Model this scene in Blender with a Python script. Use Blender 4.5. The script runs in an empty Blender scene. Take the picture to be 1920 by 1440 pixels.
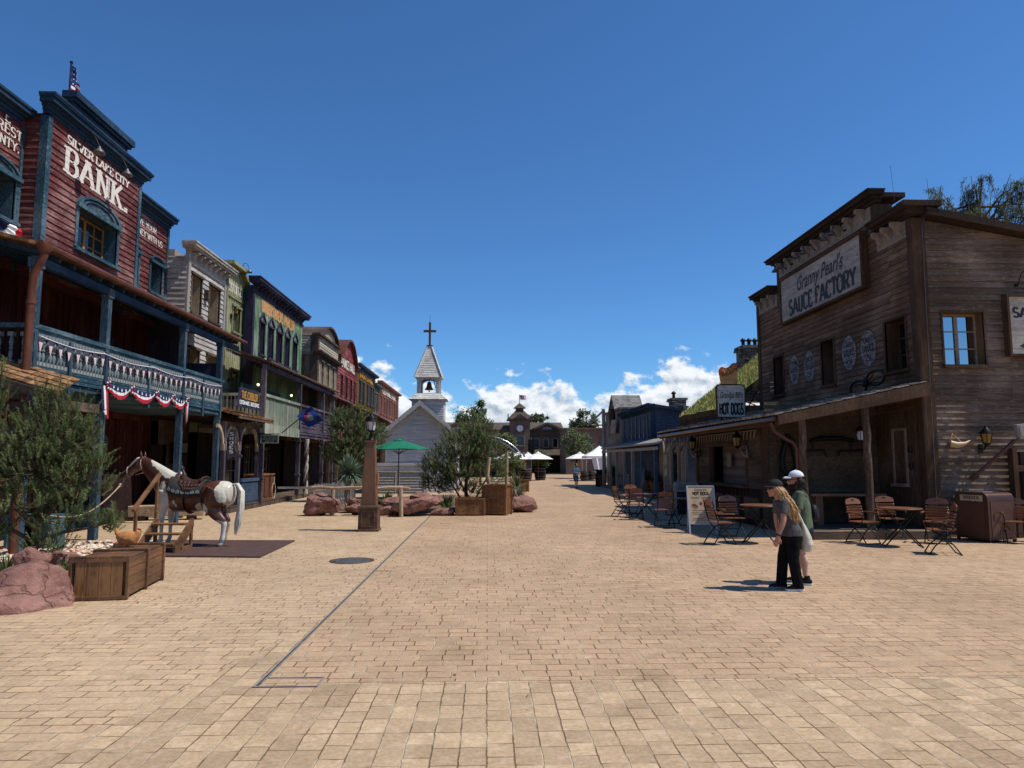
import bpy, bmesh, math, random
from mathutils import Vector as V, Matrix, noise
random.seed(7)
SUN_E=4.8; SKY_E=.11; EXPO=0.0; SKY_TINT=(.52,.90,1.23)
CLOUD_OFF=(0,0,0); CLOUD_OFF2=(3.1,1.7,0); CLOUD_LO=(3.2,4.0,5.0); CLOUD_HI=(8.6,8.9,9.2); CLOUD_HAZE=(3.6,5.2,7.4)
CLOUD_TOP=[(0,.3),(.2,.35),(.29,.42),(.335,.66),(.375,.70),(.42,.52),(.48,.50),(.535,.60),(.575,.62),(.62,.47),(.665,.52),(.70,.62),(.745,.74),(.785,.56),(.85,.42),(1,.35)]
R=math.radians; PI=math.pi
sc=bpy.context.scene; COL=sc.collection
rnd=random.random
def ru(a,b): return a+(b-a)*rnd()
# ---------------------------------------------------------------- camera survey (street runs along +Y)
F=1331.; EYE=2.0; _p=math.atan(142/F)
_up=V((0,math.cos(_p),-math.sin(_p))); _yd=V((-46/F,-142/F,-1)).normalized()
_yd=(_yd-_up*_yd.dot(_up)).normalized(); _xd=_yd.cross(_up)
CAMROT=Matrix((_xd,_yd,_up))
def sv(u,v,X=None,Y=None,Z=None):
    r=CAMROT@V(((u-960)/F,(720-v)/F,-1))
    if X is not None: t=X/r.x
    elif Y is not None: t=Y/r.y
    else: t=(Z-EYE)/r.z
    return V((r.x*t,r.y*t,EYE+r.z*t))
def gp(u,v): return sv(u,v,Z=0)
# ---------------------------------------------------------------- mesh builder
class MB:
    def __init__(s): s.v=[];s.f=[];s.m=[];s.s=[]
    def face(s,pts,m=0,sm=False):
        i=len(s.v); s.v+=[tuple(p) for p in pts]; s.f.append(tuple(range(i,i+len(pts)))); s.m.append(m); s.s.append(sm)
    def idx(s,vs,fs,m=0,sm=False):
        i=len(s.v); s.v+=[tuple(p) for p in vs]
        for f in fs: s.f.append(tuple(i+k for k in f)); s.m.append(m); s.s.append(sm)
    def hexa(s,c,m=0):
        s.idx(c,[(0,3,2,1),(4,5,6,7),(0,1,5,4),(1,2,6,5),(2,3,7,6),(3,0,4,7)],m)
    def box(s,a,b,m=0):
        x0,y0,z0=[min(p,q) for p,q in zip(a,b)]; x1,y1,z1=[max(p,q) for p,q in zip(a,b)]
        s.hexa([(x0,y0,z0),(x1,y0,z0),(x1,y1,z0),(x0,y1,z0),(x0,y0,z1),(x1,y0,z1),(x1,y1,z1),(x0,y1,z1)],m)
    def cb(s,c,sz,rot=None,m=0):
        h=[V((sx*sz[0]/2,sy*sz[1]/2,z*sz[2]/2)) for z in(-1,1) for sx,sy in((-1,-1),(1,-1),(1,1),(-1,1))]
        if rot: h=[rot@p for p in h]
        s.hexa([p+V(c) for p in h],m)
    def fb(s,fr,u0,u1,z0,z1,d0,d1,m=0): s.box(fr.p(u0,z0,d0),fr.p(u1,z1,d1),m)
    def beam(s,p,q,w,h,m=0,up=(0,0,1)):
        p=V(p);q=V(q);d=(q-p).normalized();u=V(up)
        if abs(d.dot(u))>.98: u=V((1,0,0))
        a=d.cross(u).normalized()*w/2; b=a.cross(d).normalized()*h/2
        s.hexa([p-a-b,p+a-b,q+a-b,q-a-b,p-a+b,p+a+b,q+a+b,q-a+b],m)
    def loft(s,rings,m=0,sm=True,cap=True):
        n=len(rings[0]); vs=[p for r in rings for p in r]; fs=[]
        for k in range(len(rings)-1):
            for j in range(n): fs.append((k*n+j,k*n+(j+1)%n,(k+1)*n+(j+1)%n,(k+1)*n+j))
        s.idx(vs,fs,m,sm)
        if cap:
            s.face(rings[0][::-1],m); s.face(rings[-1],m)
    def tube(s,pts,r,n=8,m=0,sm=True,cap=True):
        pts=[V(p) for p in pts]; K=len(pts)
        if not hasattr(r,'__len__'): r=[r]*K
        ref=V((0,0,1)); rings=[]; a=None
        for k in range(K):
            t=(pts[min(k+1,K-1)]-pts[max(k-1,0)])
            t=t.normalized() if t.length>1e-9 else V((0,0,1))
            if a is None:
                a=t.cross(ref if abs(t.dot(ref))<.95 else V((1,0,0))).normalized()
            a=(a-t*a.dot(t)); a=a.normalized() if a.length>1e-6 else t.orthogonal().normalized()
            b=t.cross(a)
            rk=r[k]; ra,rb=(rk if hasattr(rk,'__len__') else (rk,rk))
            rings.append([pts[k]+a*math.cos(2*PI*j/n)*ra+b*math.sin(2*PI*j/n)*rb for j in range(n)])
        s.loft(rings,m,sm,cap)
    def lathe(s,prof,c=(0,0,0),n=16,m=0,sm=True,cap=True,ph=0):
        c=V(c); s.loft([[c+V((r*math.cos(ph+2*PI*j/n),r*math.sin(ph+2*PI*j/n),z)) for j in range(n)] for r,z in prof],m,sm,cap)
    def prism(s,poly,fn,t0,t1,m=0,sm=False):
        n=len(poly); A=[fn(a,b,t0) for a,b in poly]; B=[fn(a,b,t1) for a,b in poly]
        s.face(A[::-1],m); s.face(B,m)
        s.idx(A+B,[(j,(j+1)%n,n+(j+1)%n,n+j) for j in range(n)],m,sm)
    def ball(s,c,r,n=10,k=7,m=0,rot=None):
        r=r if hasattr(r,'__len__') else (r,r,r); c=V(c); rings=[]
        for i in range(k+1):
            a=-PI/2+PI*i/k; rr=max(math.cos(a),.02)
            ring=[V((r[0]*rr*math.cos(2*PI*j/n),r[1]*rr*math.sin(2*PI*j/n),r[2]*math.sin(a))) for j in range(n)]
            rings.append([c+(rot@p if rot else p) for p in ring])
        s.loft(rings,m)
    def mesh(s,name,mats):
        me=bpy.data.meshes.new(name); me.from_pydata(s.v,[],s.f)
        for mm in (mats if isinstance(mats,(list,tuple)) else [mats]): me.materials.append(mm)
        me.polygons.foreach_set('material_index',s.m); me.polygons.foreach_set('use_smooth',s.s); me.update()
        return me
    def build(s,name,mats,parent=None,world=True):
        o=bpy.data.objects.new(name,s.mesh(name,mats)); COL.objects.link(o); adopt(o,parent); return o
def adopt(o,parent):
    if parent is not None:
        o.parent=parent
        if parent.get('_w'): o.location=-V(parent['_w'])
    return o
def tag(o,label,cat,group=None,kind=None):
    if label: o['label']=label
    if cat: o['category']=cat
    if group: o['group']=group
    if kind: o['kind']=kind
    return o
def thing(name,label,cat,loc=(0,0,0),group=None,world=True):
    o=bpy.data.objects.new(name,None); COL.objects.link(o); o.location=loc; o.empty_display_size=.2
    if world: o['_w']=tuple(loc)
    return tag(o,label,cat,group)
def kids(o): return [c for c in bpy.data.objects if c.parent==o]
def copy_tree(o,parent=None):
    c=o.copy(); COL.objects.link(c)
    if parent: c.parent=parent
    for k in kids(o): copy_tree(k,c)
    return c
def place(o,x,y,rz,z=0,label=None,s=None):
    o.location=(x,y,z); o.rotation_euler=(0,0,rz)
    if label: o['label']=label
    if s: o.scale=(s,s,s)
    return o
def bevel(o,w=.008,seg=2):
    b=o.modifiers.new('bevel','BEVEL'); b.width=w; b.segments=seg; b.limit_method='ANGLE'; b.angle_limit=R(40); return o
def fuse(mb,name,mats,parent,vox=.012,smooth=4,pre=None):
    """one continuous skin out of overlapping closed lofts"""
    me=mb.mesh(name,mats); o=bpy.data.objects.new(name,me); COL.objects.link(o)
    rm=o.modifiers.new('r','REMESH'); rm.mode='VOXEL'; rm.voxel_size=vox; rm.use_smooth_shade=True
    if smooth:
        sm=o.modifiers.new('s','SMOOTH'); sm.factor=.5; sm.iterations=smooth
    dg=bpy.context.evaluated_depsgraph_get(); dg.update()
    m2=bpy.data.meshes.new_from_object(o.evaluated_get(dg)); o.modifiers.clear(); o.data=m2
    m2.materials.clear()
    for mm in (mats if isinstance(mats,(list,tuple)) else [mats]): m2.materials.append(mm)
    m2.polygons.foreach_set('use_smooth',[True]*len(m2.polygons))
    adopt(o,parent); return o
class Fr:
    """wall frame: u along the wall, z up, d outwards.  L faces +X, R faces -X, S faces the camera (-Y)"""
    def __init__(s,k,c): s.k=k; s.c=c; s.td=-1 if k=='R' else 1
    def p(s,u,z,d=0):
        if s.k=='L': return V((s.c+d,u,z))
        if s.k=='R': return V((s.c-d,u,z))
        return V((u,s.c-d,z))
# ---------------------------------------------------------------- materials
def nt(name):
    m=bpy.data.materials.new(name); m.use_nodes=True; t=m.node_tree; return m,t,t.nodes['Principled BSDF']
def nd(t,k,**kw):
    n=t.nodes.new(k)
    for a,b in kw.items():
        if a.startswith('i_'):
            n.inputs[int(a[2:]) if a[2:].isdigit() else a[2:].replace('_',' ')].default_value=b
        else: setattr(n,a,b)
    return n
def lk(t,a,b): t.links.new(a,b)
def c4(c): return (c[0],c[1],c[2],1)
def ramp(t,fac,a,b,c0,c1):
    r=nd(t,'ShaderNodeValToRGB'); e=r.color_ramp.elements; e[0].position=a;e[1].position=b;e[0].color=c4(c0);e[1].color=c4(c1); lk(t,fac,r.inputs[0]); return r.outputs[0]
def mix(t,fac,a,b,mode='MIX'):
    n=nd(t,'ShaderNodeMix',data_type='RGBA',blend_type=mode)
    for s,val in((0,fac),(6,a),(7,b)):
        if hasattr(val,'is_output'): lk(t,val,n.inputs[s])
        elif s==0: n.inputs[0].default_value=val
        else: n.inputs[s].default_value=c4(val)
    return n.outputs[2]
def coords(t,st):
    tc=nd(t,'ShaderNodeTexCoord'); mp=nd(t,'ShaderNodeMapping'); mp.inputs['Scale'].default_value=st; lk(t,tc.outputs['Object'],mp.inputs[0]); return tc.outputs['Object'],mp.outputs[0]
def bumpn(t,b,h,st,dist=.02):
    n=nd(t,'ShaderNodeBump'); n.inputs['Strength'].default_value=st; n.inputs['Distance'].default_value=dist; lk(t,h,n.inputs['Height']); lk(t,n.outputs[0],b.inputs['Normal'])
def plain(name,c,rough=.6,metal=0,var=.15,sc_=6,bump=.0,spec=.16):
    m,t,b=nt(name); b.inputs['Roughness'].default_value=rough; b.inputs['Metallic'].default_value=metal; b.inputs['Specular IOR Level'].default_value=spec
    _,vec=coords(t,(sc_,)*3); n=nd(t,'ShaderNodeTexNoise',i_Detail=5.,i_Scale=1.); lk(t,vec,n.inputs[0])
    lo=[x*(1-var) for x in c]; hi=[min(1,x*(1+var)) for x in c]
    lk(t,ramp(t,n.outputs[0],.3,.7,lo,hi),b.inputs['Base Color'])
    if bump: bumpn(t,b,n.outputs[0],bump)
    return m
def wood(name,c,c2=None,st=(14,1.2,14),worn=.35,board=None,rough=.8,bump=.25,worn_lo=.5,spec=.07,bv=.35):
    """weathered / painted boards: grain stretched along the board, second colour where the paint has gone, tone per board"""
    m,t,b=nt(name); b.inputs['Roughness'].default_value=rough; b.inputs['Specular IOR Level'].default_value=spec
    obj,vec=coords(t,st)
    n1=nd(t,'ShaderNodeTexNoise',i_Detail=7.,i_Scale=1.,i_Roughness=.65); lk(t,vec,n1.inputs[0])
    n2=nd(t,'ShaderNodeTexNoise',i_Detail=4.,i_Scale=.7); lk(t,obj,n2.inputs[0])
    col=ramp(t,n1.outputs[0],.3,.7,[x*.6 for x in c],[min(1,x*1.25) for x in c])
    if c2:
        ad=nd(t,'ShaderNodeMath',operation='MULTIPLY'); ad.inputs[1].default_value=1.0
        n3=nd(t,'ShaderNodeTexNoise',i_Detail=8.,i_Scale=2.6,i_Roughness=.72); lk(t,vec,n3.inputs[0])
        av=nd(t,'ShaderNodeMath',operation='ADD'); lk(t,n3.outputs[0],av.inputs[0]); av.operation='MULTIPLY_ADD'; av.inputs[1].default_value=1.5; lk(t,n2.outputs[0],av.inputs[2])
        hv=nd(t,'ShaderNodeMath',operation='MULTIPLY'); lk(t,av.outputs[0],hv.inputs[0]); hv.inputs[1].default_value=.4
        f=ramp(t,hv.outputs[0],worn_lo-.005,worn_lo+.075,(0,0,0),(worn,)*3)
        col=mix(t,f,col,c2)
        mp2=nd(t,'ShaderNodeMapping'); mp2.inputs['Scale'].default_value=[max(q*.9,4.5) for q in st]; lk(t,obj,mp2.inputs[0]); n6=nd(t,'ShaderNodeTexNoise',i_Detail=5.,i_Scale=1.5,i_Roughness=.6); lk(t,mp2.outputs[0],n6.inputs[0])
        col=mix(t,ramp(t,n6.outputs[0],.585,.66,(0,0,0),(worn*.95,)*3),col,[min(1,q*1.25) for q in c2])
        col=mix(t,ramp(t,n6.outputs[0],.33,.40,(.55,)*3,(0,0,0)),col,[q*.45 for q in c])
    if board:
        d=nd(t,'ShaderNodeVectorMath',operation='DIVIDE'); d.inputs[1].default_value=board; lk(t,obj,d.inputs[0])
        fl=nd(t,'ShaderNodeVectorMath',operation='FLOOR'); lk(t,d.outputs[0],fl.inputs[0])
        w=nd(t,'ShaderNodeTexWhiteNoise',noise_dimensions='3D'); lk(t,fl.outputs[0],w.inputs[0])
        col=mix(t,1.,col,ramp(t,w.outputs[0],0,1,(1-bv,)*3,(1+bv*.6,)*3),'MULTIPLY')
    big=ramp(t,n2.outputs[0],.3,.7,(.8,.8,.8),(1.12,1.1,1.08)); col=mix(t,1.,col,big,'MULTIPLY')
    lk(t,col,b.inputs['Base Color']); bumpn(t,b,n1.outputs[0],bump,.01)
    return m
def worn_paint(name,c,keep=.62):
    """old sign painting: paint with flakes missing"""
    m,t,b=nt(name); b.inputs['Base Color'].default_value=c4(c); b.inputs['Roughness'].default_value=.7
    _,vec=coords(t,(7,7,22)); n=nd(t,'ShaderNodeTexNoise',i_Detail=8.,i_Scale=1.,i_Roughness=.7); lk(t,vec,n.inputs[0])
    f=ramp(t,n.outputs[0],keep-.04,keep+.04,(1,1,1),(.15,.15,.15)); bw=nd(t,'ShaderNodeRGBToBW'); lk(t,f,bw.inputs[0])
    tr=nd(t,'ShaderNodeBsdfTransparent'); ms=nd(t,'ShaderNodeMixShader'); lk(t,bw.outputs[0],ms.inputs[0]); lk(t,tr.outputs[0],ms.inputs[1]); lk(t,b.outputs[0],ms.inputs[2])
    lk(t,ms.outputs[0],t.nodes['Material Output'].inputs[0]); return m
def glass(name,c=(.02,.025,.03),rough=.05):
    m,t,b=nt(name); b.inputs['Base Color'].default_value=c4(c); b.inputs['Roughness'].default_value=rough; b.inputs['Specular IOR Level'].default_value=.7
    obj,vec=coords(t,(1.5,)*3); n=nd(t,'ShaderNodeTexNoise',i_Scale=1.); lk(t,vec,n.inputs[0]); bumpn(t,b,n.outputs[0],.04); return m
def lamp_mat(name,c,e):
    m,t,b=nt(name); b.inputs['Base Color'].default_value=c4(c); b.inputs['Emission Color'].default_value=c4(c); b.inputs['Emission Strength'].default_value=e; return m
def leafmat(name,c,var=.4,sc_=3,tr=.4):
    m=plain(name,c,.55,0,var,sc_,spec=.25); t=m.node_tree; b=t.nodes['Principled BSDF']; T=nd(t,'ShaderNodeBsdfTranslucent'); src=b.inputs['Base Color'].links[0].from_socket; lk(t,src,T.inputs[0]); ms=nd(t,'ShaderNodeMixShader'); ms.inputs[0].default_value=tr; lk(t,b.outputs[0],ms.inputs[1]); lk(t,T.outputs[0],ms.inputs[2]); lk(t,ms.outputs[0],t.nodes['Material Output'].inputs[0]); return m
M={}
Lh=(10,1.0,16); Fh=(1.0,10,16); Vt=(14,14,1.0)          # grain along Y / along X / upright
M['red_board']=wood('red_board',(.135,.040,.037),(.36,.23,.21),Lh,.5,(50,2.6,.17),.7,worn_lo=.515)
M['red_board_s']=wood('red_board_s',(.13,.04,.037),(.3,.19,.17),Fh,.4,(2.6,50,.17),.7,worn_lo=.53)
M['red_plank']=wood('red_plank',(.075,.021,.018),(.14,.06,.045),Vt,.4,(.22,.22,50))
M['blue_trim']=wood('blue_trim',(.032,.075,.105),(.13,.185,.21),(9,2,9),.6,None,.55,worn_lo=.5)
M['blue_post']=wood('blue_post',(.033,.062,.092),(.13,.165,.185),Vt,.6,None,.55,worn_lo=.51)
M['blue_dark']=wood('blue_dark',(.02,.045,.085),(.05,.08,.11),(9,2,9),.4)
M['baluster']=wood('baluster',(.11,.19,.215),(.32,.285,.25),(20,20,3),.8,None,.6,worn_lo=.46)
M['copper']=plain('copper',(.13,.048,.028),.45,.2,.25,4)
M['shake']=wood('shake',(.27,.15,.075),(.42,.22,.09),(6,6,6),.6,(.14,.14,.6),bv=.5)
M['shake_gray']=wood('shake_gray',(.30,.26,.22),(.40,.34,.28),(6,6,6),.5,(.16,.16,.6),bv=.45)
M['yellow_frame']=wood('yellow_frame',(.38,.19,.05),(.45,.28,.1),(8,8,3),.3,None,.5)
M['glass']=glass('window_glass'); M['glass_dark']=glass('window_glass_dark',(.008,.009,.01),.12)
M['glass_sky']=plain('window_glass_sky',(.05,.05,.05),.03,1.0,.05)
M['glass_sky'].node_tree.nodes['Principled BSDF'].inputs['Base Color'].default_value=(.5,.5,.52,1)
for l in list(M['glass_sky'].node_tree.links):
    if l.to_socket.name=='Base Color': M['glass_sky'].node_tree.links.remove(l)
M['cream_paint']=worn_paint('cream_paint',(.70,.63,.54),.62); M['cream_flat']=plain('cream_flat',(.66,.61,.53),.7)
M['white_board']=wood('white_board',(.50,.47,.42),(.20,.175,.155),Lh,.85,(50,2.4,.19),worn_lo=.5,bv=.22)
M['white_board_s']=wood('white_board_s',(.52,.49,.45),(.2,.18,.16),Fh,.8,(2.4,50,.19),worn_lo=.48,bv=.22)
M['gray_trim']=wood('gray_trim',(.33,.31,.28),(.2,.18,.16),Vt,.6)
M['brown_trim']=wood('brown_trim',(.085,.06,.048),(.17,.13,.1),(10,2,10),.5)
M['brown_post']=wood('brown_post',(.09,.06,.04),(.2,.15,.11),Vt,.6)
M['lime_board']=wood('lime_board',(.32,.33,.19),(.5,.5,.36),Vt,.5,(.25,.25,50),bv=.15)
M['lime_trim']=wood('lime_trim',(.21,.22,.11),(.34,.34,.23),(8,2,8),.4)
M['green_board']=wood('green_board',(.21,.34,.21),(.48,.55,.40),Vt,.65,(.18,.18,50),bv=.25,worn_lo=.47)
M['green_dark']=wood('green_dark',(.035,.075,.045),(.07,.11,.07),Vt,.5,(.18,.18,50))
M['navy']=wood('navy',(.035,.033,.06),(.1,.1,.13),Vt,.4)
M['purple']=wood('purple',(.07,.055,.082),(.2,.165,.19),(10,3,10),.6)
M['purple_post']=wood('purple_post',(.07,.058,.075),(.2,.17,.18),Vt,.6)
M['tan_board']=wood('tan_board',(.40,.31,.20),(.55,.47,.35),Vt,.5,(.22,.22,50),bv=.2)
M['tan_light']=wood('tan_light',(.46,.40,.30),(.25,.2,.15),Lh,.5,(50,3,.17))
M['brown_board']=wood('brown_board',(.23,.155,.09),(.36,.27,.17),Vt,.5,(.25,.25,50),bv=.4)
M['crimson']=wood('crimson',(.22,.045,.05),(.32,.15,.14),Lh,.4,(50,3,.2))
M['ochre']=wood('ochre',(.25,.155,.035),(.2,.16,.08),Vt,.4,(.25,.25,50))
M['teal']=wood('teal',(.06,.13,.14),(.2,.22,.2),Lh,.4)
M['slate_blue']=wood('slate_blue',(.06,.09,.15),(.11,.135,.17),(9,2,9),.4)
M['church']=wood('church',(.62,.61,.60),(.30,.29,.28),Fh,.55,(2.2,2.2,.15),worn_lo=.52,bv=.12)
M['church_shingle']=wood('church_shingle',(.66,.64,.60),(.3,.28,.25),(8,8,14),.6,(.35,.35,.2),worn_lo=.5,bv=.2)
M['church_trim']=wood('church_trim',(.60,.58,.54),(.34,.31,.28),(8,8,8),.5)
M['roof_gray']=wood('roof_gray',(.22,.21,.2),(.12,.11,.1),(6,6,6),.5,(.3,.3,.3))
M['rust']=plain('rust',(.12,.07,.045),.7,.3,.4,9)
M['bronze']=plain('bronze',(.14,.085,.035),.4,.9,.3,5)
M['black_iron']=plain('black_iron',(.018,.017,.016),.45,.5,.2,8)
M['steel']=plain('steel',(.55,.56,.57),.25,.9,.1)
M['gun']=plain('gun',(.14,.14,.14),.5,.6,.2)
M['sauce_board']=wood('sauce_board',(.17,.10,.06),(.33,.23,.16),Lh,.5,(50,2.8,.17),worn_lo=.5,bv=.35)
M['sauce_board_s']=wood('sauce_board_s',(.165,.112,.078),(.36,.28,.215),Fh,.5,(2.8,50,.17),worn_lo=.5,bv=.3)
M['sauce_trim']=wood('sauce_trim',(.085,.05,.031),(.14,.09,.06),Vt,.5)
M['sauce_cap']=wood('sauce_cap',(.045,.03,.024),(.08,.055,.042),(8,2,8),.3)
M['bracket']=wood('bracket',(.31,.255,.205),(.2,.16,.13),(9,9,9),.5)
M['sign_board']=wood('sign_board',(.42,.375,.32),(.13,.11,.095),(30,1.3,9),.8,(50,4,.24),worn_lo=.555,bv=.1)
M['sign_board_s']=wood('sign_board_s',(.58,.53,.45),(.2,.175,.15),(1.3,30,9),.7,(4,50,.2),worn_lo=.56,bv=.1)
M['ink']=worn_paint('ink',(.022,.022,.026),.66)
M['ink_flat']=plain('ink_flat',(.02,.02,.024),.7)
M['oval_white']=worn_paint('oval_white',(.27,.245,.22),.54)
M['hot_board']=wood('hot_board',(.10,.07,.045),(.17,.125,.085),Lh,.5,(50,3,.3))
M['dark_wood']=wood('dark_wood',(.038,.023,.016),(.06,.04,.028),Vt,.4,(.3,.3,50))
M['deck']=wood('deck',(.16,.115,.085),(.22,.17,.13),(1.2,14,14),.4,(3,.14,50))
M['boardwalk']=wood('boardwalk',(.105,.078,.058),(.16,.125,.095),(1.2,14,14),.4,(3,.16,50))
M['mahogany']=wood('mahogany',(.165,.065,.028),(.25,.12,.06),(3,3,3),.2,None,.42,.1,spec=.5)
M['chair_slat']=wood('chair_slat',(.23,.085,.035),(.3,.14,.07),(2,20,20),.3,None,.42,.1,spec=.5)
M['crate']=wood('crate',(.135,.062,.028),(.24,.12,.05),(12,1.2,12),.5,(.17,5,.165),.55,bv=.3,spec=.4)
M['crate_front']=wood('crate_front',(.17,.078,.03),(.34,.17,.06),Vt,.7,(.2,5,50),.5,bv=.35,spec=.4,worn_lo=.47)
M['planter']=wood('planter',(.20,.095,.042),(.28,.15,.07),(8,8,8),.4,(.16,.16,.6),.6,bv=.2)
M['pale_log']=wood('pale_log',(.42,.30,.20),(.5,.4,.28),(6,6,6),.4,None,.8)
M['needle']=leafmat('needle',(.105,.145,.055)); M['needle2']=leafmat('needle2',(.20,.235,.09))
M['leaf']=leafmat('leaf',(.08,.11,.032),.45,2); M['leaf_pale']=leafmat('leaf_pale',(.17,.2,.085),.4,2); M['leaf_far']=plain('leaf_far',(.05,.085,.04),.6,0,.4,.6)
M['agave']=plain('agave',(.17,.23,.15),.5,0,.25,3)
M['bark']=wood('bark',(.10,.062,.042),(.2,.14,.1),(9,9,2),.6,None,.9,.6)
M['bark_pale']=wood('bark_pale',(.23,.18,.135),(.34,.28,.22),(9,9,2),.6,None,.9,.5)
M['sandstone']=None
M['white_cloth']=plain('white_cloth',(.80,.79,.76),.8,0,.04,2); M['green_cloth']=plain('green_cloth',(.012,.15,.085),.75,0,.12,4)
M['red']=plain('red',(.42,.02,.03),.7,0,.15); M['white']=plain('white',(.75,.74,.73),.7,0,.06); M['navy_cloth']=plain('navy_cloth',(.022,.028,.085),.75,0,.15)
M['blue_flag']=plain('blue_flag',(.012,.035,.17),.7,0,.2); M['gold']=plain('gold',(.52,.25,.04),.6,0,.25); M['orange_paint']=worn_paint('orange_paint',(.58,.27,.06),.6)
M['maroon']=plain('maroon',(.12,.035,.045),.6); M['terracotta']=plain('terracotta',(.22,.10,.06),.8,0,.25)
M['lamp_glass']=plain('lamp_glass',(.55,.56,.57),.2,0,.05); M['amber']=plain('amber_glass',(.30,.19,.04),.25)
M['bulb']=lamp_mat('bulb',(1,.72,.4),6)
M['brown_metal']=plain('brown_metal',(.10,.052,.042),.33,.45,.12,5)
M['sod']=plain('sod_green',(.33,.33,.10),.9,0,.35,1.5); M['sod2']=plain('sod_blade',(.46,.43,.16),.8,0,.4,2)
# ---------------------------------------------------------------- rock / paving materials
def mk_stone():
    m,t,b=nt('sandstone'); b.inputs['Roughness'].default_value=.85
    obj,vec=coords(t,(2.2,2.2,3.5))
    n=nd(t,'ShaderNodeTexNoise',i_Detail=9.,i_Scale=1.,i_Roughness=.62); lk(t,vec,n.inputs[0])
    n2=nd(t,'ShaderNodeTexNoise',i_Detail=6.,i_Scale=6.,i_Roughness=.7); lk(t,obj,n2.inputs[0])
    col=ramp(t,n.outputs[0],.32,.68,(.14,.055,.04),(.33,.165,.125))
    col=mix(t,ramp(t,n2.outputs[0],.58,.72,(0,0,0),(.55,)*3),col,(.46,.31,.26))
    n3=nd(t,'ShaderNodeTexNoise',i_Detail=3.,i_Scale=2.1); lk(t,obj,n3.inputs[0])
    col=mix(t,ramp(t,n3.outputs[0],.62,.7,(0,0,0),(.6,)*3),col,(.15,.12,.105))
    wv=nd(t,'ShaderNodeTexNoise',i_Scale=3.,i_Detail=4.); lk(t,obj,wv.inputs[0]); ad=nd(t,'ShaderNodeVectorMath',operation='MULTIPLY_ADD'); lk(t,wv.outputs[1],ad.inputs[0]); ad.inputs[1].default_value=(.5,.5,.5); lk(t,obj,ad.inputs[2])
    vo=nd(t,'ShaderNodeTexVoronoi',feature='DISTANCE_TO_EDGE',i_Scale=1.9); lk(t,ad.outputs[0],vo.inputs[0]); ck=ramp(t,vo.outputs[0],.0,.035,(.68,.63,.6),(1,1,1)); col=mix(t,1.,col,ck,'MULTIPLY')
    bw=nd(t,'ShaderNodeRGBToBW'); lk(t,ck,bw.inputs[0]); sm=nd(t,'ShaderNodeMath',operation='MULTIPLY_ADD'); lk(t,bw.outputs[0],sm.inputs[0]); sm.inputs[1].default_value=.8; lk(t,n2.outputs[0],sm.inputs[2])
    lk(t,col,b.inputs['Base Color']); bumpn(t,b,sm.outputs[0],1.0,.05); return m
M['sandstone']=mk_stone()
def mk_brick(name,c1,c2,mortar,sc_=(1,1,1),axis='L'):
    m,t,b=nt(name); b.inputs['Roughness'].default_value=.85
    tc=nd(t,'ShaderNodeTexCoord'); sp=nd(t,'ShaderNodeSeparateXYZ'); cb=nd(t,'ShaderNodeCombineXYZ'); lk(t,tc.outputs['Object'],sp.inputs[0])
    lk(t,sp.outputs[1 if axis=='L' else 0],cb.inputs[0]); lk(t,sp.outputs[2],cb.inputs[1])
    br=nd(t,'ShaderNodeTexBrick'); br.inputs['Color1'].default_value=c4(c1); br.inputs['Color2'].default_value=c4(c2); br.inputs['Mortar'].default_value=c4(mortar)
    br.inputs['Scale'].default_value=1; br.inputs['Brick Width'].default_value=.42; br.inputs['Row Height'].default_value=.15; br.inputs['Mortar Size'].default_value=.012
    lk(t,cb.outputs[0],br.inputs[0]); n=nd(t,'ShaderNodeTexNoise',i_Detail=5.,i_Scale=.8); lk(t,tc.outputs['Object'],n.inputs[0])
    lk(t,mix(t,1.,br.outputs[0],ramp(t,n.outputs[0],.3,.7,(.7,)*3,(1.2,)*3),'MULTIPLY'),b.inputs['Base Color']); bumpn(t,b,br.outputs[1],-.3); return m
M['brick']=mk_brick('red_brick',(.30,.13,.09),(.24,.1,.075),(.3,.22,.18)); M['brick_dark']=mk_brick('brown_brick',(.15,.095,.07),(.12,.07,.055),(.17,.13,.1),axis='S')
M['stone_dark']=mk_brick('rubble_stone',(.11,.095,.08),(.2,.17,.14),(.03,.028,.025),axis='S')
M['stone_dark'].node_tree.nodes['Brick Texture'].inputs['Brick Width'].default_value=.33
M['stone_pale']=mk_brick('pale_stone',(.36,.3,.22),(.2,.16,.12),(.06,.05,.04),axis='S')
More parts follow.
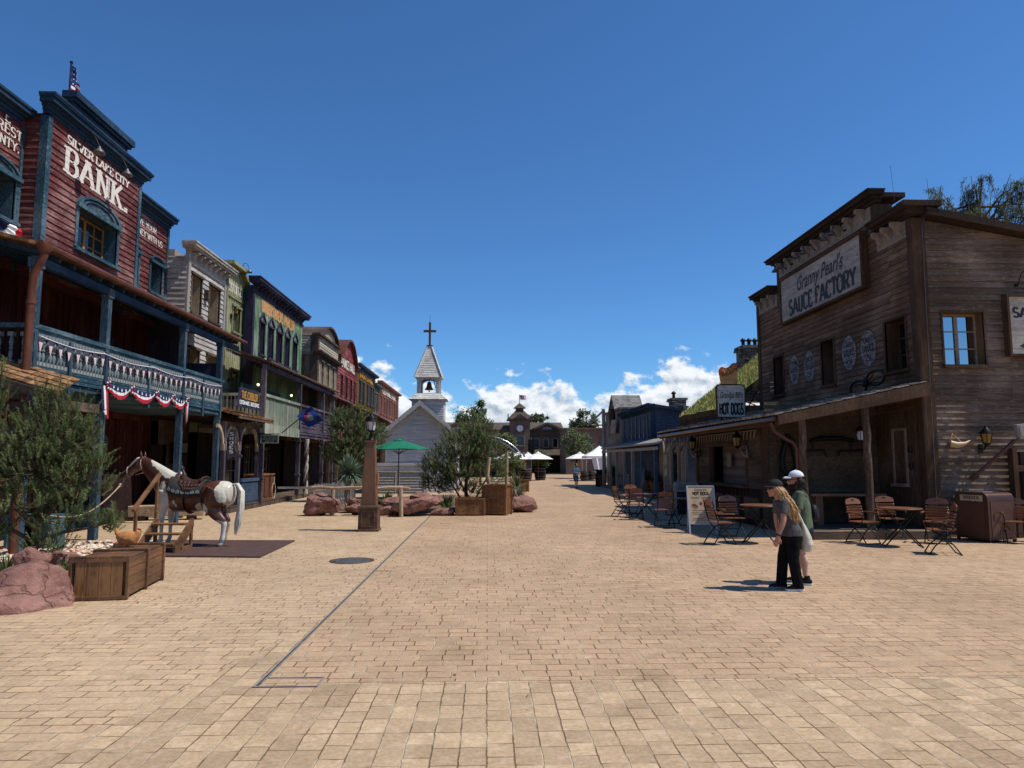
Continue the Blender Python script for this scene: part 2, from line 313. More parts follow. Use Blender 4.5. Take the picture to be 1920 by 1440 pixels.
def mk_paver(name,along,c=(.44,.298,.18),wl=(.29,.19),var=1.):
    """tumbled concrete setts: courses across the street, or along it"""
    m,t,b=nt(name); b.inputs['Roughness'].default_value=.85; b.inputs['Specular IOR Level'].default_value=.25
    tc=nd(t,'ShaderNodeTexCoord'); pos=tc.outputs['Object']
    wv=nd(t,'ShaderNodeTexNoise',i_Scale=6.5,i_Detail=4.); lk(t,pos,wv.inputs[0])
    sb=nd(t,'ShaderNodeVectorMath',operation='SUBTRACT'); lk(t,wv.outputs[1],sb.inputs[0]); sb.inputs[1].default_value=(.5,.5,.5)
    scn=nd(t,'ShaderNodeVectorMath',operation='SCALE'); lk(t,sb.outputs[0],scn.inputs[0]); scn.inputs['Scale'].default_value=.026
    ad=nd(t,'ShaderNodeVectorMath',operation='ADD'); lk(t,pos,ad.inputs[0]); lk(t,scn.outputs[0],ad.inputs[1]); q=ad.outputs[0]
    if along:
        mp=nd(t,'ShaderNodeMapping'); mp.inputs['Rotation'].default_value=(0,0,R(90)); lk(t,q,mp.inputs[0]); q=mp.outputs[0]
    def brick(ms,c1,c2,mo):
        br=nd(t,'ShaderNodeTexBrick'); br.offset=.5 if not along else .37; br.offset_frequency=2 if not along else 3; br.squash=.78 ; br.squash_frequency=3
        for k,val in(('Color1',c4(c1)),('Color2',c4(c2)),('Mortar',c4(mo)),('Scale',1.),('Brick Width',wl[0]),('Row Height',wl[1]),('Mortar Size',ms),('Mortar Smooth',.55),('Bias',0.)): br.inputs[k].default_value=val
        lk(t,q,br.inputs[0]); return br
    br=brick(.0085 if not along else .007,(1+.06*var,1+.055*var,1+.04*var),(1-.11*var,1-.12*var,1-.125*var),(.40,.34,.28))
    n1=nd(t,'ShaderNodeTexNoise',i_Scale=26.,i_Detail=8.,i_Roughness=.7); lk(t,pos,n1.inputs[0])
    n2=nd(t,'ShaderNodeTexNoise',i_Scale=.35,i_Detail=5.); lk(t,pos,n2.inputs[0])
    n4=nd(t,'ShaderNodeTexNoise',i_Scale=6.5,i_Detail=5.); lk(t,pos,n4.inputs[0])
    col=ramp(t,n1.outputs[0],.3,.72,[x*.76 for x in c],[x*1.18 for x in c])
    col=mix(t,ramp(t,n4.outputs[0],.50,.70,(0,0,0),(.28*var,)*3),col,(.62,.47,.32))
    col=mix(t,1.,col,ramp(t,n2.outputs[0],.3,.7,(.88,.86,.85),(1.1,1.1,1.1)),'MULTIPLY')
    col=mix(t,1.,col,br.outputs[0],'MULTIPLY')
    # sand lying in part of the joints
    n3=nd(t,'ShaderNodeTexNoise',i_Scale=2.3,i_Detail=5.); lk(t,pos,n3.inputs[0])
    sm=nd(t,'ShaderNodeMath',operation='MULTIPLY'); lk(t,br.outputs[1],sm.inputs[0]); lk(t,ramp(t,n3.outputs[0],.47,.58,(0,0,0),(.9,)*3),sm.inputs[1])
    col=mix(t,sm.outputs[0],col,(.52,.41,.28))
    n5=nd(t,'ShaderNodeTexNoise',i_Scale=1.1,i_Detail=7.,i_Roughness=.62); lk(t,pos,n5.inputs[0])
    col=mix(t,1.,col,ramp(t,n5.outputs[0],.30,.44,(.80,.79,.78),(1,1,1)),'MULTIPLY')
    vo=nd(t,'ShaderNodeTexVoronoi',i_Scale=2.6); lk(t,pos,vo.inputs[0]); col=mix(t,1.,col,ramp(t,vo.outputs[0],.03,.05,(.62,.6,.58),(1,1,1)),'MULTIPLY')
    lk(t,col,b.inputs['Base Color'])
    hm=nd(t,'ShaderNodeMath',operation='MULTIPLY_ADD'); lk(t,br.outputs[1],hm.inputs[0]); hm.inputs[1].default_value=-1; 
    h2=nd(t,'ShaderNodeMath',operation='MULTIPLY'); lk(t,n1.outputs[0],h2.inputs[0]); h2.inputs[1].default_value=.25; lk(t,h2.outputs[0],hm.inputs[2])
    bumpn(t,b,hm.outputs[0],.75,.012); return m
M['paver']=mk_paver('paving_setts',False); M['paver_along']=mk_paver('paving_setts_along',True,(.465,.335,.205),var=1.8); M['paver_plain']=mk_paver('paving_setts_side',False,(.48,.34,.208),(.3,.16))
# ---------------------------------------------------------------- camera, light, sky
cd=bpy.data.cameras.new('camera'); cam=bpy.data.objects.new('camera',cd); COL.objects.link(cam); sc.camera=cam
cd.sensor_width=36; cd.lens=36*F/1920; cd.clip_end=3000; cd.clip_start=.1
cam.matrix_world=Matrix.Translation((0,0,EYE))@CAMROT.to_4x4()
EL=R(58.5); sx,sy=.985,-.17; SUN=V((sx*math.cos(EL),sy*math.cos(EL),math.sin(EL)))
sl=bpy.data.lights.new('sun','SUN'); sl.energy=SUN_E; sl.angle=R(.53); sl.color=(1,.955,.88); so=bpy.data.objects.new('sun',sl); COL.objects.link(so)
so.rotation_euler=(-SUN).to_track_quat('-Z','Y').to_euler()
w=bpy.data.worlds.new('World'); sc.world=w; w.use_nodes=True; t=w.node_tree; bg=t.nodes['Background']; bg.inputs[1].default_value=SKY_E
sky=nd(t,'ShaderNodeTexSky'); sky.sky_type='NISHITA'; sky.sun_disc=False; sky.sun_elevation=EL; sky.sun_rotation=math.atan2(sx,sy); sky.altitude=1200; sky.air_density=1.0; sky.dust_density=.2; sky.ozone_density=3.0
tc=nd(t,'ShaderNodeTexCoord'); g=tc.outputs['Generated']; sp=nd(t,'ShaderNodeSeparateXYZ'); lk(t,g,sp.inputs[0])
def mth(op,a,b=None,c=None):
    n=nd(t,'ShaderNodeMath',operation=op)
    for i,x in enumerate((a,b,c)):
        if x is None: continue
        if hasattr(x,'is_output'): lk(t,x,n.inputs[i])
        else: n.inputs[i].default_value=x
    return n.outputs[0]
# cumulus bank low over the end of the street: azimuth/elevation plane, puffs from stacked noise
az=mth('ARCTAN2',sp.outputs[0],sp.outputs[1]); el=mth('ARCSINE',sp.outputs[2])
cb=nd(t,'ShaderNodeCombineXYZ'); lk(t,az,cb.inputs[0]); lk(t,mth('MULTIPLY',el,1.5),cb.inputs[1])
def cn(scale,det,off,rough=.55):
    mp=nd(t,'ShaderNodeMapping'); mp.inputs['Location'].default_value=off; lk(t,cb.outputs[0],mp.inputs[0])
    n=nd(t,'ShaderNodeTexNoise',i_Scale=scale,i_Detail=det,i_Roughness=rough); lk(t,mp.outputs[0],n.inputs[0]); return n.outputs[0]
big=cn(9,2,CLOUD_OFF); med=cn(26,9,CLOUD_OFF2,.6)
# the upper edge of the bank over azimuth
rp=nd(t,'ShaderNodeFloatCurve'); cv=rp.mapping.curves[0]
pts=CLOUD_TOP
cv.points[0].location=pts[0]; cv.points[1].location=pts[-1]
for q in pts[1:-1]: cv.points.new(*q)
for q in cv.points: q.handle_type='AUTO'
rp.mapping.update(); rp.inputs[0].default_value=1
lk(t,mth('MULTIPLY_ADD',az,1/1.2,.5),rp.inputs[1])
top=mth('MULTIPLY',rp.outputs[0],.2)
h=mth('DIVIDE',mth('SUBTRACT',top,el),.05)
dens=mth('ADD',mth('MULTIPLY',h,.42),mth('ADD',mth('MULTIPLY',big,.6),mth('MULTIPLY',med,1.3)))
mask=nd(t,'ShaderNodeMapRange'); lk(t,dens,mask.inputs[0]); mask.inputs[1].default_value=.95; mask.inputs[2].default_value=1.15; mask.interpolation_type='SMOOTHSTEP'
# puffs: bright on the side towards the sun and above, greyer underneath
med2=cn(26,9,(CLOUD_OFF2[0]+.006,CLOUD_OFF2[1]+.011,0),.6)
lit=mth('MULTIPLY_ADD',mth('SUBTRACT',med,med2),3.2,.62)
base=nd(t,'ShaderNodeMapRange'); lk(t,h,base.inputs[0]); base.inputs[1].default_value=.5; base.inputs[2].default_value=2.4; base.inputs[3].default_value=.2; base.inputs[4].default_value=-.32
lit=mth('ADD',lit,base.outputs[0]); lc=nd(t,'ShaderNodeClamp'); lk(t,lit,lc.inputs[0])
ccol=mix(t,lc.outputs[0],CLOUD_LO,CLOUD_HI)
# thin milky air near the horizon
hz=nd(t,'ShaderNodeMapRange'); lk(t,el,hz.inputs[0]); hz.inputs[1].default_value=.0; hz.inputs[2].default_value=.1; hz.inputs[3].default_value=.5; hz.inputs[4].default_value=0.
skyc=mix(t,1.,sky.outputs[0],SKY_TINT,'MULTIPLY')
skyc=mix(t,hz.outputs[0],skyc,CLOUD_HAZE)
fade=nd(t,'ShaderNodeMapRange'); lk(t,h,fade.inputs[0]); fade.inputs[1].default_value=1.4; fade.inputs[2].default_value=3.2; fade.inputs[3].default_value=.97; fade.inputs[4].default_value=.55
lk(t,mix(t,mth('MULTIPLY',mask.outputs[0],fade.outputs[0]),skyc,ccol),bg.inputs[0])
sc.view_settings.view_transform='Standard'; sc.view_settings.look='None'; sc.view_settings.exposure=EXPO; sc.view_settings.gamma=1
sc.render.engine='CYCLES'; sc.cycles.max_bounces=6; sc.cycles.diffuse_bounces=3; sc.cycles.transparent_max_bounces=8; sc.cycles.caustics_reflective=False; sc.cycles.caustics_refractive=False
# ---------------------------------------------------------------- ground
def sheet(name,pts,z,mat,kind='structure',n=1):
    mb=MB(); mb.face([(x,y,z) for x,y in pts]); o=mb.build(name,mat); o['kind']=kind; return o
sheet('ground',[(-900,-300),(900,-300),(900,1500),(-900,1500)],-.012,M['paver_plain'])
sheet('plaza_paving',[(-2.0,6.72),(40,6.72),(40,150),(-2.0,150)],-.004,M['paver'])
sheet('plaza_paving',[(-4.6,-2),(40,-2),(40,6.72),(-2.0,6.72),(-2.0,9.5)],-.006,M['paver_along'])
o=sheet('side_paving',[(-40,-2),(-4.6,-2),(-2.0,9.5),(-2.0,150),(-40,150)],-.008,M['paver_plain'])
# drain: two edge rails and a dark slot, sunk between the setts
t_=thing('drain_channel','long grey metal slot drain running down the paving beside the manhole','drain',(-2.02,16,0))
mb=MB(); mb.box((-2.062,6.62,-.001),(-2.05,26.2,.004)); mb.box((-2.03,6.70,-.001),(-2.018,26.2,.004)); mb.box((-2.075,6.60,-.001),(-1.5,6.62,.004)); mb.box((-2.01,6.86,-.001),(-1.5,6.875,.004)); mb.box((-1.515,6.62,-.001),(-1.5,6.86,.004))
for y in (13.2,19.6): mb.box((-2.01,y,-.001),(-1.72,y+.02,.0035)); mb.box((-1.735,y-.35,-.001),(-1.72,y,.0035))
mb.build('edge_rail',plain('drain_steel',(.24,.22,.2),.6,.1,.2),t_)
mb=MB(); mb.box((-2.048,6.62,-.003),(-2.032,26.2,-.0005)); mb.box((-2.055,6.62,-.003),(-2.0481,26.2,-.002)); mb.build('slot',plain('drain_dark',(.05,.045,.04),.8),t_)
t_=thing('manhole_cover','round grey cast iron manhole cover set in a ring in the paving','manhole',gp(660,1051))
c=gp(660,1051); mb=MB(); mb.lathe([(.44,-.01),(.44,.004),(.37,.005),(.37,-.01)],c,40,cap=False); mb.build('ring',M['rust'],t_)
mb=MB(); mb.lathe([(.365,-.01),(.365,.003),(.30,.004),(.29,.001),(.2,.001),(.19,.004),(.02,.004)],c,40)
for k in range(12):
    a=k*PI/6; mb.cb((c.x+math.cos(a)*.245,c.y+math.sin(a)*.245,.003),(.08,.02,.004),Matrix.Rotation(a,3,'Z'))
mb.build('cover',M['gun'],t_)
# ---------------------------------------------------------------- lettering
def arc(cx,cz,rx,rz,a0,a1,n=8): return [(cx+rx*math.cos(R(a0+(a1-a0)*k/n)),cz+rz*math.sin(R(a0+(a1-a0)*k/n))) for k in range(n+1)]
_o=lambda w:[arc(w/2,.5,w/2,.5,90,450,16)]
GL={'A':(.86,[[(.04,0),(.43,1)],[(.43,1),(.82,0)],[(.2,.33),(.66,.33)]]),
'B':(.72,[[(.12,0),(.12,1)],[(.12,1),(.4,1)]+arc(.4,.76,.24,.24,90,-90)+[(.12,.52)],[(.4,.52)]+arc(.4,.26,.29,.26,90,-90)+[(.12,0)]]),
'C':(.72,[arc(.4,.5,.36,.5,40,320,14)]),'D':(.78,[[(.12,0),(.12,1)],[(.12,1),(.36,1)]+arc(.36,.5,.36,.5,90,-90,12)+[(.12,0)]]),
'E':(.66,[[(.12,0),(.12,1)],[(.12,1),(.6,1),(.6,.82)],[(.12,.52),(.46,.52)],[(.12,0),(.62,0),(.62,.2)]]),
'F':(.64,[[(.12,0),(.12,1)],[(.12,1),(.6,1),(.6,.82)],[(.12,.52),(.46,.52)]]),
'G':(.76,[arc(.4,.5,.36,.5,45,300,14)+[(.7,.1),(.7,.45),(.46,.45)]]),'H':(.8,[[(.12,0),(.12,1)],[(.68,0),(.68,1)],[(.12,.5),(.68,.5)]]),
'I':(.3,[[(.15,0),(.15,1)]]),'J':(.5,[[(.36,1),(.36,.2)]+arc(.2,.2,.16,.2,0,-150)]),'K':(.8,[[(.12,0),(.12,1)],[(.68,1),(.14,.42)],[(.3,.58),(.72,0)]]),
'L':(.62,[[(.12,0),(.12,1)],[(.12,0),(.58,0),(.58,.22)]]),'M':(.98,[[(.12,0),(.12,1)],[(.12,1),(.49,.15)],[(.49,.15),(.86,1)],[(.86,1),(.86,0)]]),
'N':(.84,[[(.12,0),(.12,1)],[(.12,1),(.72,0)],[(.72,0),(.72,1)]]),'O':(.78,_o(.78)),'P':(.68,[[(.12,0),(.12,1)],[(.12,1),(.4,1)]+arc(.4,.73,.26,.27,90,-90)+[(.12,.46)]]),
'R':(.76,[[(.12,0),(.12,1)],[(.12,1),(.4,1)]+arc(.4,.74,.26,.26,90,-90)+[(.12,.48)],[(.4,.48),(.68,0)]]),
'S':(.62,[arc(.32,.75,.25,.25,25,270,10)+arc(.32,.25,.27,.25,90,-155,10)]),'T':(.7,[[(.35,0),(.35,1)],[(.04,.8),(.04,1),(.66,1),(.66,.8)]]),
'U':(.78,[[(.12,1),(.12,.3)]+arc(.39,.3,.27,.3,180,360,10)+[(.66,1)]]),'V':(.8,[[(.04,1),(.4,0)],[(.4,0),(.76,1)]]),'W':(1.1,[[(.04,1),(.3,0)],[(.3,0),(.55,.9)],[(.55,.9),(.8,0)],[(.8,0),(1.06,1)]]),
'X':(.76,[[(.06,0),(.7,1)],[(.06,1),(.7,0)]]),'Y':(.76,[[(.05,1),(.38,.48)],[(.71,1),(.38,.48)],[(.38,.48),(.38,0)]]),'Z':(.66,[[(.06,1),(.6,1),(.06,0),(.6,0)]]),
'.':(.26,[[(.13,0),(.13,.2)]]),"'":(.2,[[(.1,1),(.1,.78)]]),'-':(.4,[[(.06,.5),(.34,.5)]]),'&':(.8,[[(.7,0),(.2,.72)]+arc(.34,.8,.15,.18,200,0)+[(.12,.3)]+arc(.32,.22,.22,.22,170,330)]),
'2':(.6,[arc(.3,.74,.24,.26,160,-20)+[(.06,0),(.56,0)]]),'5':(.6,[[(.54,1),(.14,1),(.1,.56)]+arc(.28,.32,.26,.32,110,-150,10)]),'1':(.36,[[(.06,.8),(.2,1),(.2,0)]]),'9':(.6,[arc(.3,.7,.24,.3,0,360,12),[(.54,.7),(.3,0)]]),
'\u00a2':(.5,[arc(.27,.45,.2,.3,45,315,10),[(.27,.9),(.27,0)]]),'\u00dc':(.78,[[(.12,1),(.12,.3)]+arc(.39,.3,.27,.3,180,360,10)+[(.66,1)],[(.26,1.14),(.26,1.28)],[(.52,1.14),(.52,1.28)]]),'/':(.4,[[(.05,0),(.35,1)]])}
def text_w(s,gap=.1): return sum(GL[c][0]+gap if c!=' ' else .42 for c in s)-gap
def letters(mb,fr,s,uc,z,h,d,wid=None,thick=.17,thin=.075,serif=.13,gap=.1,m=0,left=False,arch=None):
    """slab lettering laid on a wall frame, centred on uc (or starting there), baseline z, height h, optional total width"""
    W=text_w(s,gap); sx_=(wid/(W*h) if wid else 1.0)*h; x=0 if left else -W/2; k=0
    def P(a,b):
        zz=z+b*h+(arch(a*sx_) if arch else 0)
        return fr.p(uc+fr.td*a*sx_,zz,d+.0004*(k%9))
    for ch in s:
        if ch==' ': x+=.42; continue
        gw,strokes=GL[ch]
        for st in strokes:
            n=len(st); k+=1; L=[];Rr=[]
            for i in range(n):
                a=V(st[max(i-1,0)]); b=V(st[min(i+1,n-1)]); t=(b-a)
                t=t.normalized() if t.length else V((0,1)); w_=(thin+(thick-thin)*abs(t.y)**1.2)/2
                nrm=V((-t.y,t.x)); q=V(st[i])
                L.append(q+nrm*w_); Rr.append(q-nrm*w_)
            for i in range(n-1): mb.face([P(x+p.x,p.y) for p in (L[i],Rr[i],Rr[i+1],L[i+1])],m)
            if serif:
                for (e,f) in ((0,1),(n-1,n-2)):
                    a=V(st[e]);b=V(st[f]); dv=b-a
                    if abs(dv.y)>abs(dv.x)*1.2 and (abs(a.y)<.01 or abs(a.y-1)<.01) and dv.length>.3:
                        k+=1; y0,y1=(a.y,a.y+thin*1.25) if a.y<.5 else (a.y-thin*1.25,a.y)
                        mb.face([P(x+a.x-serif,y0),P(x+a.x+serif,y0),P(x+a.x+serif,y1),P(x+a.x-serif,y1)],m)
        x+=gw+gap
def script_text(name,fr,s,uc,z,h,d,mat,parent,shear=.35,wid=None):
    cu=bpy.data.curves.new(name,'FONT'); cu.body=s; cu.shear=shear; cu.size=1; cu.align_x='CENTER'; cu.offset=.012
    o=bpy.data.objects.new(name,cu); COL.objects.link(o); dg=bpy.context.evaluated_depsgraph_get(); dg.update()
    me=bpy.data.meshes.new_from_object(o.evaluated_get(dg)); bpy.data.objects.remove(o)
    xs=[v.co.x for v in me.vertices]; sx_=wid/(max(xs)-min(xs)) if wid else h
    for v in me.vertices: v.co=fr.p(uc+fr.td*v.co.x*sx_,z+v.co.y*h,d)
    me.materials.clear(); me.materials.append(mat); q=bpy.data.objects.new(name,me); COL.objects.link(q); adopt(q,parent); return q
# ---------------------------------------------------------------- wall surfaces
def cut(u0,u1,za,zb,ops):
    iv=[(u0,u1)]
    for a,b,c,d in ops:
        if c<zb-1e-4 and d>za+1e-4:
            nv=[]
            for p,q in iv:
                if b<=p or a>=q: nv.append((p,q))
                else:
                    if a>p: nv.append((p,a))
                    if b<q: nv.append((b,q))
            iv=nv
    return iv
def siding(mb,fr,u0,u1,z0,z1,ops=(),c=.17,lip=.024,d=0,rng=None,m=0,jit=.0):
    zs=set([z0,z1]); k=0; z=z0
    while z<z1: zs.add(round(z,4)); z+=c
    for a,b,e,f in ops:
        for q in (e,f):
            if z0<q<z1: zs.add(round(q,4))
    zs=sorted(zs)
    for za,zb in zip(zs,zs[1:]):
        if zb-za<.004: continue
        row=math.floor((za-z0)/c+1e-3); base=z0+row*c
        da=d+lip*(1-(za-base)/c); db=d+lip*(1-(zb-base)/c)
        aa,bb=(u0,u1)
        if rng:
            ra,rb=rng(za),rng(zb); aa,bb=max(u0,ra[0]),min(u1,ra[1]); a2,b2=max(u0,rb[0]),min(u1,rb[1])
            if bb<=aa: continue
            if b2<a2: a2=b2=(a2+b2)/2
            if abs(aa-a2)+abs(bb-b2)>1e-4:
                mb.face([fr.p(aa,za,da),fr.p(bb,za,da),fr.p(b2,zb,db),fr.p(a2,zb,db)],m); mb.face([fr.p(aa,za,d-.002),fr.p(bb,za,d-.002),fr.p(bb,za,da),fr.p(aa,za,da)],m); continue
        for p,q in cut(aa,bb,za,zb,ops):
            if q-p<.003: continue
            n=max(1,int((q-p)/2.2)) if jit else 1
            es=[p+(q-p)*i/n for i in range(n+1)]
            js=[ru(-jit,jit) for i in range(n+1)] if jit else [0,0]
            for i in range(n):
                mb.face([fr.p(es[i],za+js[i]*.5,da),fr.p(es[i+1],za+js[i+1]*.5,da),fr.p(es[i+1],zb,db),fr.p(es[i],zb,db)],m)
                if abs(za-base)<.003: mb.face([fr.p(es[i],za+js[i]*.5,d-.002),fr.p(es[i+1],za+js[i+1]*.5,d-.002),fr.p(es[i+1],za+js[i+1]*.5,da),fr.p(es[i],za+js[i]*.5,da)],m)
def flat(mb,fr,u0,u1,z0,z1,ops=(),d=0,m=0,top=None):
    zs=sorted(set([z0,z1]+[q for o in ops for q in o[2:] if z0<q<z1]))
    for za,zb in zip(zs,zs[1:]):
        for p,q in cut(u0,u1,za,zb,ops): mb.face([fr.p(p,za,d),fr.p(q,za,d),fr.p(q,zb,d),fr.p(p,zb,d)],m)
def battens(mb,fr,u0,u1,z0,z1,ops=(),sp_=.25,w_=.05,d=0,t_=.03,m=0,ztop=None):
    n=max(1,round((u1-u0)/sp_))
    for k in range(n+1):
        u=u0+(u1-u0)*k/n; zt=ztop(u) if ztop else z1; segs=[(z0,zt)]
        for a,b,e,f in ops:
            if a-w_/2<u<b+w_/2:
                ns=[]
                for p,q in segs:
                    if f<=p or e>=q: ns.append((p,q)); continue
                    if e>p: ns.append((p,e))
                    if f<q: ns.append((f,q))
                segs=ns
        for p,q in segs: mb.fb(fr,u-w_/2,u+w_/2,p,q,d+.001,d+t_,m)
def cornice(mb,fr,u0,u1,z,steps,m=0,ov=True):
    """stack of mouldings from z upwards: (height, projection)"""
    for h,pr in steps:
        e=pr*.8 if ov else 0
        mb.fb(fr,u0-e,u1+e,z,z+h,-.12,pr,m); z+=h
    return z
def brackets(mb,fr,u0,u1,z,n,h=.35,w_=.1,pr=.28,m=0):
    for k in range(n):
        u=u0+(u1-u0)*(k+.5)/n
        mb.prism([(0,0),(0,h),(pr,h),(pr,h*.75),(pr*.55,h*.55),(pr*.3,h*.2)],lambda a,b,t:fr.p(u-w_/2+t*w_,z-h+b,.02+a),0,1,m)
def window(parent,fr,u0,u1,z0,z1,trim,sash='sash',nx=2,ny=3,rec=.28,casing=.11,pane='glass',head=None,sill=True,name='window',mun=.035,leaf=2,cz=None,reveal=None,pr=.05,label=None,wood_sash=None):
    """recess cut in the wall with casing; sash, pane and sill are its sub-parts"""
    mb=MB(); D=fr.p
    for a,b in (((u0,z0),(u0,z1)),((u1,z0),(u1,z1)),((u0,z1),(u1,z1)),((u0,z0),(u1,z0))):
        mb.face([D(a[0],a[1],.03),D(b[0],b[1],.03),D(b[0],b[1],-rec),D(a[0],a[1],-rec)],1)
    c=casing
    mb.fb(fr,u0-c,u0,z0,z1,-.01,pr); mb.fb(fr,u1,u1+c,z0,z1,-.01,pr)
    if head=='arch':
        n=14; U=(u0+u1)/2; hw=(u1-u0)/2+c; hh=hw*.36
        for (ro,ri,pj) in ((1.0,.86,.11),(.78,.68,.075),(.60,0,.05)):
            po=[(U+hw*ro*math.cos(PI*k/n),z1+c*.9+hh*ro*math.sin(PI*k/n)) for k in range(n+1)]
            if ri:
                pi_=[(U+hw*ri*math.cos(PI*k/n),z1+c*.9+hh*ri*math.sin(PI*k/n)) for k in range(n+1)][::-1]
                for k in range(n): mb.prism([po[k],po[k+1],pi_[n-k-1],pi_[n-k]],lambda a,b,t:D(a,b,t),-.02,pj)
            else: mb.prism(po,lambda a,b,t:D(a,b,t),-.02,.03)
        mb.prism([(U+hw*.95*math.cos(PI*k/n),z1+c*.9+hh*.95*math.sin(PI*k/n)) for k in range(n+1)],lambda a,b,t:D(a,b,t),-.02,.022,1)
        mb.fb(fr,u0-c*1.25,u1+c*1.25,z1,z1+c*.95,-.01,.13)
    elif head=='gable':
        U=(u0+u1)/2; hw=(u1-u0)/2+c*1.3; mb.fb(fr,u0-c*1.3,u1+c*1.3,z1,z1+.1,-.01,.1)
        for s in(-1,1): mb.prism([(U+s*hw,z1+.1),(U+s*hw,z1+.18),(U,z1+.1+hw*.95),(U,z1+.02+hw*.85)],lambda a,b,t:D(a,b,t),-.01,.1)
        mb.prism([(U-hw*.9,z1+.1),(U+hw*.9,z1+.1),(U,z1+.08+hw*.8)],lambda a,b,t:D(a,b,t),-.01,.03,1)
    elif head=='cap': mb.fb(fr,u0-c*1.5,u1+c*1.5,z1,z1+c*1.1,-.01,pr+.05)
    else: mb.fb(fr,u0-c,u1+c,z1,z1+c,-.01,pr)
    o=mb.build(name,[trim,reveal or trim],parent)
    if label: o['label']=label
    if sill:
        b=MB(); b.fb(fr,u0-c*1.3,u1+c*1.3,z0-.09,z0,-.01,pr+.08); b.build('sill',trim,o)
    b=MB(); e=-rec+.04; f=.055
    seg=[(u0,u0+f,z0,z1),(u1-f,u1,z0,z1),(u0+f,u1-f,z0,z0+f),(u0+f,u1-f,z1-f,z1)]
    for a in seg: b.fb(fr,a[0],a[1],a[2],a[3],e-.04,e)
    for k in range(1,nx):
        u=u0+(u1-u0)*k/nx; ww=.05 if leaf==2 and k==nx/2 else mun/2; b.fb(fr,u-ww,u+ww,z0+f,z1-f,e-.035,e+(.004 if ww>.03 else -.008))
    for k in range(1,ny):
        z=z0+(z1-z0)*k/ny; b.fb(fr,u0+f,u1-f,z-mun/2,z+mun/2,e-.03,e-.012)
    b.build('sash',wood_sash or M['yellow_frame'],o)
    b=MB(); b.face([D(u0,z0,e-.03),D(u1,z0,e-.03),D(u1,z1,e-.03),D(u0,z1,e-.03)]); b.build('pane',M[pane],o)
    return o
def gooseneck(parent,fr,u,z,d=0,s=1.,name='sign_lamp'):
    mb=MB(); pts=[(0,0)]+[(.1+.42*t,.0+.34*math.sin(PI*.5+0)*0+.28*math.sin(t*PI*.95)) for t in [k/8 for k in range(9)]]
    pts=[fr.p(u,z,d)]+[fr.p(u,z+s*.38*math.sin(PI*k/9),d+s*(.12+.5*k/9)) for k in range(10)]
    mb.tube(pts,.016*s,6); mb.lathe([(.06*s,-.03),(.06*s,.03)],fr.p(u,z,d+.02),8)
    o=mb.build(name,M['black_iron'],parent); b=MB(); e=pts[-1]
    b.lathe([(.03*s,.02),(.05*s,-.04*s),(.13*s,-.12*s),(.17*s,-.2*s),(.165*s,-.2*s),(.12*s,-.12*s),(.02*s,-.05*s)],e,14); b.build('lamp_shade',M['gun'],o); return o
def wall_lantern(parent,fr,u,z,d=.02,s=1.,name='wall_lantern',lit=True):
    mb=MB(); c=fr.p(u,z,d+.22*s); mb.tube([fr.p(u,z-.16*s,d),fr.p(u,z-.2*s,d+.12*s),fr.p(u,z-.08*s,d+.22*s)],.018*s,6)
    mb.fb(fr,u-.05*s,u+.05*s,z-.28*s,z-.08*s,d-.02,d+.02); mb.lathe([(.02*s,.34*s),(.05*s,.27*s),(.15*s,.17*s),(.15*s,.15*s)],c,8); mb.lathe([(.02,-.12*s),(.07*s,-.09*s),(.085*s,-.06*s)],c,8)
    for k in range(6):
        a=k*PI/3; mb.tube([c+V((.085*s*math.cos(a),.085*s*math.sin(a),-.06*s)),c+V((.13*s*math.cos(a),.13*s*math.sin(a),.15*s))],.008*s,4)
    o=mb.build(name,M['black_iron'],parent); b=MB(); b.lathe([(.075*s,-.06*s),(.118*s,.15*s)],c,6); b.build('lamp_glass',M['amber'],o)
    return o
def baluster_mesh(h,r=.05):
    mb=MB(); a=r*1.25
    mb.box((-a,-a,0),(a,a,.13*h)); mb.box((-a,-a,.87*h),(a,a,h))
    mb.lathe([(.5*r,.13*h),(.8*r,.2*h),(1.05*r,.30*h),(.75*r,.41*h),(.5*r,.465*h),(.95*r,.48*h),(.95*r,.51*h),(.5*r,.525*h),(.75*r,.56*h),(1.05*r,.68*h),(.8*r,.79*h),(.5*r,.87*h)],n=9)
    return mb
def shake_roof(mb,P,nu,nv,m=0,th=.03,over=.02,seed=1):
    """P(s,t): s along the eave 0..1, t from eave (0) up to the ridge (1); rows of split shakes"""
    r=random.Random(seed)
    n=(P(1,0)-P(0,0)).cross(P(0,1)-P(0,0)).normalized()
    if n.z<0: n=-n
    for j in range(nv):
        s=0
        while s<1:
            w_=r.uniform(.6,1.4)/nu; s1=min(1,s+w_); t0=(j-over*8*r.random()*.25)/nv; t1=(j+1.15)/nv; h=th*r.uniform(.8,1.5)
            a,b,c,d=P(s+.002,max(t0,-.04)),P(s1-.002,max(t0,-.04)),P(s1-.002,min(t1,1)),P(s+.002,min(t1,1))
            mb.hexa([a,b,c,d,a+n*(h+.012),b+n*(h+.012),c+n*.012,d+n*.012],m); s=s1
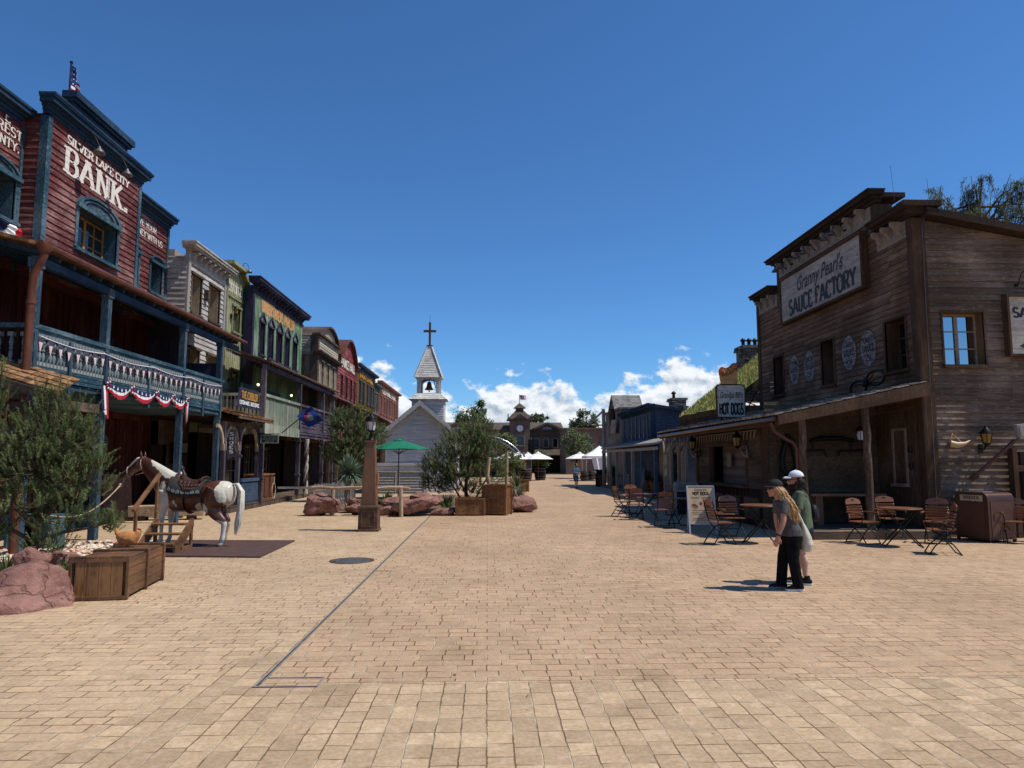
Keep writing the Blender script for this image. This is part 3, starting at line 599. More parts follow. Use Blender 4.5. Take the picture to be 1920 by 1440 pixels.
# ---------------------------------------------------------------- foliage
def shoot(mb,c,d,L,n,nl,nw,m=0,rg=random):
    """bottle-brush pine shoot: needles all round a short stem"""
    d=d.normalized(); a=d.orthogonal().normalized(); b=d.cross(a)
    for k in range(n):
        t=rg.random(); ph=rg.random()*2*PI; p=c+d*(L*t); o=(a*math.cos(ph)+b*math.sin(ph)); sp_=.5+.45*rg.random()
        e=p+(d*(1-sp_*.55)+o*sp_)*nl*(1-.35*t); s=o.cross(d)*nw
        mb.face([p-s,p+s,e],m)
def pine(name,label,base,clusters,limbs,dens=220,L=.22,n=38,nl=.1,nw=.006,trunk_r=.09,group=None,seed=3,up=.55,bark='bark',stick=1.0):
    """clusters: (centre, radii, weight); limbs: list of point lists from the stem outwards"""
    rg=random.Random(seed); t=thing(name,label,'tree',base,group)
    mb=MB(); 
    for i,lb in enumerate(limbs):
        r0=trunk_r*(1 if i==0 else .5); K=len(lb); mb.tube(lb,[max(r0*(1-.75*k/(K-1)),.012) for k in range(K)],7)
    mb.build('trunk',M[bark],t)
    mb=MB(); tw=MB(); ax=V(base)
    allp=[V(p) for lb in limbs for p in lb]
    for c,r,wt in clusters:
        c=V(c); vol=r[0]*r[1]*r[2]; N=int(dens*wt)
        for k in range(N):
            while True:
                q=V((rg.uniform(-1,1),rg.uniform(-1,1),rg.uniform(-1,1)))
                if .25<q.length<1: break
            if rg.random()<.55: q=q.normalized()*(.75+.3*rg.random())
            p=c+V((q.x*r[0],q.y*r[1],q.z*r[2]))
            p+=V((noise.noise(p*2.1),noise.noise(p*2.1+V((9,3,1))),noise.noise(p*2.1+V((2,8,5)))))*.16*L/.22
            d=(p-c); d=V((d.x/r[0],d.y/r[1],d.z/r[2]*.6+up))
            shoot(mb,p,d+V((rg.uniform(-.4,.4),rg.uniform(-.4,.4),rg.uniform(-.2,.4))),L*rg.uniform(.7,1.3),n,nl*rg.uniform(.8,1.2),nw,1 if rg.random()<.42 else 0,rg)
            if rg.random()<.3*stick:
                tw.tube([p-(p-c)*.55,p,p+d.normalized()*L*.6],[.012,.008,.004],4)
    if tw.v: tw.build('twigs',M[bark],t)
    o=mb.build('crown',[M['needle'],M['needle2']],t); return t
def leafy(name,label,base,height,crown,leaf=.12,count=2600,mats=('leaf','leaf_pale'),seed=1,group=None,trunk_r=.12,droop=0,clump=26,bark='bark',thin=1.):
    """broadleaf tree: leaf-sized faces in clumps round limb ends"""
    rg=random.Random(seed); t=thing(name,label,'tree',base,group); b=V(base); (cx,cy,cz),(rx,ry,rz)=crown; c=V((cx,cy,cz))
    st=MB(); stem=[b,b+(c-b)*.35+V((rg.uniform(-.1,.1),0,0)),b+(c-b)*.75,c+V((0,0,rz*.5))]; st.tube(stem,[trunk_r,trunk_r*.75,trunk_r*.5,trunk_r*.15],8)
    mb=MB()
    for i in range(clump):
        while True:
            q=V((rg.uniform(-1,1),rg.uniform(-1,1),rg.uniform(-1,1)))
            if .2<q.length<1: break
        q=q.normalized()*(q.length**.5); e=c+V((q.x*rx,q.y*ry,q.z*rz)); s=stem[1]+(stem[3]-stem[1])*rg.random(); mid=(s+e)/2+V((0,0,.12*rz))
        st.tube([s,mid,e],[trunk_r*.32,trunk_r*.2,.012],5)
        cr=min(rx,rz)*rg.uniform(.24,.42)
        if droop:
            for q in range(9):
                p0=mid+(e-mid)*rg.uniform(.2,1.05)+V((rg.uniform(-.25,.25),rg.uniform(-.25,.25),0)); ln=rg.uniform(.5,1.7); dx=V((rg.uniform(-.35,.35),rg.uniform(-.35,.35),0)); pp=[p0+dx*w-V((0,0,ln*w*w)) for w in (0,.35,.7,1)]; st.tube(pp,[.016,.012,.008,.004],4)
                for k in range(count//clump//9):
                    w=rg.random(); p=p0+dx*w-V((0,0,ln*w*w))+V((rg.gauss(0,.07),rg.gauss(0,.07),rg.gauss(0,.05))); a=V((rg.uniform(-1,1),rg.uniform(-1,1),-1.3)).normalized()*leaf*rg.uniform(.6,1.2); o_=a.orthogonal().normalized()*leaf*.32*thin; mb.face([p,p+a*.5+o_,p+a,p+a*.5-o_],1 if rg.random()<.4 else 0)
            continue
        for k in range(count//clump):
            v=V((rg.gauss(0,.5),rg.gauss(0,.5),rg.gauss(0,.5)))
            if droop: v.z-=droop*abs(rg.gauss(0,1))*.8
            p=e+v*cr; a=V((rg.uniform(-1,1),rg.uniform(-1,1),rg.uniform(-.6,.6))).normalized()*leaf*rg.uniform(.6,1.2); o_=a.orthogonal().normalized()*leaf*.32*thin
            if droop: a=(a*.4+V((0,0,-leaf*.8)))
            mb.face([p,p+a*.5+o_,p+a,p+a*.5-o_],1 if rg.random()<.35 else 0)
    st.build('trunk',M[bark],t); mb.build('crown',[M[mats[0]],M[mats[1]]],t); return t
def blades(mb,c,n,L,w_,spread=1.,m=0,rg=random,rise=.2,bend=.25):
    c=V(c)
    for k in range(n):
        a=rg.random()*2*PI; e=rise+(1-rise)*rg.random(); d=V((math.cos(a)*spread*(1-e*.75),math.sin(a)*spread*(1-e*.75),e)).normalized(); s=d.cross(V((0,0,1))); s=(s.normalized() if s.length>.01 else V((1,0,0)))*w_; l=L*rg.uniform(.7,1.1)
        p1=c+d*l*.5; p2=c+d*l-V((0,0,bend*l*(1-e)*.6))
        mb.face([c-s*.6,c+s*.6,p1+s,p1-s],m); mb.face([p1-s,p1+s,p2],m)
def hull_rock(name,label,pts,loc,seed,mat='sandstone',group=None,cat='rock',amp=1.,rz=0,cuts=3):
    """angular boulder: convex hull of a few points, edges worn, broken surface"""
    bm=bmesh.new()
    for p in pts: bm.verts.new(p)
    r=bmesh.ops.convex_hull(bm,input=bm.verts[:]); bmesh.ops.delete(bm,geom=[g for g in r['geom_interior'] if isinstance(g,bmesh.types.BMVert)],context='VERTS')
    for k in range(cuts):
        bmesh.ops.subdivide_edges(bm,edges=bm.edges[:],cuts=1,use_grid_fill=True); bmesh.ops.triangulate(bm,faces=bm.faces[:])
        if k<1: bmesh.ops.smooth_vert(bm,verts=bm.verts[:],factor=.2,use_axis_x=True,use_axis_y=True,use_axis_z=True)
    sz=max((V(p).length for p in pts)); off=V((seed*3.1,seed*1.7,seed*.9)); bm.normal_update()
    for v in bm.verts:
        q=v.co/sz*2.6+off; v.co+=v.normal*sz*amp*(.07*noise.noise(q)+.045*noise.noise(q*2.7)-.018*abs(noise.noise(q*4.1))+.016*noise.noise(q*11))
    me=bpy.data.meshes.new(name); bm.to_mesh(me); bm.free(); me.materials.append(M[mat]); me.polygons.foreach_set('use_smooth',[True]*len(me.polygons)); me.set_sharp_from_angle(angle=R(24))
    o=bpy.data.objects.new(name,me); COL.objects.link(o); o.location=loc; o.rotation_euler=(0,0,rz); return tag(o,label,cat,group)
def rock(name,label,loc,size,seed,group=None,rz=0,tilt=0,n=17,cat='rock'):
    rg=random.Random(seed); pts=[]
    for k in range(n):
        d=V((rg.gauss(0,1),rg.gauss(0,1),rg.gauss(0,1))); e=max(abs(d.x),abs(d.y),abs(d.z)); d=d/e*.55+d.normalized()*.5; d*=rg.uniform(.82,1.05)
        p=V((d.x*size[0]/2,d.y*size[1]/2,d.z*size[2]/2)); p=Matrix.Rotation(tilt,3,'Y')@p; pts.append(p)
    zm=min(p.z for p in pts); pts=[V((p.x,p.y,max(p.z-zm-.12*size[2],-.03))) for p in pts]
    return hull_rock(name,label,pts,loc,seed,group=group,rz=rz,cat=cat)
def us_flag(mb,P,nx=8,ny=13,canton=(.42,.54)):
    """P(s,t) maps flag coords (0..1 along fly, 0..1 down) to space; materials: 0 red 1 white 2 navy"""
    for j in range(ny):
        for i in range(nx):
            s0,s1,t0,t1=i/nx,(i+1)/nx,j/ny,(j+1)/ny; m=j%2
            if s1<=canton[0]+.001 and t1<=canton[1]+.001: m=2
            mb.face([P(s0,t0),P(s1,t0),P(s1,t1),P(s0,t1)],m)
    for j in range(4):
        for i in range(5):
            s=(i+.5)/5*canton[0]; t=(j+.5)/4*canton[1]; e=.02; q=(P(s+.01,t)-P(s,t)).cross(P(s,t+.01)-P(s,t)).normalized()*.004
            for sg in(-1,1): mb.face([P(s-e,t)+q*sg,P(s,t-e*1.3)+q*sg,P(s+e,t)+q*sg,P(s,t+e*1.3)+q*sg],1)
# ================================================================ LEFT SIDE OF THE STREET
mb=MB(); mb.box((-13.6,26.6,-.01),(-9.72,100,.2)); 
for k in range(240): 
    y=26.6+k*.3
    if y<98: mb.box((-9.9,y+.012,.2),(-9.7,y+.29,.222))
mb.box((-13.6,2,-.01),(-10.9,13.4,.18)); o=mb.build('boardwalk',M['boardwalk']); o['kind']='structure'
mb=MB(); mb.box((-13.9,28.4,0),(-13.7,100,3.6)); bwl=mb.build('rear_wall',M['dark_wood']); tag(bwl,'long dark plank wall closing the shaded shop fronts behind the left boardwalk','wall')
# ---------------------------------------------------------------- bank
bank=thing('bank_building','red clapboard bank with blue trim, two storeys and a long blue balcony','building',(-12,21,0))
fm=Fr('L',-11.9); fs=Fr('L',-12.5); fg=Fr('L',-13.3)
y0,y1=18.72,23.85
mb=MB(); wo=(20.36,22.5,8.1,9.28)
siding(mb,fm,y0+.1,y1-.1,6.9,11.3,[wo],.19,.032,jit=.012); fe=Fr('S',y0)
siding(mb,fe,-12.5,-11.98,6.9,11.3,(),.19,.032,m=1)
lo=(16.95,18.5,8.2,9.3); r1=(24.55,25.15,8.15,9.3); r2=(26.1,27.0,8.2,9.28)
siding(mb,fs,12.5,y0,6.9,11.0,[lo],.19,.032); siding(mb,fs,y1,27.5,6.9,10.9,[r1,r2],.19,.032)
flat(mb,Fr('L',-12.6),20.7,23.7,11.5,12.6,m=0)
mb.build('wall',[M['red_board'],M['red_board_s']],bank)
mb=MB()
for (p,q,z) in ((12.5,27.3,11.0),): mb.box((-20,p,z-.3),(-13.05,q,z-.05))
mb.box((-20,y0+.03,6.9),(-12.45,y1-.03,11.3)); mb.box((-20,12.5,0),(-13.4,28.5,10.9)); mb.build('rear_block',M['red_board_s'],bank)
mb=MB(); z=cornice(mb,fm,y0,y1,11.3,[(.09,.05),(.1,.09),(.07,.15),(.13,.26),(.05,.31),(.06,.33)])
mb.build('cornice',M['blue_dark'],bank)
mb=MB(); cornice(mb,Fr('L',-12.55),20.75,23.75,12.35,[(.12,.08),(.16,.14),(.1,.24),(.2,.32)]); mb.build('cornice',M['blue_dark'],bank)
mb=MB(); cornice(mb,fs,12.4,y0-.26,10.9,[(.09,.05),(.1,.1),(.07,.16),(.12,.28),(.07,.32)]); mb.build('cornice',M['blue_dark'],bank)
mb=MB(); cornice(mb,fs,y1+.1,27.4,10.88,[(.09,.06),(.1,.12),(.07,.2),(.12,.36),(.07,.42)],ov=False); mb.build('cornice',M['blue_dark'],bank)
mb=MB()
for a in ((fm,y0-.03,y0+.17,6.9,11.25,-.17,.05),(fm,y1-.14,y1+.03,6.9,11.25,-.6,.05),(fs,y0-.13,y0-.035,6.9,10.9,-.02,.06),(fs,27.28,27.42,6.9,10.9,-.02,.06)):
    mb=MB(); mb.fb(*a); mb.build('corner_board',M['blue_trim'],bank)
window(bank,fm,*wo,M['blue_trim'],nx=4,ny=3,head='arch',rec=.42,casing=.13,leaf=2)
window(bank,fs,*lo,M['blue_trim'],nx=2,ny=3,head='arch',rec=.42,casing=.13)
window(bank,fs,*r1,M['blue_trim'],nx=2,ny=3,head='arch',rec=.4,casing=.11)
window(bank,fs,*r2,M['blue_trim'],nx=2,ny=3,head='arch',rec=.4,casing=.11)
mb=MB(); letters(mb,fm,'SILVER LAKE CITY',21.33,10.9,.235,.03,wid=3.45,thick=.24,thin=.12,serif=.15,gap=.08)
mb.build('painted_lettering',M['cream_paint'],bank); mb=MB(); letters(mb,fm,'BANK.',21.3,10.05,.74,.03,wid=3.5,thick=.23,thin=.07,serif=.2,gap=.12,arch=lambda a:.0)
mb.build('painted_lettering',M['cream_paint'],bank); mb=MB(); letters(mb,fs,'E',17.93,10.72,.27,.03,wid=.2,left=True); letters(mb,fs,'FREST',17.42,10.42,.25,.03,wid=1.2,left=True,thick=.2); letters(mb,fs,'UNTY.',17.55,10.08,.24,.03,wid=1.0,left=True,thick=.2)
mb.build('painted_lettering',M['cream_paint'],bank); mb=MB(); letters(mb,fs,'SAVE YOUR',25.5,10.42,.22,.03,wid=1.75,thick=.2); letters(mb,fs,'MONEY WITH US',25.75,10.05,.22,.03,wid=2.3,thick=.2)
mb.build('painted_lettering',M['cream_paint'],bank)
gooseneck(bank,fm,20.15,11.02); gooseneck(bank,fm,21.75,11.02)
# balcony
BX=-9.9; BY0,BY1=15.55,26.7
bal=MB(); bal.box((-12.6,BY0,3.84),(BX,BY1,3.97)); bal.box((-13.3,BY0,3.62),(-9.98,BY1,3.66))
for k,(za,zb,pj) in enumerate(((3.64,3.76,.0),(3.78,3.86,.05),(3.88,3.99,.02))): bal.box((BX-.08,BY0,za),(BX+pj,BY1,zb)); bal.box((-12.6,BY0-pj,za),(BX-.081,BY0+.08,zb))
balo=bal.build('balcony',M['blue_trim'],bank)
rl=MB(); rl.box((BX-.1,BY0,4.86),(BX+.062,BY1+.05,4.96)); rl.box((BX-.07,BY0,4.76),(BX+.02,BY1,4.86)); rl.box((BX-.08,BY0,3.995),(BX+.03,BY1,4.06))
rl.box((-12.4,BY0-.05,4.86),(BX-.12,BY0+.1,4.96)); rl.box((-12.4,BY0-.03,3.995),(BX-.12,BY0+.08,4.06)); rl.build('rail',M['blue_trim'],balo)
posts=[(15.62,1),(18.55,1),(23.25,1),(26.45,1)]; small=[16.95,20.9,24.85]
for y,b in posts:
    mb=MB(); mb.box((BX-.13,y-.09,0),(BX+.05,y+.09,3.62)); mb.box((BX-.13,y-.09,4.0),(BX+.05,y+.09,6.45)); mb.box((BX-.16,y-.12,6.2),(BX+.08,y+.12,6.42)); mb.box((BX-.04,y-.07,3.5),(BX+.075,y+.07,4.75)); mb.build('post',M['blue_post'],bank)
for y in small:
    mb=MB(); mb.box((BX-.06,y-.055,3.5),(BX+.075,y+.055,4.75)); mb.build('post',M['blue_post'],balo)
bm_=baluster_mesh(.70,.048).mesh('baluster',M['baluster']); first=None
ys=[]
edges=sorted([p[0] for p in posts]+small)
for a,b in zip(edges,edges[1:]):
    n=max(2,round((b-a)/.135)-1); ys+=[a+(b-a)*(k+1)/(n+1) for k in range(n)]
bl=[(BX-.02,y) for y in ys][:90]+[(-10.05-.27*k,BY0+.02) for k in range(8)]
for x,y in bl:
    o=bpy.data.objects.new('baluster',bm_); COL.objects.link(o); adopt(o,balo); o.location=(x,y,4.06)
# balcony roof, beam, gutter, recess behind
mb=MB(); mb.hexa([(-12.5,BY0-.25,7.32),(-9.72,BY0-.25,6.62),(-9.72,28.3,6.62),(-12.5,28.3,7.32),(-12.5,BY0-.25,7.40),(-9.72,BY0-.25,6.70),(-9.72,28.3,6.70),(-12.5,28.3,7.40)],1)
for k in range(22): 
    y=BY0+.1+k*.58; mb.beam((-12.3,y,7.16),(-9.8,y,6.54),.07,.12)
mb.box((BX-.12,BY0,6.28),(BX+.04,28.2,6.46)); mb.build('balcony_roof',[M['blue_dark'],M['shake']],bank)
mb=MB(); mb.tube([(-9.66,BY0-.3,6.66),(-9.66,28.35,6.64)],.075,10); mb.box((-9.72,BY0-.3,6.6),(-9.6,28.3,6.64)); mb.build('gutter',M['copper'],bank)
mb=MB(); mb.tube([(-9.66,15.4,6.62),(-9.66,15.4,6.42),(-9.75,15.4,6.22),(-9.86,15.42,5.98),(-9.88,15.42,5.6),(-9.88,15.42,.05)],.085,10)
for z in (5.4,3.9,2.0): mb.lathe([(.1,-.05),(.1,.05)],(-9.88,15.42,z),12)
mb.lathe([(.16,.12),(.15,0),(.09,-.1)],(-9.66,15.4,6.55),12); mb.build('downpipe',M['copper'],bank)
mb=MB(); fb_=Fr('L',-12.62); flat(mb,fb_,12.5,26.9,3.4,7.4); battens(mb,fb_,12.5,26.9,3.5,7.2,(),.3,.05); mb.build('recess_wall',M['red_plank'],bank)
for a,b in (((-12.6,26.56,3.6),(-11.2,26.62,7.2)),((-11.2,26.4,3.6),(-10.05,26.46,5.55)),((-12.6,21.3,3.6),(-11.2,21.36,5.6))): mb=MB(); mb.box(a,b); mb.build('dark_screen',M['navy'],bank)  # screens; the first, full-height panel is added to make the recess end dark
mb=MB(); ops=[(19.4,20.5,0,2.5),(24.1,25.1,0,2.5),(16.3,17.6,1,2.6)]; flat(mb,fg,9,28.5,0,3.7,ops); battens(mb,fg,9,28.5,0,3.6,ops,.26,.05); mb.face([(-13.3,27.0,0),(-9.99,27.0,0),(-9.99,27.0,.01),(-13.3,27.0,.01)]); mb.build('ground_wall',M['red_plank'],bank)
for a in ops:
    mb=MB(); mb.fb(fg,a[0]-.12,a[0],a[2],a[3],-.02,.07); mb.fb(fg,a[1],a[1]+.12,a[2],a[3],-.02,.07); mb.fb(fg,a[0]-.16,a[1]+.16,a[3],a[3]+.16,-.02,.1)
    U=(a[0]+a[1])/2; n=10; mb.prism([(U+.75*math.cos(PI*k/n),a[3]+.16+.3*math.sin(PI*k/n)) for k in range(n+1)],lambda p,q,t:fg.p(p,q,t),-.01,.06)
    o=mb.build('door_surround' if a[2]==0 else 'window_surround',M['blue_trim'],bank); b=MB(); b.fb(fg,a[0],a[1],a[2],a[3],-.2,-.14); b.build('door_leaf' if a[2]==0 else 'pane',M['dark_wood'] if a[2]==0 else M['glass_dark'],o)
# shake roof of the low entry at the near end
A=V((-12.6,15.25,4.35)); 
def PR(s,t): return V((-12.6+3.75*s,14.9+.75*t,4.42-1.05*s+ .36*t))
mb=MB(); shake_roof(mb,PR,20,4,th=.03,seed=4); pr_=mb.build('entry_roof',M['shake'],bank)
mb=MB(); mb.hexa([PR(0,0)-V((0,.06,.2)),PR(1,0)-V((0,.06,.2)),PR(1,.05)-V((0,.0,.2)),PR(0,.05)-V((0,.0,.2)),PR(0,0)-V((0,.06,.02)),PR(1,0)-V((0,.06,.02)),PR(1,.05)-V((0,0,.02)),PR(0,.05)-V((0,0,.02))]); mb.beam((-9.3,15.1,3.2),(-9.3,17.2,3.2),.12,.2); mb.box((-12.8,15.1,3.0),(-9.2,15.25,3.2)); mb.build('entry_fascia',M['brown_trim'],pr_)
# patriotic swags under the balcony rail
def swag(y0_,y1_,zt,drop,x):
    me=MB(); n=14
    for k in range(n):
        for (a,b,m) in ((0,.42,2),(.42,.66,1),(.66,1,0)):
            q=[]
            for kk,f in ((k,a),(k+1,a),(k+1,b),(k,b)):
                s=kk/n; sg=math.sin(PI*s); y=y0_+(y1_-y0_)*s; z=zt-drop*(.25+.75*sg)*f-.12*drop*sg; q.append((x+.05*math.sin(s*40)*.3+.05*sg,y,z))
            me.face(q,m,True)
    for k in range(5):
        s=(k+1)/6; sg=math.sin(PI*s); y=y0_+(y1_-y0_)*s; z=zt-drop*(.25+.75*sg)*.22-.12*drop*sg; e=.035
        me.face([(x+.085,y-e,z-e),(x+.085,y+e,z-e),(x+.085,y+e*.5,z+e),(x+.085,y-e*.5,z+e)],1)
    return me
gl=thing('patriotic_swag','red white and blue starred swag garland hung under the blue balcony rail','garland',(BX+.08,21,3.5))
ends=[18.5,19.75,21.2,22.3,23.35]
for a,b in zip(ends,ends[1:]): swag(a,b,3.95,.33,BX+.1).build('swag',[M['red'],M['white'],M['navy_cloth']],gl)
for y in ends:
    mb=MB(); mb.ball((BX+.14,y,3.92),(.05,.07,.1),8,6,2)
    for k in range(7):
        a=k*2*PI/7; mb.ball((BX+.16,y+.075*math.cos(a),3.92+.095*math.sin(a)),.03,6,4,k%2)
    mb.build('rosette',[M['red'],M['white'],M['navy_cloth']],gl)
for y,s in ((18.42,1),(23.42,-1)):
    mb=MB()
    for k,(m) in enumerate((2,2,1,1,0,0)): mb.face([(BX+.12,y-s*.2+s*.055*k,3.88),(BX+.12,y-s*.2+s*.055*(k+1),3.88),(BX+.15,y-s*.12+s*.05*(k+1),3.3-.05*k),(BX+.13,y-s*.12+s*.05*k,3.3-.05*k)],m)
    mb.build('tail',[M['red'],M['white'],M['navy_cloth']],gl)
# triangular pennants on a string along the balusters
pg=thing('pennant_string','string of small starred triangular pennants hung along the blue balusters','bunting',(BX+.06,21,4.6))
mb=MB(); pts=[]
for k in range(45): 
    s=k/44; y=15.7+s*10.7; pts.append((BX+.09,y,4.7-.07*abs(math.sin(s*PI*4))))
mb.tube(pts,.011,4); mb.build('cord',M['white'],pg)
pen=MB(); pen.face([(0,-.1,0),(0,.1,0),(0,.083,-.12),(0,-.083,-.12)],2)
for k in range(5):
    a=-.083+.166*k/5; b=-.083+.166*(k+1)/5; m=k%2; pen.face([(0,a,-.12),(0,b,-.12),(0,b*.1,-.33),(0,a*.1,-.33)],0 if m==0 else 1)
pk=plain('pennant_pink',(.42,.20,.21),.7)
pm=pen.mesh('pennant',[pk,M['white'],plain('pennant_blue',(.05,.05,.09),.7)])
for k in range(30):
    y=15.75+k*.36; o=bpy.data.objects.new('pennant',pm); COL.objects.link(o); o.parent=pg; z=4.69-.07*abs(math.sin((y-15.7)/10.7*PI*4)); o.location=V((BX+.095,y,z))-V(pg['_w']); o.rotation_euler=(ru(-.08,.08),0,0)
fan=thing('bunting_fan','pleated red white and blue fan bunting under the arched bank window at the left edge','bunting',(-12.3,17.7,8))
mb=MB(); n=22
for k in range(n):
    a0,a1=PI+PI*k/n,PI+PI*(k+1)/n
    for r0_,r1_,m in ((.02,.42,2),(.42,.74,1),(.74,1.0,0)):
        d0=.05*(k%2);d1=.05*((k+1)%2); mb.face([(-12.42+d0,17.75+r0_*math.cos(a0),8.08+.8*r0_*math.sin(a0)),(-12.42+d1,17.75+r0_*math.cos(a1),8.08+.8*r0_*math.sin(a1)),(-12.36+d1,17.75+r1_*math.cos(a1),8.08+.8*r1_*math.sin(a1)),(-12.36+d0,17.75+r1_*math.cos(a0),8.08+.8*r1_*math.sin(a0))],m)
mb.build('fan',[M['red'],M['white'],M['navy_cloth']],fan)
fl=thing('roof_flag','starred and striped flag hanging limp on a short pole above the bank cornice','flag',(-12.7,20.9,12.8))
mb=MB(); mb.tube([(-12.7,20.9,12.6),(-12.7,20.9,14.0)],.03,6); mb.ball((-12.7,20.9,14.03),.05); mb.build('pole',M['navy'],fl)
mb=MB(); us_flag(mb,lambda s,t:V((-12.7+.12*math.sin(s*9),20.93+.30*s+.06*math.sin(t*5),13.95-1.15*t-.55*s))); mb.build('cloth',[M['red'],M['white'],M['blue_flag']],fl)
# ---------------------------------------------------------------- white clapboard house
wh=thing('white_house','two storey weathered white clapboard house with grey cornice next to the red bank','building',(-12,29,0))
f=Fr('L',-11.7); ws=[(27.85,28.75,7.78,9.3),(29.65,30.71,7.82,9.3),(27.9,28.8,5.0,6.35),(29.65,30.72,5.0,6.35)]
mb=MB(); siding(mb,f,27.45,31.4,3.75,9.7,ws,.21,.036,jit=.012); siding(mb,Fr('S',27.42),-13,-11.72,3.75,9.9,(),.21,.032,m=1); mb.build('wall',[M['white_board'],M['white_board_s']],wh)
mb=MB(); mb.box((-20,27.5,3.75),(-12.25,31.5,10.2)); mb.build('rear_block',M['white_board_s'],wh)
for a in ((27.4,27.62,-.25),(31.2,31.42,-.1)): mb=MB(); mb.fb(f,a[0],a[1],3.75,9.7,a[2],.06); mb.build('corner_board',M['gray_trim'],wh)
mb=MB(); cornice(mb,f,27.42,31.35,9.68,[(.1,.07),(.16,.04)],0); brackets(mb,f,27.5,31.3,10.14,7,.3,.12,.3,0); mb.fb(f,27.42,31.35,9.94,10.2,-.1,.03); cornice(mb,f,27.42,31.35,10.18,[(.09,.33),(.1,.42),(.06,.46)],0); mb.build('cornice',M['white_board'],wh)
for a in ws: window(wh,f,*a,M['brown_trim'],nx=2,ny=3,rec=.5,casing=.09,head='cap',reveal=M['tan_board'],pane='glass_dark',wood_sash=M['brown_trim'])
mb=MB(); mb.fb(f,29.05,29.3,8.55,8.95,.03,.2); mb.build('wall_box',M['brown_trim'],wh)
fgw=Fr('L',-13.0); ops=[(28.2,29.3,.2,2.6)]; mb=MB(); siding(mb,fgw,28.5,31.4,0,3.6,ops,.22,.03); mb.fb(fgw,28.2,29.3,.2,2.6,-.2,-.1,1); mb.build('ground_wall',[M['brown_post'],M['dark_wood']],wh)
mb=MB(); mb.box((-13.3,26.75,3.62),(-10.2,31.4,3.74)); mb.build('ground_ceiling',M['dark_wood'],wh)
# shop awning with its sign
aw=thing('shop_awning','low shake awning on posts with arched wooden braces in front of the white house','awning',(-9.4,29,0))
def PR(s,t): return V((-9.3-2.4*t,26.95+4.25*s,3.68+.62*t))
mb=MB(); shake_roof(mb,PR,20,7,th=.03,seed=9); mb.hexa([PR(0,0)-V((0,0,.05)),PR(1,0)-V((0,0,.05)),PR(1,1)-V((0,0,.05)),PR(0,1)-V((0,0,.05)),PR(0,0),PR(1,0),PR(1,1),PR(0,1)]); mb.build('awning_roof',M['shake'],aw)
mb=MB(); mb.box((-9.36,26.95,3.55),(-9.3,31.2,3.66)); mb.box((-9.95,26.95,3.28),(-9.8,31.2,3.44)); mb.build('fascia',M['brown_post'],aw)
for y in (27.0,28.6,30.95):
    mb=MB(); mb.box((-9.95,y-.08,.2),(-9.8,y+.08,3.28)); mb.build('post',M['purple_post'],aw)
    mb=MB()
    for s in(-1,1):
        n=6; pts=[(-9.87,y+s*(.08+.62*(1-math.cos(PI/2*k/n))),2.35+.9*math.sin(PI/2*k/n)) for k in range(n+1)]
        for a,b in zip(pts,pts[1:]): mb.beam(a,b,.09,.13)
    mb.build('brace',M['tan_board'],aw)
mb=MB(); mb.box((-9.9,28.7,1.12),(-9.72,30.9,1.24)); mb.box((-9.86,28.7,.2),(-9.8,30.9,1.12))
for k in range(17): mb.box((-9.8,28.75+k*.126,.32),(-9.76,28.84+k*.126,1.05))
mb.build('counter_panel',M['slate_blue'],aw)
cs=thing('roof_sign','trapezoid cobbler sign with orange and white lettering standing on the awning','sign',(-9.55,28.3,4.1))
f=Fr('L',-9.5); mb=MB(); P=lambda a,b,t:f.p(a,b,t); tr=[(26.9,4.02),(29.95,4.02),(29.75,4.2),(29.55,4.55),(29.45,4.78),(27.4,4.78),(27.3,4.55),(27.1,4.2)]
mb.prism(tr,P,0,.06); mb.build('frame',M['navy'],cs)
mb=MB(); mb.prism([(27.15,4.08),(29.7,4.08),(29.5,4.35),(29.35,4.7),(27.5,4.7),(27.35,4.35)],P,.061,.066); mb.build('panel',M['ink_flat'],cs)
mb=MB(); letters(mb,f,'THE COBBLER',28.42,4.36,.28,.07,wid=1.85,thick=.26,thin=.14); mb.build('lettering',M['gold'],cs)
mb=MB(); letters(mb,f,'CUSTOM MADE & SHOE SERVICE',28.42,4.13,.14,.07,wid=2.3,thick=.3,thin=.2,serif=0); mb.build('lettering',M['white'],cs)
mb=MB(); mb.tube([(-11.6,26.9,4.35),(-9.6,27.2,4.72)],.015,5); mb.build('stay_rod',M['black_iron'],cs)
bt=thing('boot_sign','hanging boot shaped shop sign with white SHOES lettering under the awning','sign',(-9.4,27.9,2.9))
fS=Fr('S',27.75); mb=MB(); bx=-10.0
boot=[(0,0),(.16,0),(.2,.07),(.36,.02),(.62,.02),(.66,.1),(.5,.2),(.36,.32),(.33,.5),(.36,1.12),(.02,1.12),(.04,.4)]
mb.prism([(bx+a*.92,2.05+b*.98) for a,b in boot],lambda a,b,t:fS.p(a,b,t),0,.06); mb.build('board',M['purple_post'],bt)
mb=MB()
for k,ch in enumerate('SHOES'): letters(mb,fS,ch,bx+.17,2.93-k*.17,.115,.065,wid=.13,thick=.3,thin=.18)
mb.build('lettering',M['white'],bt)
mb=MB(); mb.tube([(bx+.05,27.75,3.15),(bx+.05,27.75,3.3)],.01,4); mb.tube([(bx+.3,27.75,3.15),(bx+.3,27.75,3.3)],.01,4); mb.build('chain',M['black_iron'],bt)
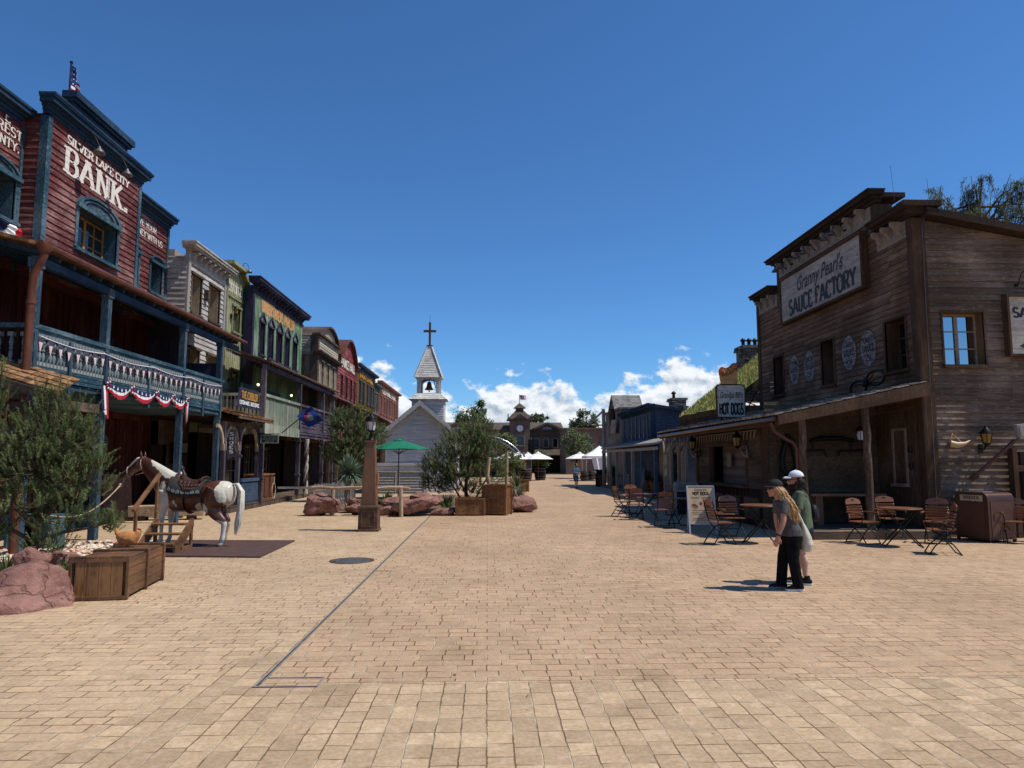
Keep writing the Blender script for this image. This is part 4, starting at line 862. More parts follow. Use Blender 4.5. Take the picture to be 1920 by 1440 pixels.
# ---------------------------------------------------------------- lime post office
li=thing('lime_house','narrow lime green post office with clipped gable between white and green fronts','building',(-12,32.5,0))
f=Fr('L',-11.7); ws=[(32.42,33.3,7.85,9.0),(32.42,33.3,4.9,6.05)]
prof=[(31.45,3.2),(35,3.2),(35,9.9),(34.0,10.35),(33.3,10.85),(31.45,10.85)]
mb=MB(); ztop=lambda u:10.8 if u<33.2 else 10.8-(u-33.2)*.62
flat(mb,f,31.45,33.2,3.2,10.8,ws); flat(mb,f,33.2,35,3.2,9.9,ws); mb.face([f.p(33.2,9.9),f.p(35,9.9),f.p(34.6,10),f.p(33.2,10.8)]); battens(mb,f,31.5,34.9,3.2,10.7,ws,.22,.04,ztop=lambda u:ztop(u)-.05); mb.box((-18,31.5,3.2),(-12.0,35,10.0)); mb.build('wall',M['lime_board'],li)
mb=MB(); 
for z in (9.35,6.95,3.9): mb.fb(f,31.45,33.6,z,z+.16,-.01,.07)
mb.fb(f,31.42,33.25,10.75,10.9,-.3,.35); mb.beam(f.p(33.2,10.86,.02),f.p(35,9.76,.02),.75,.13,up=(1,0,0)); mb.beam(f.p(33.2,10.75,.1),f.p(35,9.65,.1),.3,.12); mb.fb(f,31.45,31.6,3.2,10.7,-.01,.08); mb.build('trim_board',M['lime_trim'],li)
for a in ws: window(li,f,*a,M['lime_trim'],nx=2,ny=2,rec=.25,casing=.1,head='cap',pane='glass_dark',wood_sash=M['lime_trim'])
mb=MB(); letters(mb,f,'POST OFFICE',32.55,9.62,.38,.045,wid=2.0,thick=.22); mb.build('painted_lettering',M['cream_paint'],li)
gooseneck(li,f,33.0,10.9,0,.8); 
for z in (8.65,5.7): wall_lantern(li,f,32.15,z,.05,.9)
# ---------------------------------------------------------------- green parlour with purple balcony
gr=thing('green_house','green batten fronted house with five gabled windows and dark bracketed cornice','building',(-11.5,38,0))
f=Fr('L',-11.2); GY0,GY1=33.6,42.6; ws=[(34.72,35.42,7.15,8.72),(36.08,36.88,7.15,8.72),(37.56,38.42,7.15,8.72),(39.05,39.9,7.15,8.72),(40.66,41.5,7.15,8.72)]
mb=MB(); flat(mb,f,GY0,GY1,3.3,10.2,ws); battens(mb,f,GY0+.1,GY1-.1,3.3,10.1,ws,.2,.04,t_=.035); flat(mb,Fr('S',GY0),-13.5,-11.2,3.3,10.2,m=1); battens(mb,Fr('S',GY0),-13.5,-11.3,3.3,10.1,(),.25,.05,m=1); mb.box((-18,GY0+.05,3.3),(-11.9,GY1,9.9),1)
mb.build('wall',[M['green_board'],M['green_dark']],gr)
mb=MB(); mb.fb(f,GY0-.05,GY0+.22,3.3,10.0,-.35,.06); mb.build('corner_board',M['navy'],gr)
mb=MB(); cornice(mb,f,GY0,GY1,9.98,[(.1,.08),(.22,.03)]); brackets(mb,f,GY0,GY1,10.42,16,.3,.14,.32); cornice(mb,f,GY0,GY1,10.4,[(.09,.36),(.12,.42),(.06,.46)]); mb.build('cornice',M['navy'],gr)
for a in ws: window(gr,f,*a,M['navy'],nx=2,ny=4,rec=.3,casing=.09,head='gable',pane='glass_dark',wood_sash=M['navy'],reveal=M['purple'])
mb=MB(); letters(mb,f,'UNDERTAKERS PARLOR',37.8,9.35,.55,.045,wid=5.8,thick=.28,thin=.12); letters(mb,f,'UNDERTAKERS PARLOR',37.76,9.32,.6,.041,wid=5.9,thick=.36,thin=.2,m=1); mb.build('painted_lettering',[M['orange_paint'],M['tan_board']],gr)
mb=MB(); mb.fb(f,GY0-.1,GY1+1,6.72,6.82,0,.42); brackets(mb,f,GY0,GY1,6.72,16,.25,.12,.3); mb.hexa([(-11.2,31.0,6.78),(-9.55,31,6.22),(-9.55,45.2,6.22),(-11.2,45.2,6.78),(-11.2,31,6.86),(-9.55,31,6.30),(-9.55,45.2,6.30),(-11.2,45.2,6.86)],1); mb.box((-9.8,31,5.95),(-9.62,45.1,6.15))
for k in range(26): mb.beam((-11.2,31.2+k*.55,6.68),(-9.6,31.2+k*.55,6.14),.07,.1)
mb.build('balcony_roof',[M['purple'],M['copper']],gr)
mb=MB(); mb.tube([(-9.5,31,6.25),(-9.5,45.2,6.25)],.07,8); mb.build('gutter',M['rust'],gr)
mb=MB(); mb.box((-12.5,31,3.38),(-9.7,45,3.5)); 
for za,zb,p in ((3.15,3.28,.0),(3.3,3.4,.04),(3.44,3.56,.02)): mb.box((-9.8,37.01,za),(-9.7+p,45,zb))
mb.build('balcony',M['purple'],gr)
mb=MB(); mb.box((-9.79,31,4.76),(-9.66,37,4.88)); mb.box((-11.8,30.95,4.76),(-9.79,31.08,4.88)); mb.box((-9.78,31,3.12),(-9.68,37,3.56)); mb.box((-11.8,30.97,3.12),(-9.79,31.08,3.56))
for k in range(33):
    y=31.1+k*.18; mb.box((-9.76,y-.06,3.56),(-9.72,y+.065,4.6)); mb.box((-9.755,y-.03,4.6),(-9.725,y+.03,4.78))
for k in range(12):
    x=-9.9-k*.17; mb.box((x-.055,31.0,3.56),(x+.055,31.04,4.6)); mb.box((x-.03,31.005,4.6),(x+.03,31.035,4.78))
mb.build('balcony_rail',wood('pale_green',(.26,.30,.22),(.40,.38,.32),Vt,.7,(.18,.18,50)),gr)
mb=MB(); mb.box((-9.79,37,4.76),(-9.66,45,4.88)); mb.box((-9.78,37.001,3.56),(-9.7,45,3.66))
for k in range(4): mb.box((-9.75,37,3.7+k*.2),(-9.71,45,3.84+k*.2))
for k in range(40): mb.box((-9.76,37.1+k*.2,4.5),(-9.72,37.17+k*.2,4.78))
mb.build('balcony_rail',M['purple'],gr)
for y in (31.06,37.0,42.2,44.9):
    mb=MB(); mb.box((-9.82,y-.1,.2),(-9.64,y+.1,3.15)); mb.box((-9.82,y-.1,3.56),(-9.64,y+.1,5.95)); mb.box((-9.86,y-.13,1.2),(-9.6,y+.13,1.28)); mb.box((-9.86,y-.13,2.9),(-9.6,y+.13,2.96)); mb.build('post',M['purple_post'],gr)
mb=MB(); fb2=Fr('L',-11.25); mb.fb(fb2,31.1,36.9,3.5,5.35,.5,.56); mb.build('dark_screen',M['green_dark'],gr)
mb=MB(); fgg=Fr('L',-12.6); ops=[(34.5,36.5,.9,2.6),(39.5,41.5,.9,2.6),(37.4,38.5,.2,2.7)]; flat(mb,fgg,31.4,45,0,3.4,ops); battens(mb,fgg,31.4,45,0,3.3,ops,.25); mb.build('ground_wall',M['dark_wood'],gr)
for a in ops: window(gr,fgg,*a,M['purple_post'],nx=3,ny=3,rec=.12,casing=.1,pane='glass_dark',wood_sash=M['tan_board'],name='shop_window',sill=a[2]>.5)
for y in (33.0,38.6):
    mb=MB(); mb.ball((-10.6,y,5.45),.055); mb.build('light_bulb',M['bulb'],gr)
# hanging office sign, noose, flag on the balcony
hs=thing('hanging_sign','small dark green framed office sign hanging beside the purple post','sign',(-10.4,31.5,2.7))
fS=Fr('S',30.9); mb=MB(); mb.fb(fS,-9.72,-8.96,2.7,3.06,0,.05); mb.build('board',M['green_dark'],hs)
mb=MB()
for a in ((-9.72,-8.96,2.7,2.73),(-9.72,-8.96,3.03,3.06),(-9.72,-9.69,2.73,3.03),(-8.99,-8.96,2.73,3.03)): mb.fb(fS,a[0],a[1],a[2],a[3],.051,.08)
letters(mb,fS,'CITY OF LAW',-9.34,2.93,.07,.055,wid=.55,serif=0,thick=.22); letters(mb,fS,"UNDERTAKER'S",-9.34,2.84,.075,.055,wid=.64,serif=0,thick=.24); letters(mb,fS,'OFFICE',-9.34,2.75,.07,.055,wid=.36,serif=0,thick=.24); mb.build('lettering',M['gray_trim'],hs)
mb=MB(); mb.tube([(-9.8,30.9,3.1),(-8.93,30.9,3.1)],.02,6); mb.build('bracket_arm',M['black_iron'],hs)
no=thing('noose','pale rope noose hanging in front of the orange cupboard','rope',(-9.4,32.5,1.2))
mb=MB(); mb.tube([(-9.55,32.4,1.25),(-9.55,32.4,.95)],.035,8); mb.tube([(-9.55+.0,32.4+.26*math.sin(a),.62+.34*math.cos(a)) for a in [2*PI*k/20 for k in range(21)]],.022,6); mb.build('loop',M['pale_log'],no)
cu_=thing('cupboard','orange brown wooden cupboard standing behind the hanging rope on the boardwalk','cupboard',(-10.4,32.6,.2))
mb=MB(); mb.box((-10.7,32.0,.22),(-10.1,34.2,1.3)); mb.box((-10.75,31.95,1.3),(-10.05,34.25,1.36)); mb.build('body',plain('orange_wood',(.24,.1,.03),.6,0,.25),cu_)
mb=MB()
for k in range(3): mb.box((-10.095,32.1+k*.7,.32),(-10.07,32.7+k*.7,1.22))
mb.build('door',M['copper'],cu_)
bf=thing('state_flag','blue flag with a round seal and red ribbon on a slanted pole','flag',(-9.6,34,3.6))
p0=sv(528,812,X=-9.6); p1=sv(582,768,Y=p0.y-.3); mb=MB(); mb.tube([p0,p1],.025,6); mb.build('pole',M['black_iron'],bf)
c0=sv(556,780,Y=p0.y-.25); c1=sv(583,762,Y=p0.y-.25); c2=sv(606,788,Y=p0.y-.25); c3=sv(579,802,Y=p0.y-.25)
def Q(s,t): 
    q=c1+(c2-c1)*s; r_=c0+(c3-c0)*s; v=q+(r_-q)*t; return v+V((0,.06*math.sin(s*7+t*3),0))
mb=MB(); n=8
for i in range(n):
    for j in range(n): mb.face([Q(i/n,j/n),Q((i+1)/n,j/n),Q((i+1)/n,(j+1)/n),Q(i/n,(j+1)/n)],0,True)
for sg,(r0_,r1_,a0,a1,m) in enumerate(((0,.15,0,360,1),(.15,.185,0,360,2),(.23,.30,60,215,3))):
    for k in range(20):
        A0,A1=R(a0+(a1-a0)*k/20),R(a0+(a1-a0)*(k+1)/20)
        for side in(-1,1): mb.face([Q(.52+r*math.cos(A),.48+r*math.sin(A))+V((0,side*(.012+.002*sg),0)) for r,A in ((r0_,A0),(r1_,A0),(r1_,A1),(r0_,A1))],m)
mb.build('cloth',[M['blue_flag'],plain('seal_gray',(.16,.19,.17),.7),M['gray_trim'],M['red']],bf)
# ---------------------------------------------------------------- the fronts further down
def front(name,label,X,y0_,y1_,z1_,mat,trim,ws,side=None,siding_c=None,head=None,text=None,tmat='cream_paint',top=None,eave=5.7,roofm='copper',nx=2,ny=2,pane='glass_dark',corn=True,wt=None):
    ws=[(a+.17,b-.17,c,d) if b-a>.85 else (a+.06,b-.06,c,d) for a,b,c,d in ws]
    t=thing(name,label,'building',(X,(y0_+y1_)/2,0)); f=Fr('L',X); mb=MB()
    if siding_c: siding(mb,f,y0_,y1_,3.2,z1_,ws,siding_c,.03)
    else: flat(mb,f,y0_,y1_,3.2,z1_,ws); battens(mb,f,y0_,y1_,3.2,z1_,ws,.25)
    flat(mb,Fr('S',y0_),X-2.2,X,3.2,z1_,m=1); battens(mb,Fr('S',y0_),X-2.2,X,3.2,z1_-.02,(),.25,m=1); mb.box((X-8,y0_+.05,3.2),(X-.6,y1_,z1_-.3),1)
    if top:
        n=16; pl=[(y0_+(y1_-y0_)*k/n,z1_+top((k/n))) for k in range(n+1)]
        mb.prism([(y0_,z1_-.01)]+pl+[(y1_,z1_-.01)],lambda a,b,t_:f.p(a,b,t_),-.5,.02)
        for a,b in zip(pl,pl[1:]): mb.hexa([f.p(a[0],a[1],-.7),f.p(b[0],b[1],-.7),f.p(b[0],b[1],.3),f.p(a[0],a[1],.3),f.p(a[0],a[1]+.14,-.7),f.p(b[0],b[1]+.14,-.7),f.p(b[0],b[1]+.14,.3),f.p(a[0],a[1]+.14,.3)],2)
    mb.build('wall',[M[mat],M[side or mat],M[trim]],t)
    if corn:
        mb=MB(); cornice(mb,f,y0_,y1_,z1_-.35,[(.1,.08),(.15,.04)]); brackets(mb,f,y0_,y1_,z1_,9,.25,.12,.28); cornice(mb,f,y0_,y1_,z1_-.02,[(.1,.32),(.1,.4)]); mb.build('cornice',M[trim],t)
    for a in ws: window(t,f,*a,M[wt or trim],nx=nx,ny=ny,rec=.22,casing=.09,head=head or 'cap',pane=pane,wood_sash=M[wt or trim])
    mb=MB(); mb.hexa([(X,y0_,eave+.5),(-9.5,y0_,eave),(-9.5,y1_,eave),(X,y1_,eave+.5),(X,y0_,eave+.6),(-9.5,y0_,eave+.1),(-9.5,y1_,eave+.1),(X,y1_,eave+.6)]); mb.build('porch_roof',M[roofm],t)
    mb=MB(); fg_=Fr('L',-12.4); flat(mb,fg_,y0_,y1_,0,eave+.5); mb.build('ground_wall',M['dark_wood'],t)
    for y in (y0_+.4,(y0_+y1_)/2,y1_-.4):
        mb=MB(); mb.box((-9.9,y-.09,.2),(-9.72,y+.09,eave)); mb.build('post',M['brown_post'],t)
    if text:
        mb=MB(); letters(mb,f,text[0],text[1],text[2],text[3],.05,wid=text[4],thick=.26,thin=.13); mb.build('painted_lettering',M[tmat],t)
    return t
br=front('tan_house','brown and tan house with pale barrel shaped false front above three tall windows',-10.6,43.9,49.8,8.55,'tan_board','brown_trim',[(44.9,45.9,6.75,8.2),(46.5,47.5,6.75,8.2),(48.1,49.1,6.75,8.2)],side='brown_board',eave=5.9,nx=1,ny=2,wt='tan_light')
f=Fr('L',-10.55); mb=MB(); siding(mb,f,43.85,49.85,8.75,9.75,(),.17,.03); siding(mb,Fr('S',43.86),-12.8,-10.55,8.5,9.8,(),.17,.03); mb.box((-13.5,44.0,8.3),(-10.75,49.8,9.7))
n=14; pl=[(44.6+4.6*k/n,9.75+.85*math.sin(PI*k/n)**.6) for k in range(n+1)]
for a,b in zip(pl,pl[1:]): mb.face([f.p(a[0],9.7,.01),f.p(b[0],9.7,.01),f.p(b[0],b[1],.01),f.p(a[0],a[1],.01)])
mb.build('false_front',M['tan_light'],br)
mb=MB()
for a,b in zip(pl,pl[1:]): mb.hexa([f.p(a[0],a[1],-1.8),f.p(b[0],b[1],-1.8),f.p(b[0],b[1],.25),f.p(a[0],a[1],.25),f.p(a[0],a[1]+.12,-1.8),f.p(b[0],b[1]+.12,-1.8),f.p(b[0],b[1]+.12,.25),f.p(a[0],a[1]+.12,.25)])
mb.fb(f,43.7,50,9.72,9.84,-.3,.22); mb.fb(f,43.8,44.15,3.2,9.7,-.4,.06); mb.build('false_front_cap',M['brown_trim'],br)
front('crimson_hall','crimson clapboard hall with a round arched gable and white painted lettering',-10.6,50.0,57.4,9.2,'crimson','copper',[(51,52,6.6,8.1),(52.8,53.8,6.6,8.1),(54.5,55.5,6.6,8.1),(56.1,57,6.6,8.1)],siding_c=.2,text=('DANCE HALL',53.7,8.75,.62,5.2),top=lambda s:.1+1.6*max(0,math.sin(PI*min(max((s-.14)/.72,0),1)))**.65,eave=5.8,corn=False)
front('ochre_house','ochre yellow house with slim dark blue windows and a blue cornice',-10.6,57.5,66.6,9.6,'ochre','slate_blue',[(58.4,59.2,6.9,8.5),(60.2,61,6.9,8.5),(62.2,63,6.9,8.5),(64,64.8,6.9,8.5),(65.4,66.1,6.9,8.5)],text=('LIVERY STABLE',62,8.85,.5,6.5),tmat='gold',eave=5.8)
front('teal_house','narrow teal shuttered house squeezed beside the brick block',-10.7,66.6,69.3,8.9,'tan_light','teal',[(67,67.8,6.6,8.3),(68.2,69,6.6,8.3)],siding_c=.2,eave=5.8)
bk=front('brick_block','long red brick block with a row of seven narrow windows and white lettering',-10.6,69.3,84.4,9.5,'brick','brick',[(70.3+2*k,71.2+2*k,6.6,8.3) for k in range(7)],text=('CLOTHING STORE',76.5,8.65,.55,10),eave=5.6,roofm='brick')
fl=thing('street_flag','small striped flag leaning out from the far brick block','flag',(-9.5,74,5)); mb=MB(); a_=sv(748,800,X=-9.6); b_=a_+V((1.3,0,1.1)); mb.tube([a_-V((.6,0,.5)),b_],.03,5); mb.build('pole',M['black_iron'],fl)
mb=MB(); us_flag(mb,lambda s,t:b_+V((-1.0*t*.9+.1*s,.1*math.sin(6*s),-.8*t*.9-1.5*s*.8))); mb.build('cloth',[M['red'],M['white'],M['blue_flag']],fl)

tp=thing('twisted_post','pale rope-twisted column standing by the purple balcony posts','post',(-9.75,38.2,0)); mb=MB()
for h in range(3): mb.tube([(-9.6+.07*math.cos(h*2.09+z*4.6),38.2+.07*math.sin(h*2.09+z*4.6),.2+z) for z in [k*.09 for k in range(33)]],.06,6,h%2)
mb.build('column',[M['white_board'],M['brown_post']],tp)
for k,(x,y,z,w_,h_) in enumerate(((-13.24,24.0,2.5,.5,.35),(-12.9,29.9,1.9,.5,.7),(-12.9,30.7,2.3,.6,.4))):
    t=thing('wall_picture',('small framed board beside the red plank doorway','tall framed board on the shaded white house wall','wide framed board high on the shaded white house wall')[k],'picture',(x,y,z)); mb=MB(); mb.box((x,y-w_/2,z),(x+.05,y+w_/2,z+h_)); mb.build('board',M['bracket'],t); mb=MB()
    for a in ((y-w_/2-.05,y-w_/2,z-.05,z+h_+.05),(y+w_/2,y+w_/2+.05,z-.05,z+h_+.05),(y-w_/2,y+w_/2,z-.05,z),(y-w_/2,y+w_/2,z+h_,z+h_+.05)): mb.box((x,a[0],a[2]),(x+.08,a[1],a[3]))
    mb.build('frame',M['dark_wood'],t)
# ================================================================ RIGHT SIDE
sf=thing('timber_factory','large weathered brown clapboard false front building with stepped parapet, sign and open porch','building',(12,22,0))
f=Fr('R',11.55); fS=Fr('S',18.4)
ws=[(18.95,19.95,4.5,5.95),(23.02,23.9,4.52,6.03),(27.08,27.98,4.55,6.06)]; wS=(12.2,13.32,4.52,5.95)
mb=MB(); siding(mb,f,18.45,29.5,0.2,8.62,ws,.17,.034,jit=.012); siding(mb,f,20.15,27.3,8.62,9.6,(),.17,.034)
def rr(z): return (11.6,20.6) if z<8.35 else (11.6,11.95+(8.6-z)*6.4)
siding(mb,fS,11.6,20,0,8.55,[wS],.17,.034,rng=lambda z:(11.6,20) if z<6.6 else (11.6,max(11.7,min(20,11.9+(8.5-z)/.184))),m=1,jit=.012)
mb.build('wall',[M['sauce_board'],M['sauce_board_s']],sf)
mb=MB(); mb.box((12.05,18.95,0),(20,29.4,6.5)); mb.box((11.62,18.6,6.5),(12.2,29.3,8.6)); mb.box((11.62,20.3,8.5),(12.2,27.2,9.55)); mb.build('rear_block',M['sauce_board_s'],sf)
for a in ((18.34,18.62,.1,8.55,-.3,.06),(29.3,29.55,3,8.6,-.3,.06),(20.12,20.34,8.62,9.6,-.5,.05),(27.1,27.33,8.62,9.6,-.5,.05)): mb=MB(); mb.fb(f,*a); mb.build('corner_board',M['sauce_trim'],sf)
mb=MB(); cornice(mb,f,20.1,27.33,9.62,[(.1,.1),(.08,.2),(.1,.36),(.05,.42)]); mb.box((11.5,20.0,9.78),(12.4,27.4,9.92)); mb.build('cornice',M['sauce_cap'],sf)
for a,b in ((18.36,20.05),(27.4,29.5)):
    mb=MB(); cornice(mb,f,a,b,8.6,[(.1,.1),(.08,.2),(.1,.36),(.05,.42)],ov=False); 
    if a<19: mb.box((11.1,18.0,8.78),(12.15,18.36,8.93)); mb.box((11.3,18.16,8.62),(12.05,18.36,8.78))
    mb.build('cornice',M['sauce_cap'],sf)
mb=MB(); 
for a,b,z,n in ((20.35,27.1,9.62,9),(18.65,20.1,8.6,3),(27.4,29.3,8.6,3)):
    mb.fb(f,a,b,z-.5,z-.02,.02,.045); brackets(mb,f,a,b,z-.0,n,.42,.13,.3)
mb.build('bracket_frieze',M['bracket'],sf)
mb=MB(); 
def RP(x): return 8.52-(x-11.93)*.184
mb.hexa([(11.75,18.02,RP(11.75)),(20,18.02,RP(20)),(20,29,RP(20)),(11.75,29,RP(11.75)),(11.75,18.02,RP(11.75)+.2),(20,18.02,RP(20)+.2),(20,29,RP(20)+.2),(11.75,29,RP(11.75)+.2)]); mb.build('roof',M['sauce_cap'],sf)
for k,a in enumerate(ws): window(sf,f,*a,M['sauce_trim'],nx=2,ny=3,rec=.4,casing=.07,pane='glass_dark',reveal=M['sauce_trim'],wood_sash=M['brown_post'],mun=.04)
window(sf,fS,*wS,M['brown_post'],nx=2,ny=3,rec=.32,casing=.05,pane='glass_sky',reveal=wood('oak',(.19,.115,.06),(.25,.16,.09),Vt,.3),wood_sash=M['bracket'],mun=.03)
# painted sauce ovals
for u,z,w1,w2 in ((20.9,5.36,.44,'TOMATO'),(22.05,5.4,.45,'CHILI'),(24.87,5.33,.42,'ONION'),(26.1,5.36,.42,'FINE')):
    mb=MB(); n=28
    pts=[(u+w1*math.cos(2*PI*k/n),z+.55*math.sin(2*PI*k/n)) for k in range(n)]
    mb.face([f.p(a,b,.030) for a,b in pts]); 
    for r0_,r1_ in ((1.0,1.06),):
        for k in range(n):
            A,B=2*PI*k/n,2*PI*(k+1)/n; mb.face([f.p(u+w1*r*math.cos(q),z+.55*r*math.sin(q),.0305) for r,q in ((r0_,A),(r1_,A),(r1_,B),(r0_,B))],1)
    letters(mb,f,w2,u,z+.17,.18,.034,wid=.62,m=1,serif=.08,thick=.22,thin=.11); letters(mb,f,'SAUCE',u,z-.1,.2,.034,wid=.68,m=1,serif=.08,thick=.24,thin=.12); letters(mb,f,'25\u00a2',u,z-.38,.19,.034,wid=.36,m=1,serif=0,thick=.2)
    mb.build('painted_oval',[M['oval_white'],M['ink']],sf)
# big sign
sg=thing('factory_sign','big framed wooden sign with script and black SAUCE FACTORY lettering on the brown false front','sign',(11.4,23.6,8))
mb=MB(); mb.fb(f,20.68,26.6,7.24,8.86,.03,.2); mb.build('board',M['sign_board'],sg)
mb=MB()
for a in ((20.6,20.68,7.16,8.94),(26.6,26.68,7.16,8.94),(20.68,26.6,7.16,7.24),(20.68,26.6,8.86,8.94)): mb.fb(f,a[0],a[1],a[2],a[3],.03,.26)
mb.build('frame',M['sauce_trim'],sg)
mb=MB(); letters(mb,f,'SAUCE FACTORY',23.5,7.38,.56,.205,wid=4.85,thick=.32,thin=.15,serif=.17); mb.build('lettering',M['ink'],sg)
script_text('lettering',f,"Granny Pearl's",23.55,8.16,.72,.207,M['ink'],sg,wid=3.4)
for y in (26.1,24.2,22.1):
    gooseneck(sf,f,y-.25,9.35,.03,.75); gooseneck(sf,f,y+.3,9.35,.03,.75)
s2=thing('arrow_sign','framed wooden sign with an arrow on the sunlit end wall of the brown factory','sign',(14.6,18.3,5.6))
mb=MB(); mb.fb(fS,13.92,15.9,4.8,6.36,.03,.14); mb.build('board',M['sign_board_s'],s2)
mb=MB()
for a in ((13.86,13.92,4.74,6.42),(15.9,15.96,4.74,6.42),(13.92,15.9,4.74,4.8),(13.92,15.9,6.36,6.42)): mb.fb(fS,a[0],a[1],a[2],a[3],.03,.24)
mb.build('frame',M['sauce_trim'],s2)
mb=MB(); letters(mb,fS,'SAUCE',14.07,5.8,.26,.145,left=True,thick=.3,thin=.16,serif=.17); mb.fb(fS,14.4,15.6,4.98,5.06,.141,.146)
mb.face([fS.p(14.18,5.02,.147),fS.p(14.42,4.9,.147),fS.p(14.42,5.14,.147)])
n=24
for k in range(n):
    A,B=2*PI*k/n,2*PI*(k+1)/n; mb.face([fS.p(14.95+r*math.cos(q),5.42+r*.7*math.sin(q),.145) for r,q in ((.46,A),(.49,A),(.49,B),(.46,B))])
letters(mb,fS,'&',15.0,6.08,.2,.145); letters(mb,fS,'25\u00a2',14.95,5.32,.2,.147)
mb.build('lettering',M['ink'],s2); gooseneck(sf,fS,14.3,6.7,.02,.8); gooseneck(sf,fS,15.2,6.7,.02,.8)
# lightning rods
for (x,y,z,h) in ((12.0,19.9,9.9,1.0),(12.0,18.25,8.9,.9),(11.9,26.9,9.9,.8)): lr=MB(); lr.tube([(x,y,z-.3),(x-.06,y,z+h*.8)],.006,4); lr.build('lightning_rod',M['gun'],sf)
lr=MB(); lr.tube([(11.95,18.3,8.9),(11.75,18.3,8.3),(11.68,18.3,.3)],.012,4); lr.build('earth_cable',M['gun'],sf)
# fittings on the end wall
wall_lantern(sf,fS,13.0,2.5,.03,1.15)
mb=MB(); mb.tube([fS.p(12.72,1.55,.1),fS.p(13.6,2.5,.5)],.05,8); mb.tube([fS.p(12.68,1.5,.04),fS.p(12.8,1.62,.14)],.075,8); mb.tube([fS.p(13.6,2.5,.5),fS.p(13.75,2.6,.55)],.02,6); o=mb.build('flood_light',M['brown_metal'],sf)
b=MB(); b.cb(fS.p(13.78,2.75,.55),(.36,.14,.34),Matrix.Rotation(R(-6),3,'Y')); b.cb(fS.p(13.78,2.75,.635),(.3,.02,.28),Matrix.Rotation(R(-6),3,'Y')); bevel(b.build('lamp_head',M['gray_trim'],o),.04,3)
mb=MB(); mb.tube([fS.p(12.15,2.42,.1),fS.p(12.3,2.38,.16),fS.p(12.5,2.42,.17),fS.p(12.66,2.5,.14)],[.09,.085,.05,.02],9); mb.tube([fS.p(12.15,2.45,.06),fS.p(12.26,2.68,.05),fS.p(12.45,2.45,.1)],.012,4); hn=mb.build('powder_horn',plain('horn',(.45,.32,.17),.35),None); hn.location=(0,0,0); tag(hn,'pale curved cow horn hanging on the end wall left of the lantern','horn')
# antenna arm whose long thin shadow crosses the wall
# porch: lean-to roof, rake, posts, deck
mb=MB(); A=(7.55,3.10);B=(11.55,3.98)
mb.hexa([(A[0],18.2,A[1]),(B[0],18.2,B[1]),(B[0],31,B[1]),(A[0],31,A[1]),(A[0],18.2,A[1]+.06),(B[0],18.2,B[1]+.06),(B[0],31,B[1]+.06),(A[0],31,A[1]+.06)])
for k in range(24): mb.beam((A[0]+.02,18.4+k*.54,A[1]-.07),(B[0],18.4+k*.54,B[1]-.07),.08,.14)
pr=mb.build('porch_roof',M['dark_wood'],sf)
mb=MB(); shake_roof(mb,lambda s,t:V((A[0]-.08+(B[0]-A[0]+.05)*t,18.12+12.95*s,A[1]+.06+(B[1]-A[1])*t)),46,9,th=.04,seed=12); mb.build('shakes',M['shake_gray'],pr)
mb=MB(); mb.hexa([(A[0]-.02,18.14,A[1]-.2),(B[0]+.05,18.14,B[1]-.3),(B[0]+.05,18.21,B[1]-.3),(A[0]-.02,18.21,A[1]-.2),(A[0]-.02,18.14,A[1]+.05),(B[0]+.05,18.14,B[1]+.05),(B[0]+.05,18.21,B[1]+.05),(A[0]-.02,18.21,A[1]+.05)]); mb.box((7.55,18.22,2.9),(7.63,31,3.12)); mb.build('fascia',M['sauce_trim'],pr)
mb=MB(); mb.tube([(7.5,18.25,3.06),(7.5,31,3.02)],.07,8); mb.tube([(7.5,18.5,2.98),(7.55,18.5,2.75),(7.85,18.5,2.55),(8.05,18.5,2.45),(8.15,18.5,2.3),(8.17,18.5,.2)],.055,8); mb.build('gutter',M['brown_metal'],sf)
for i,(x,y) in enumerate(((8.28,18.4),(9.95,18.3))):
    mb=MB(); n=9; mb.tube([(x-.03+.014*math.sin(k*1.9+i),y+.01*math.sin(k*2.3),.22+k*(3.15+.2*i-.22)/n) for k in range(n+1)],[.098+.009*math.sin(k*2.7+i) for k in range(n+1)],9); mb.build('post',M['brown_post'],sf)
mb=MB(); mb.box((8.2,17.88,-.01),(11.6,20.7,.2)); mb.build('porch_deck',M['deck'],sf)
fB=Fr('S',20.65); mb=MB(); siding(mb,fB,8.15,11.5,.2,3.7,(),.2,.028); mb.build('porch_back_wall',M['hot_board'],sf)
mb=MB(); mb.fb(f,18.6,20.6,.2,3.3,.03,.06); mb.build('door_panel',M['brown_post'],sf)
window(sf,f,19.2,19.75,1.35,2.8,M['bracket'],nx=1,ny=3,rec=.1,casing=.07,pane='glass_dark',wood_sash=M['bracket'],pr=.1)
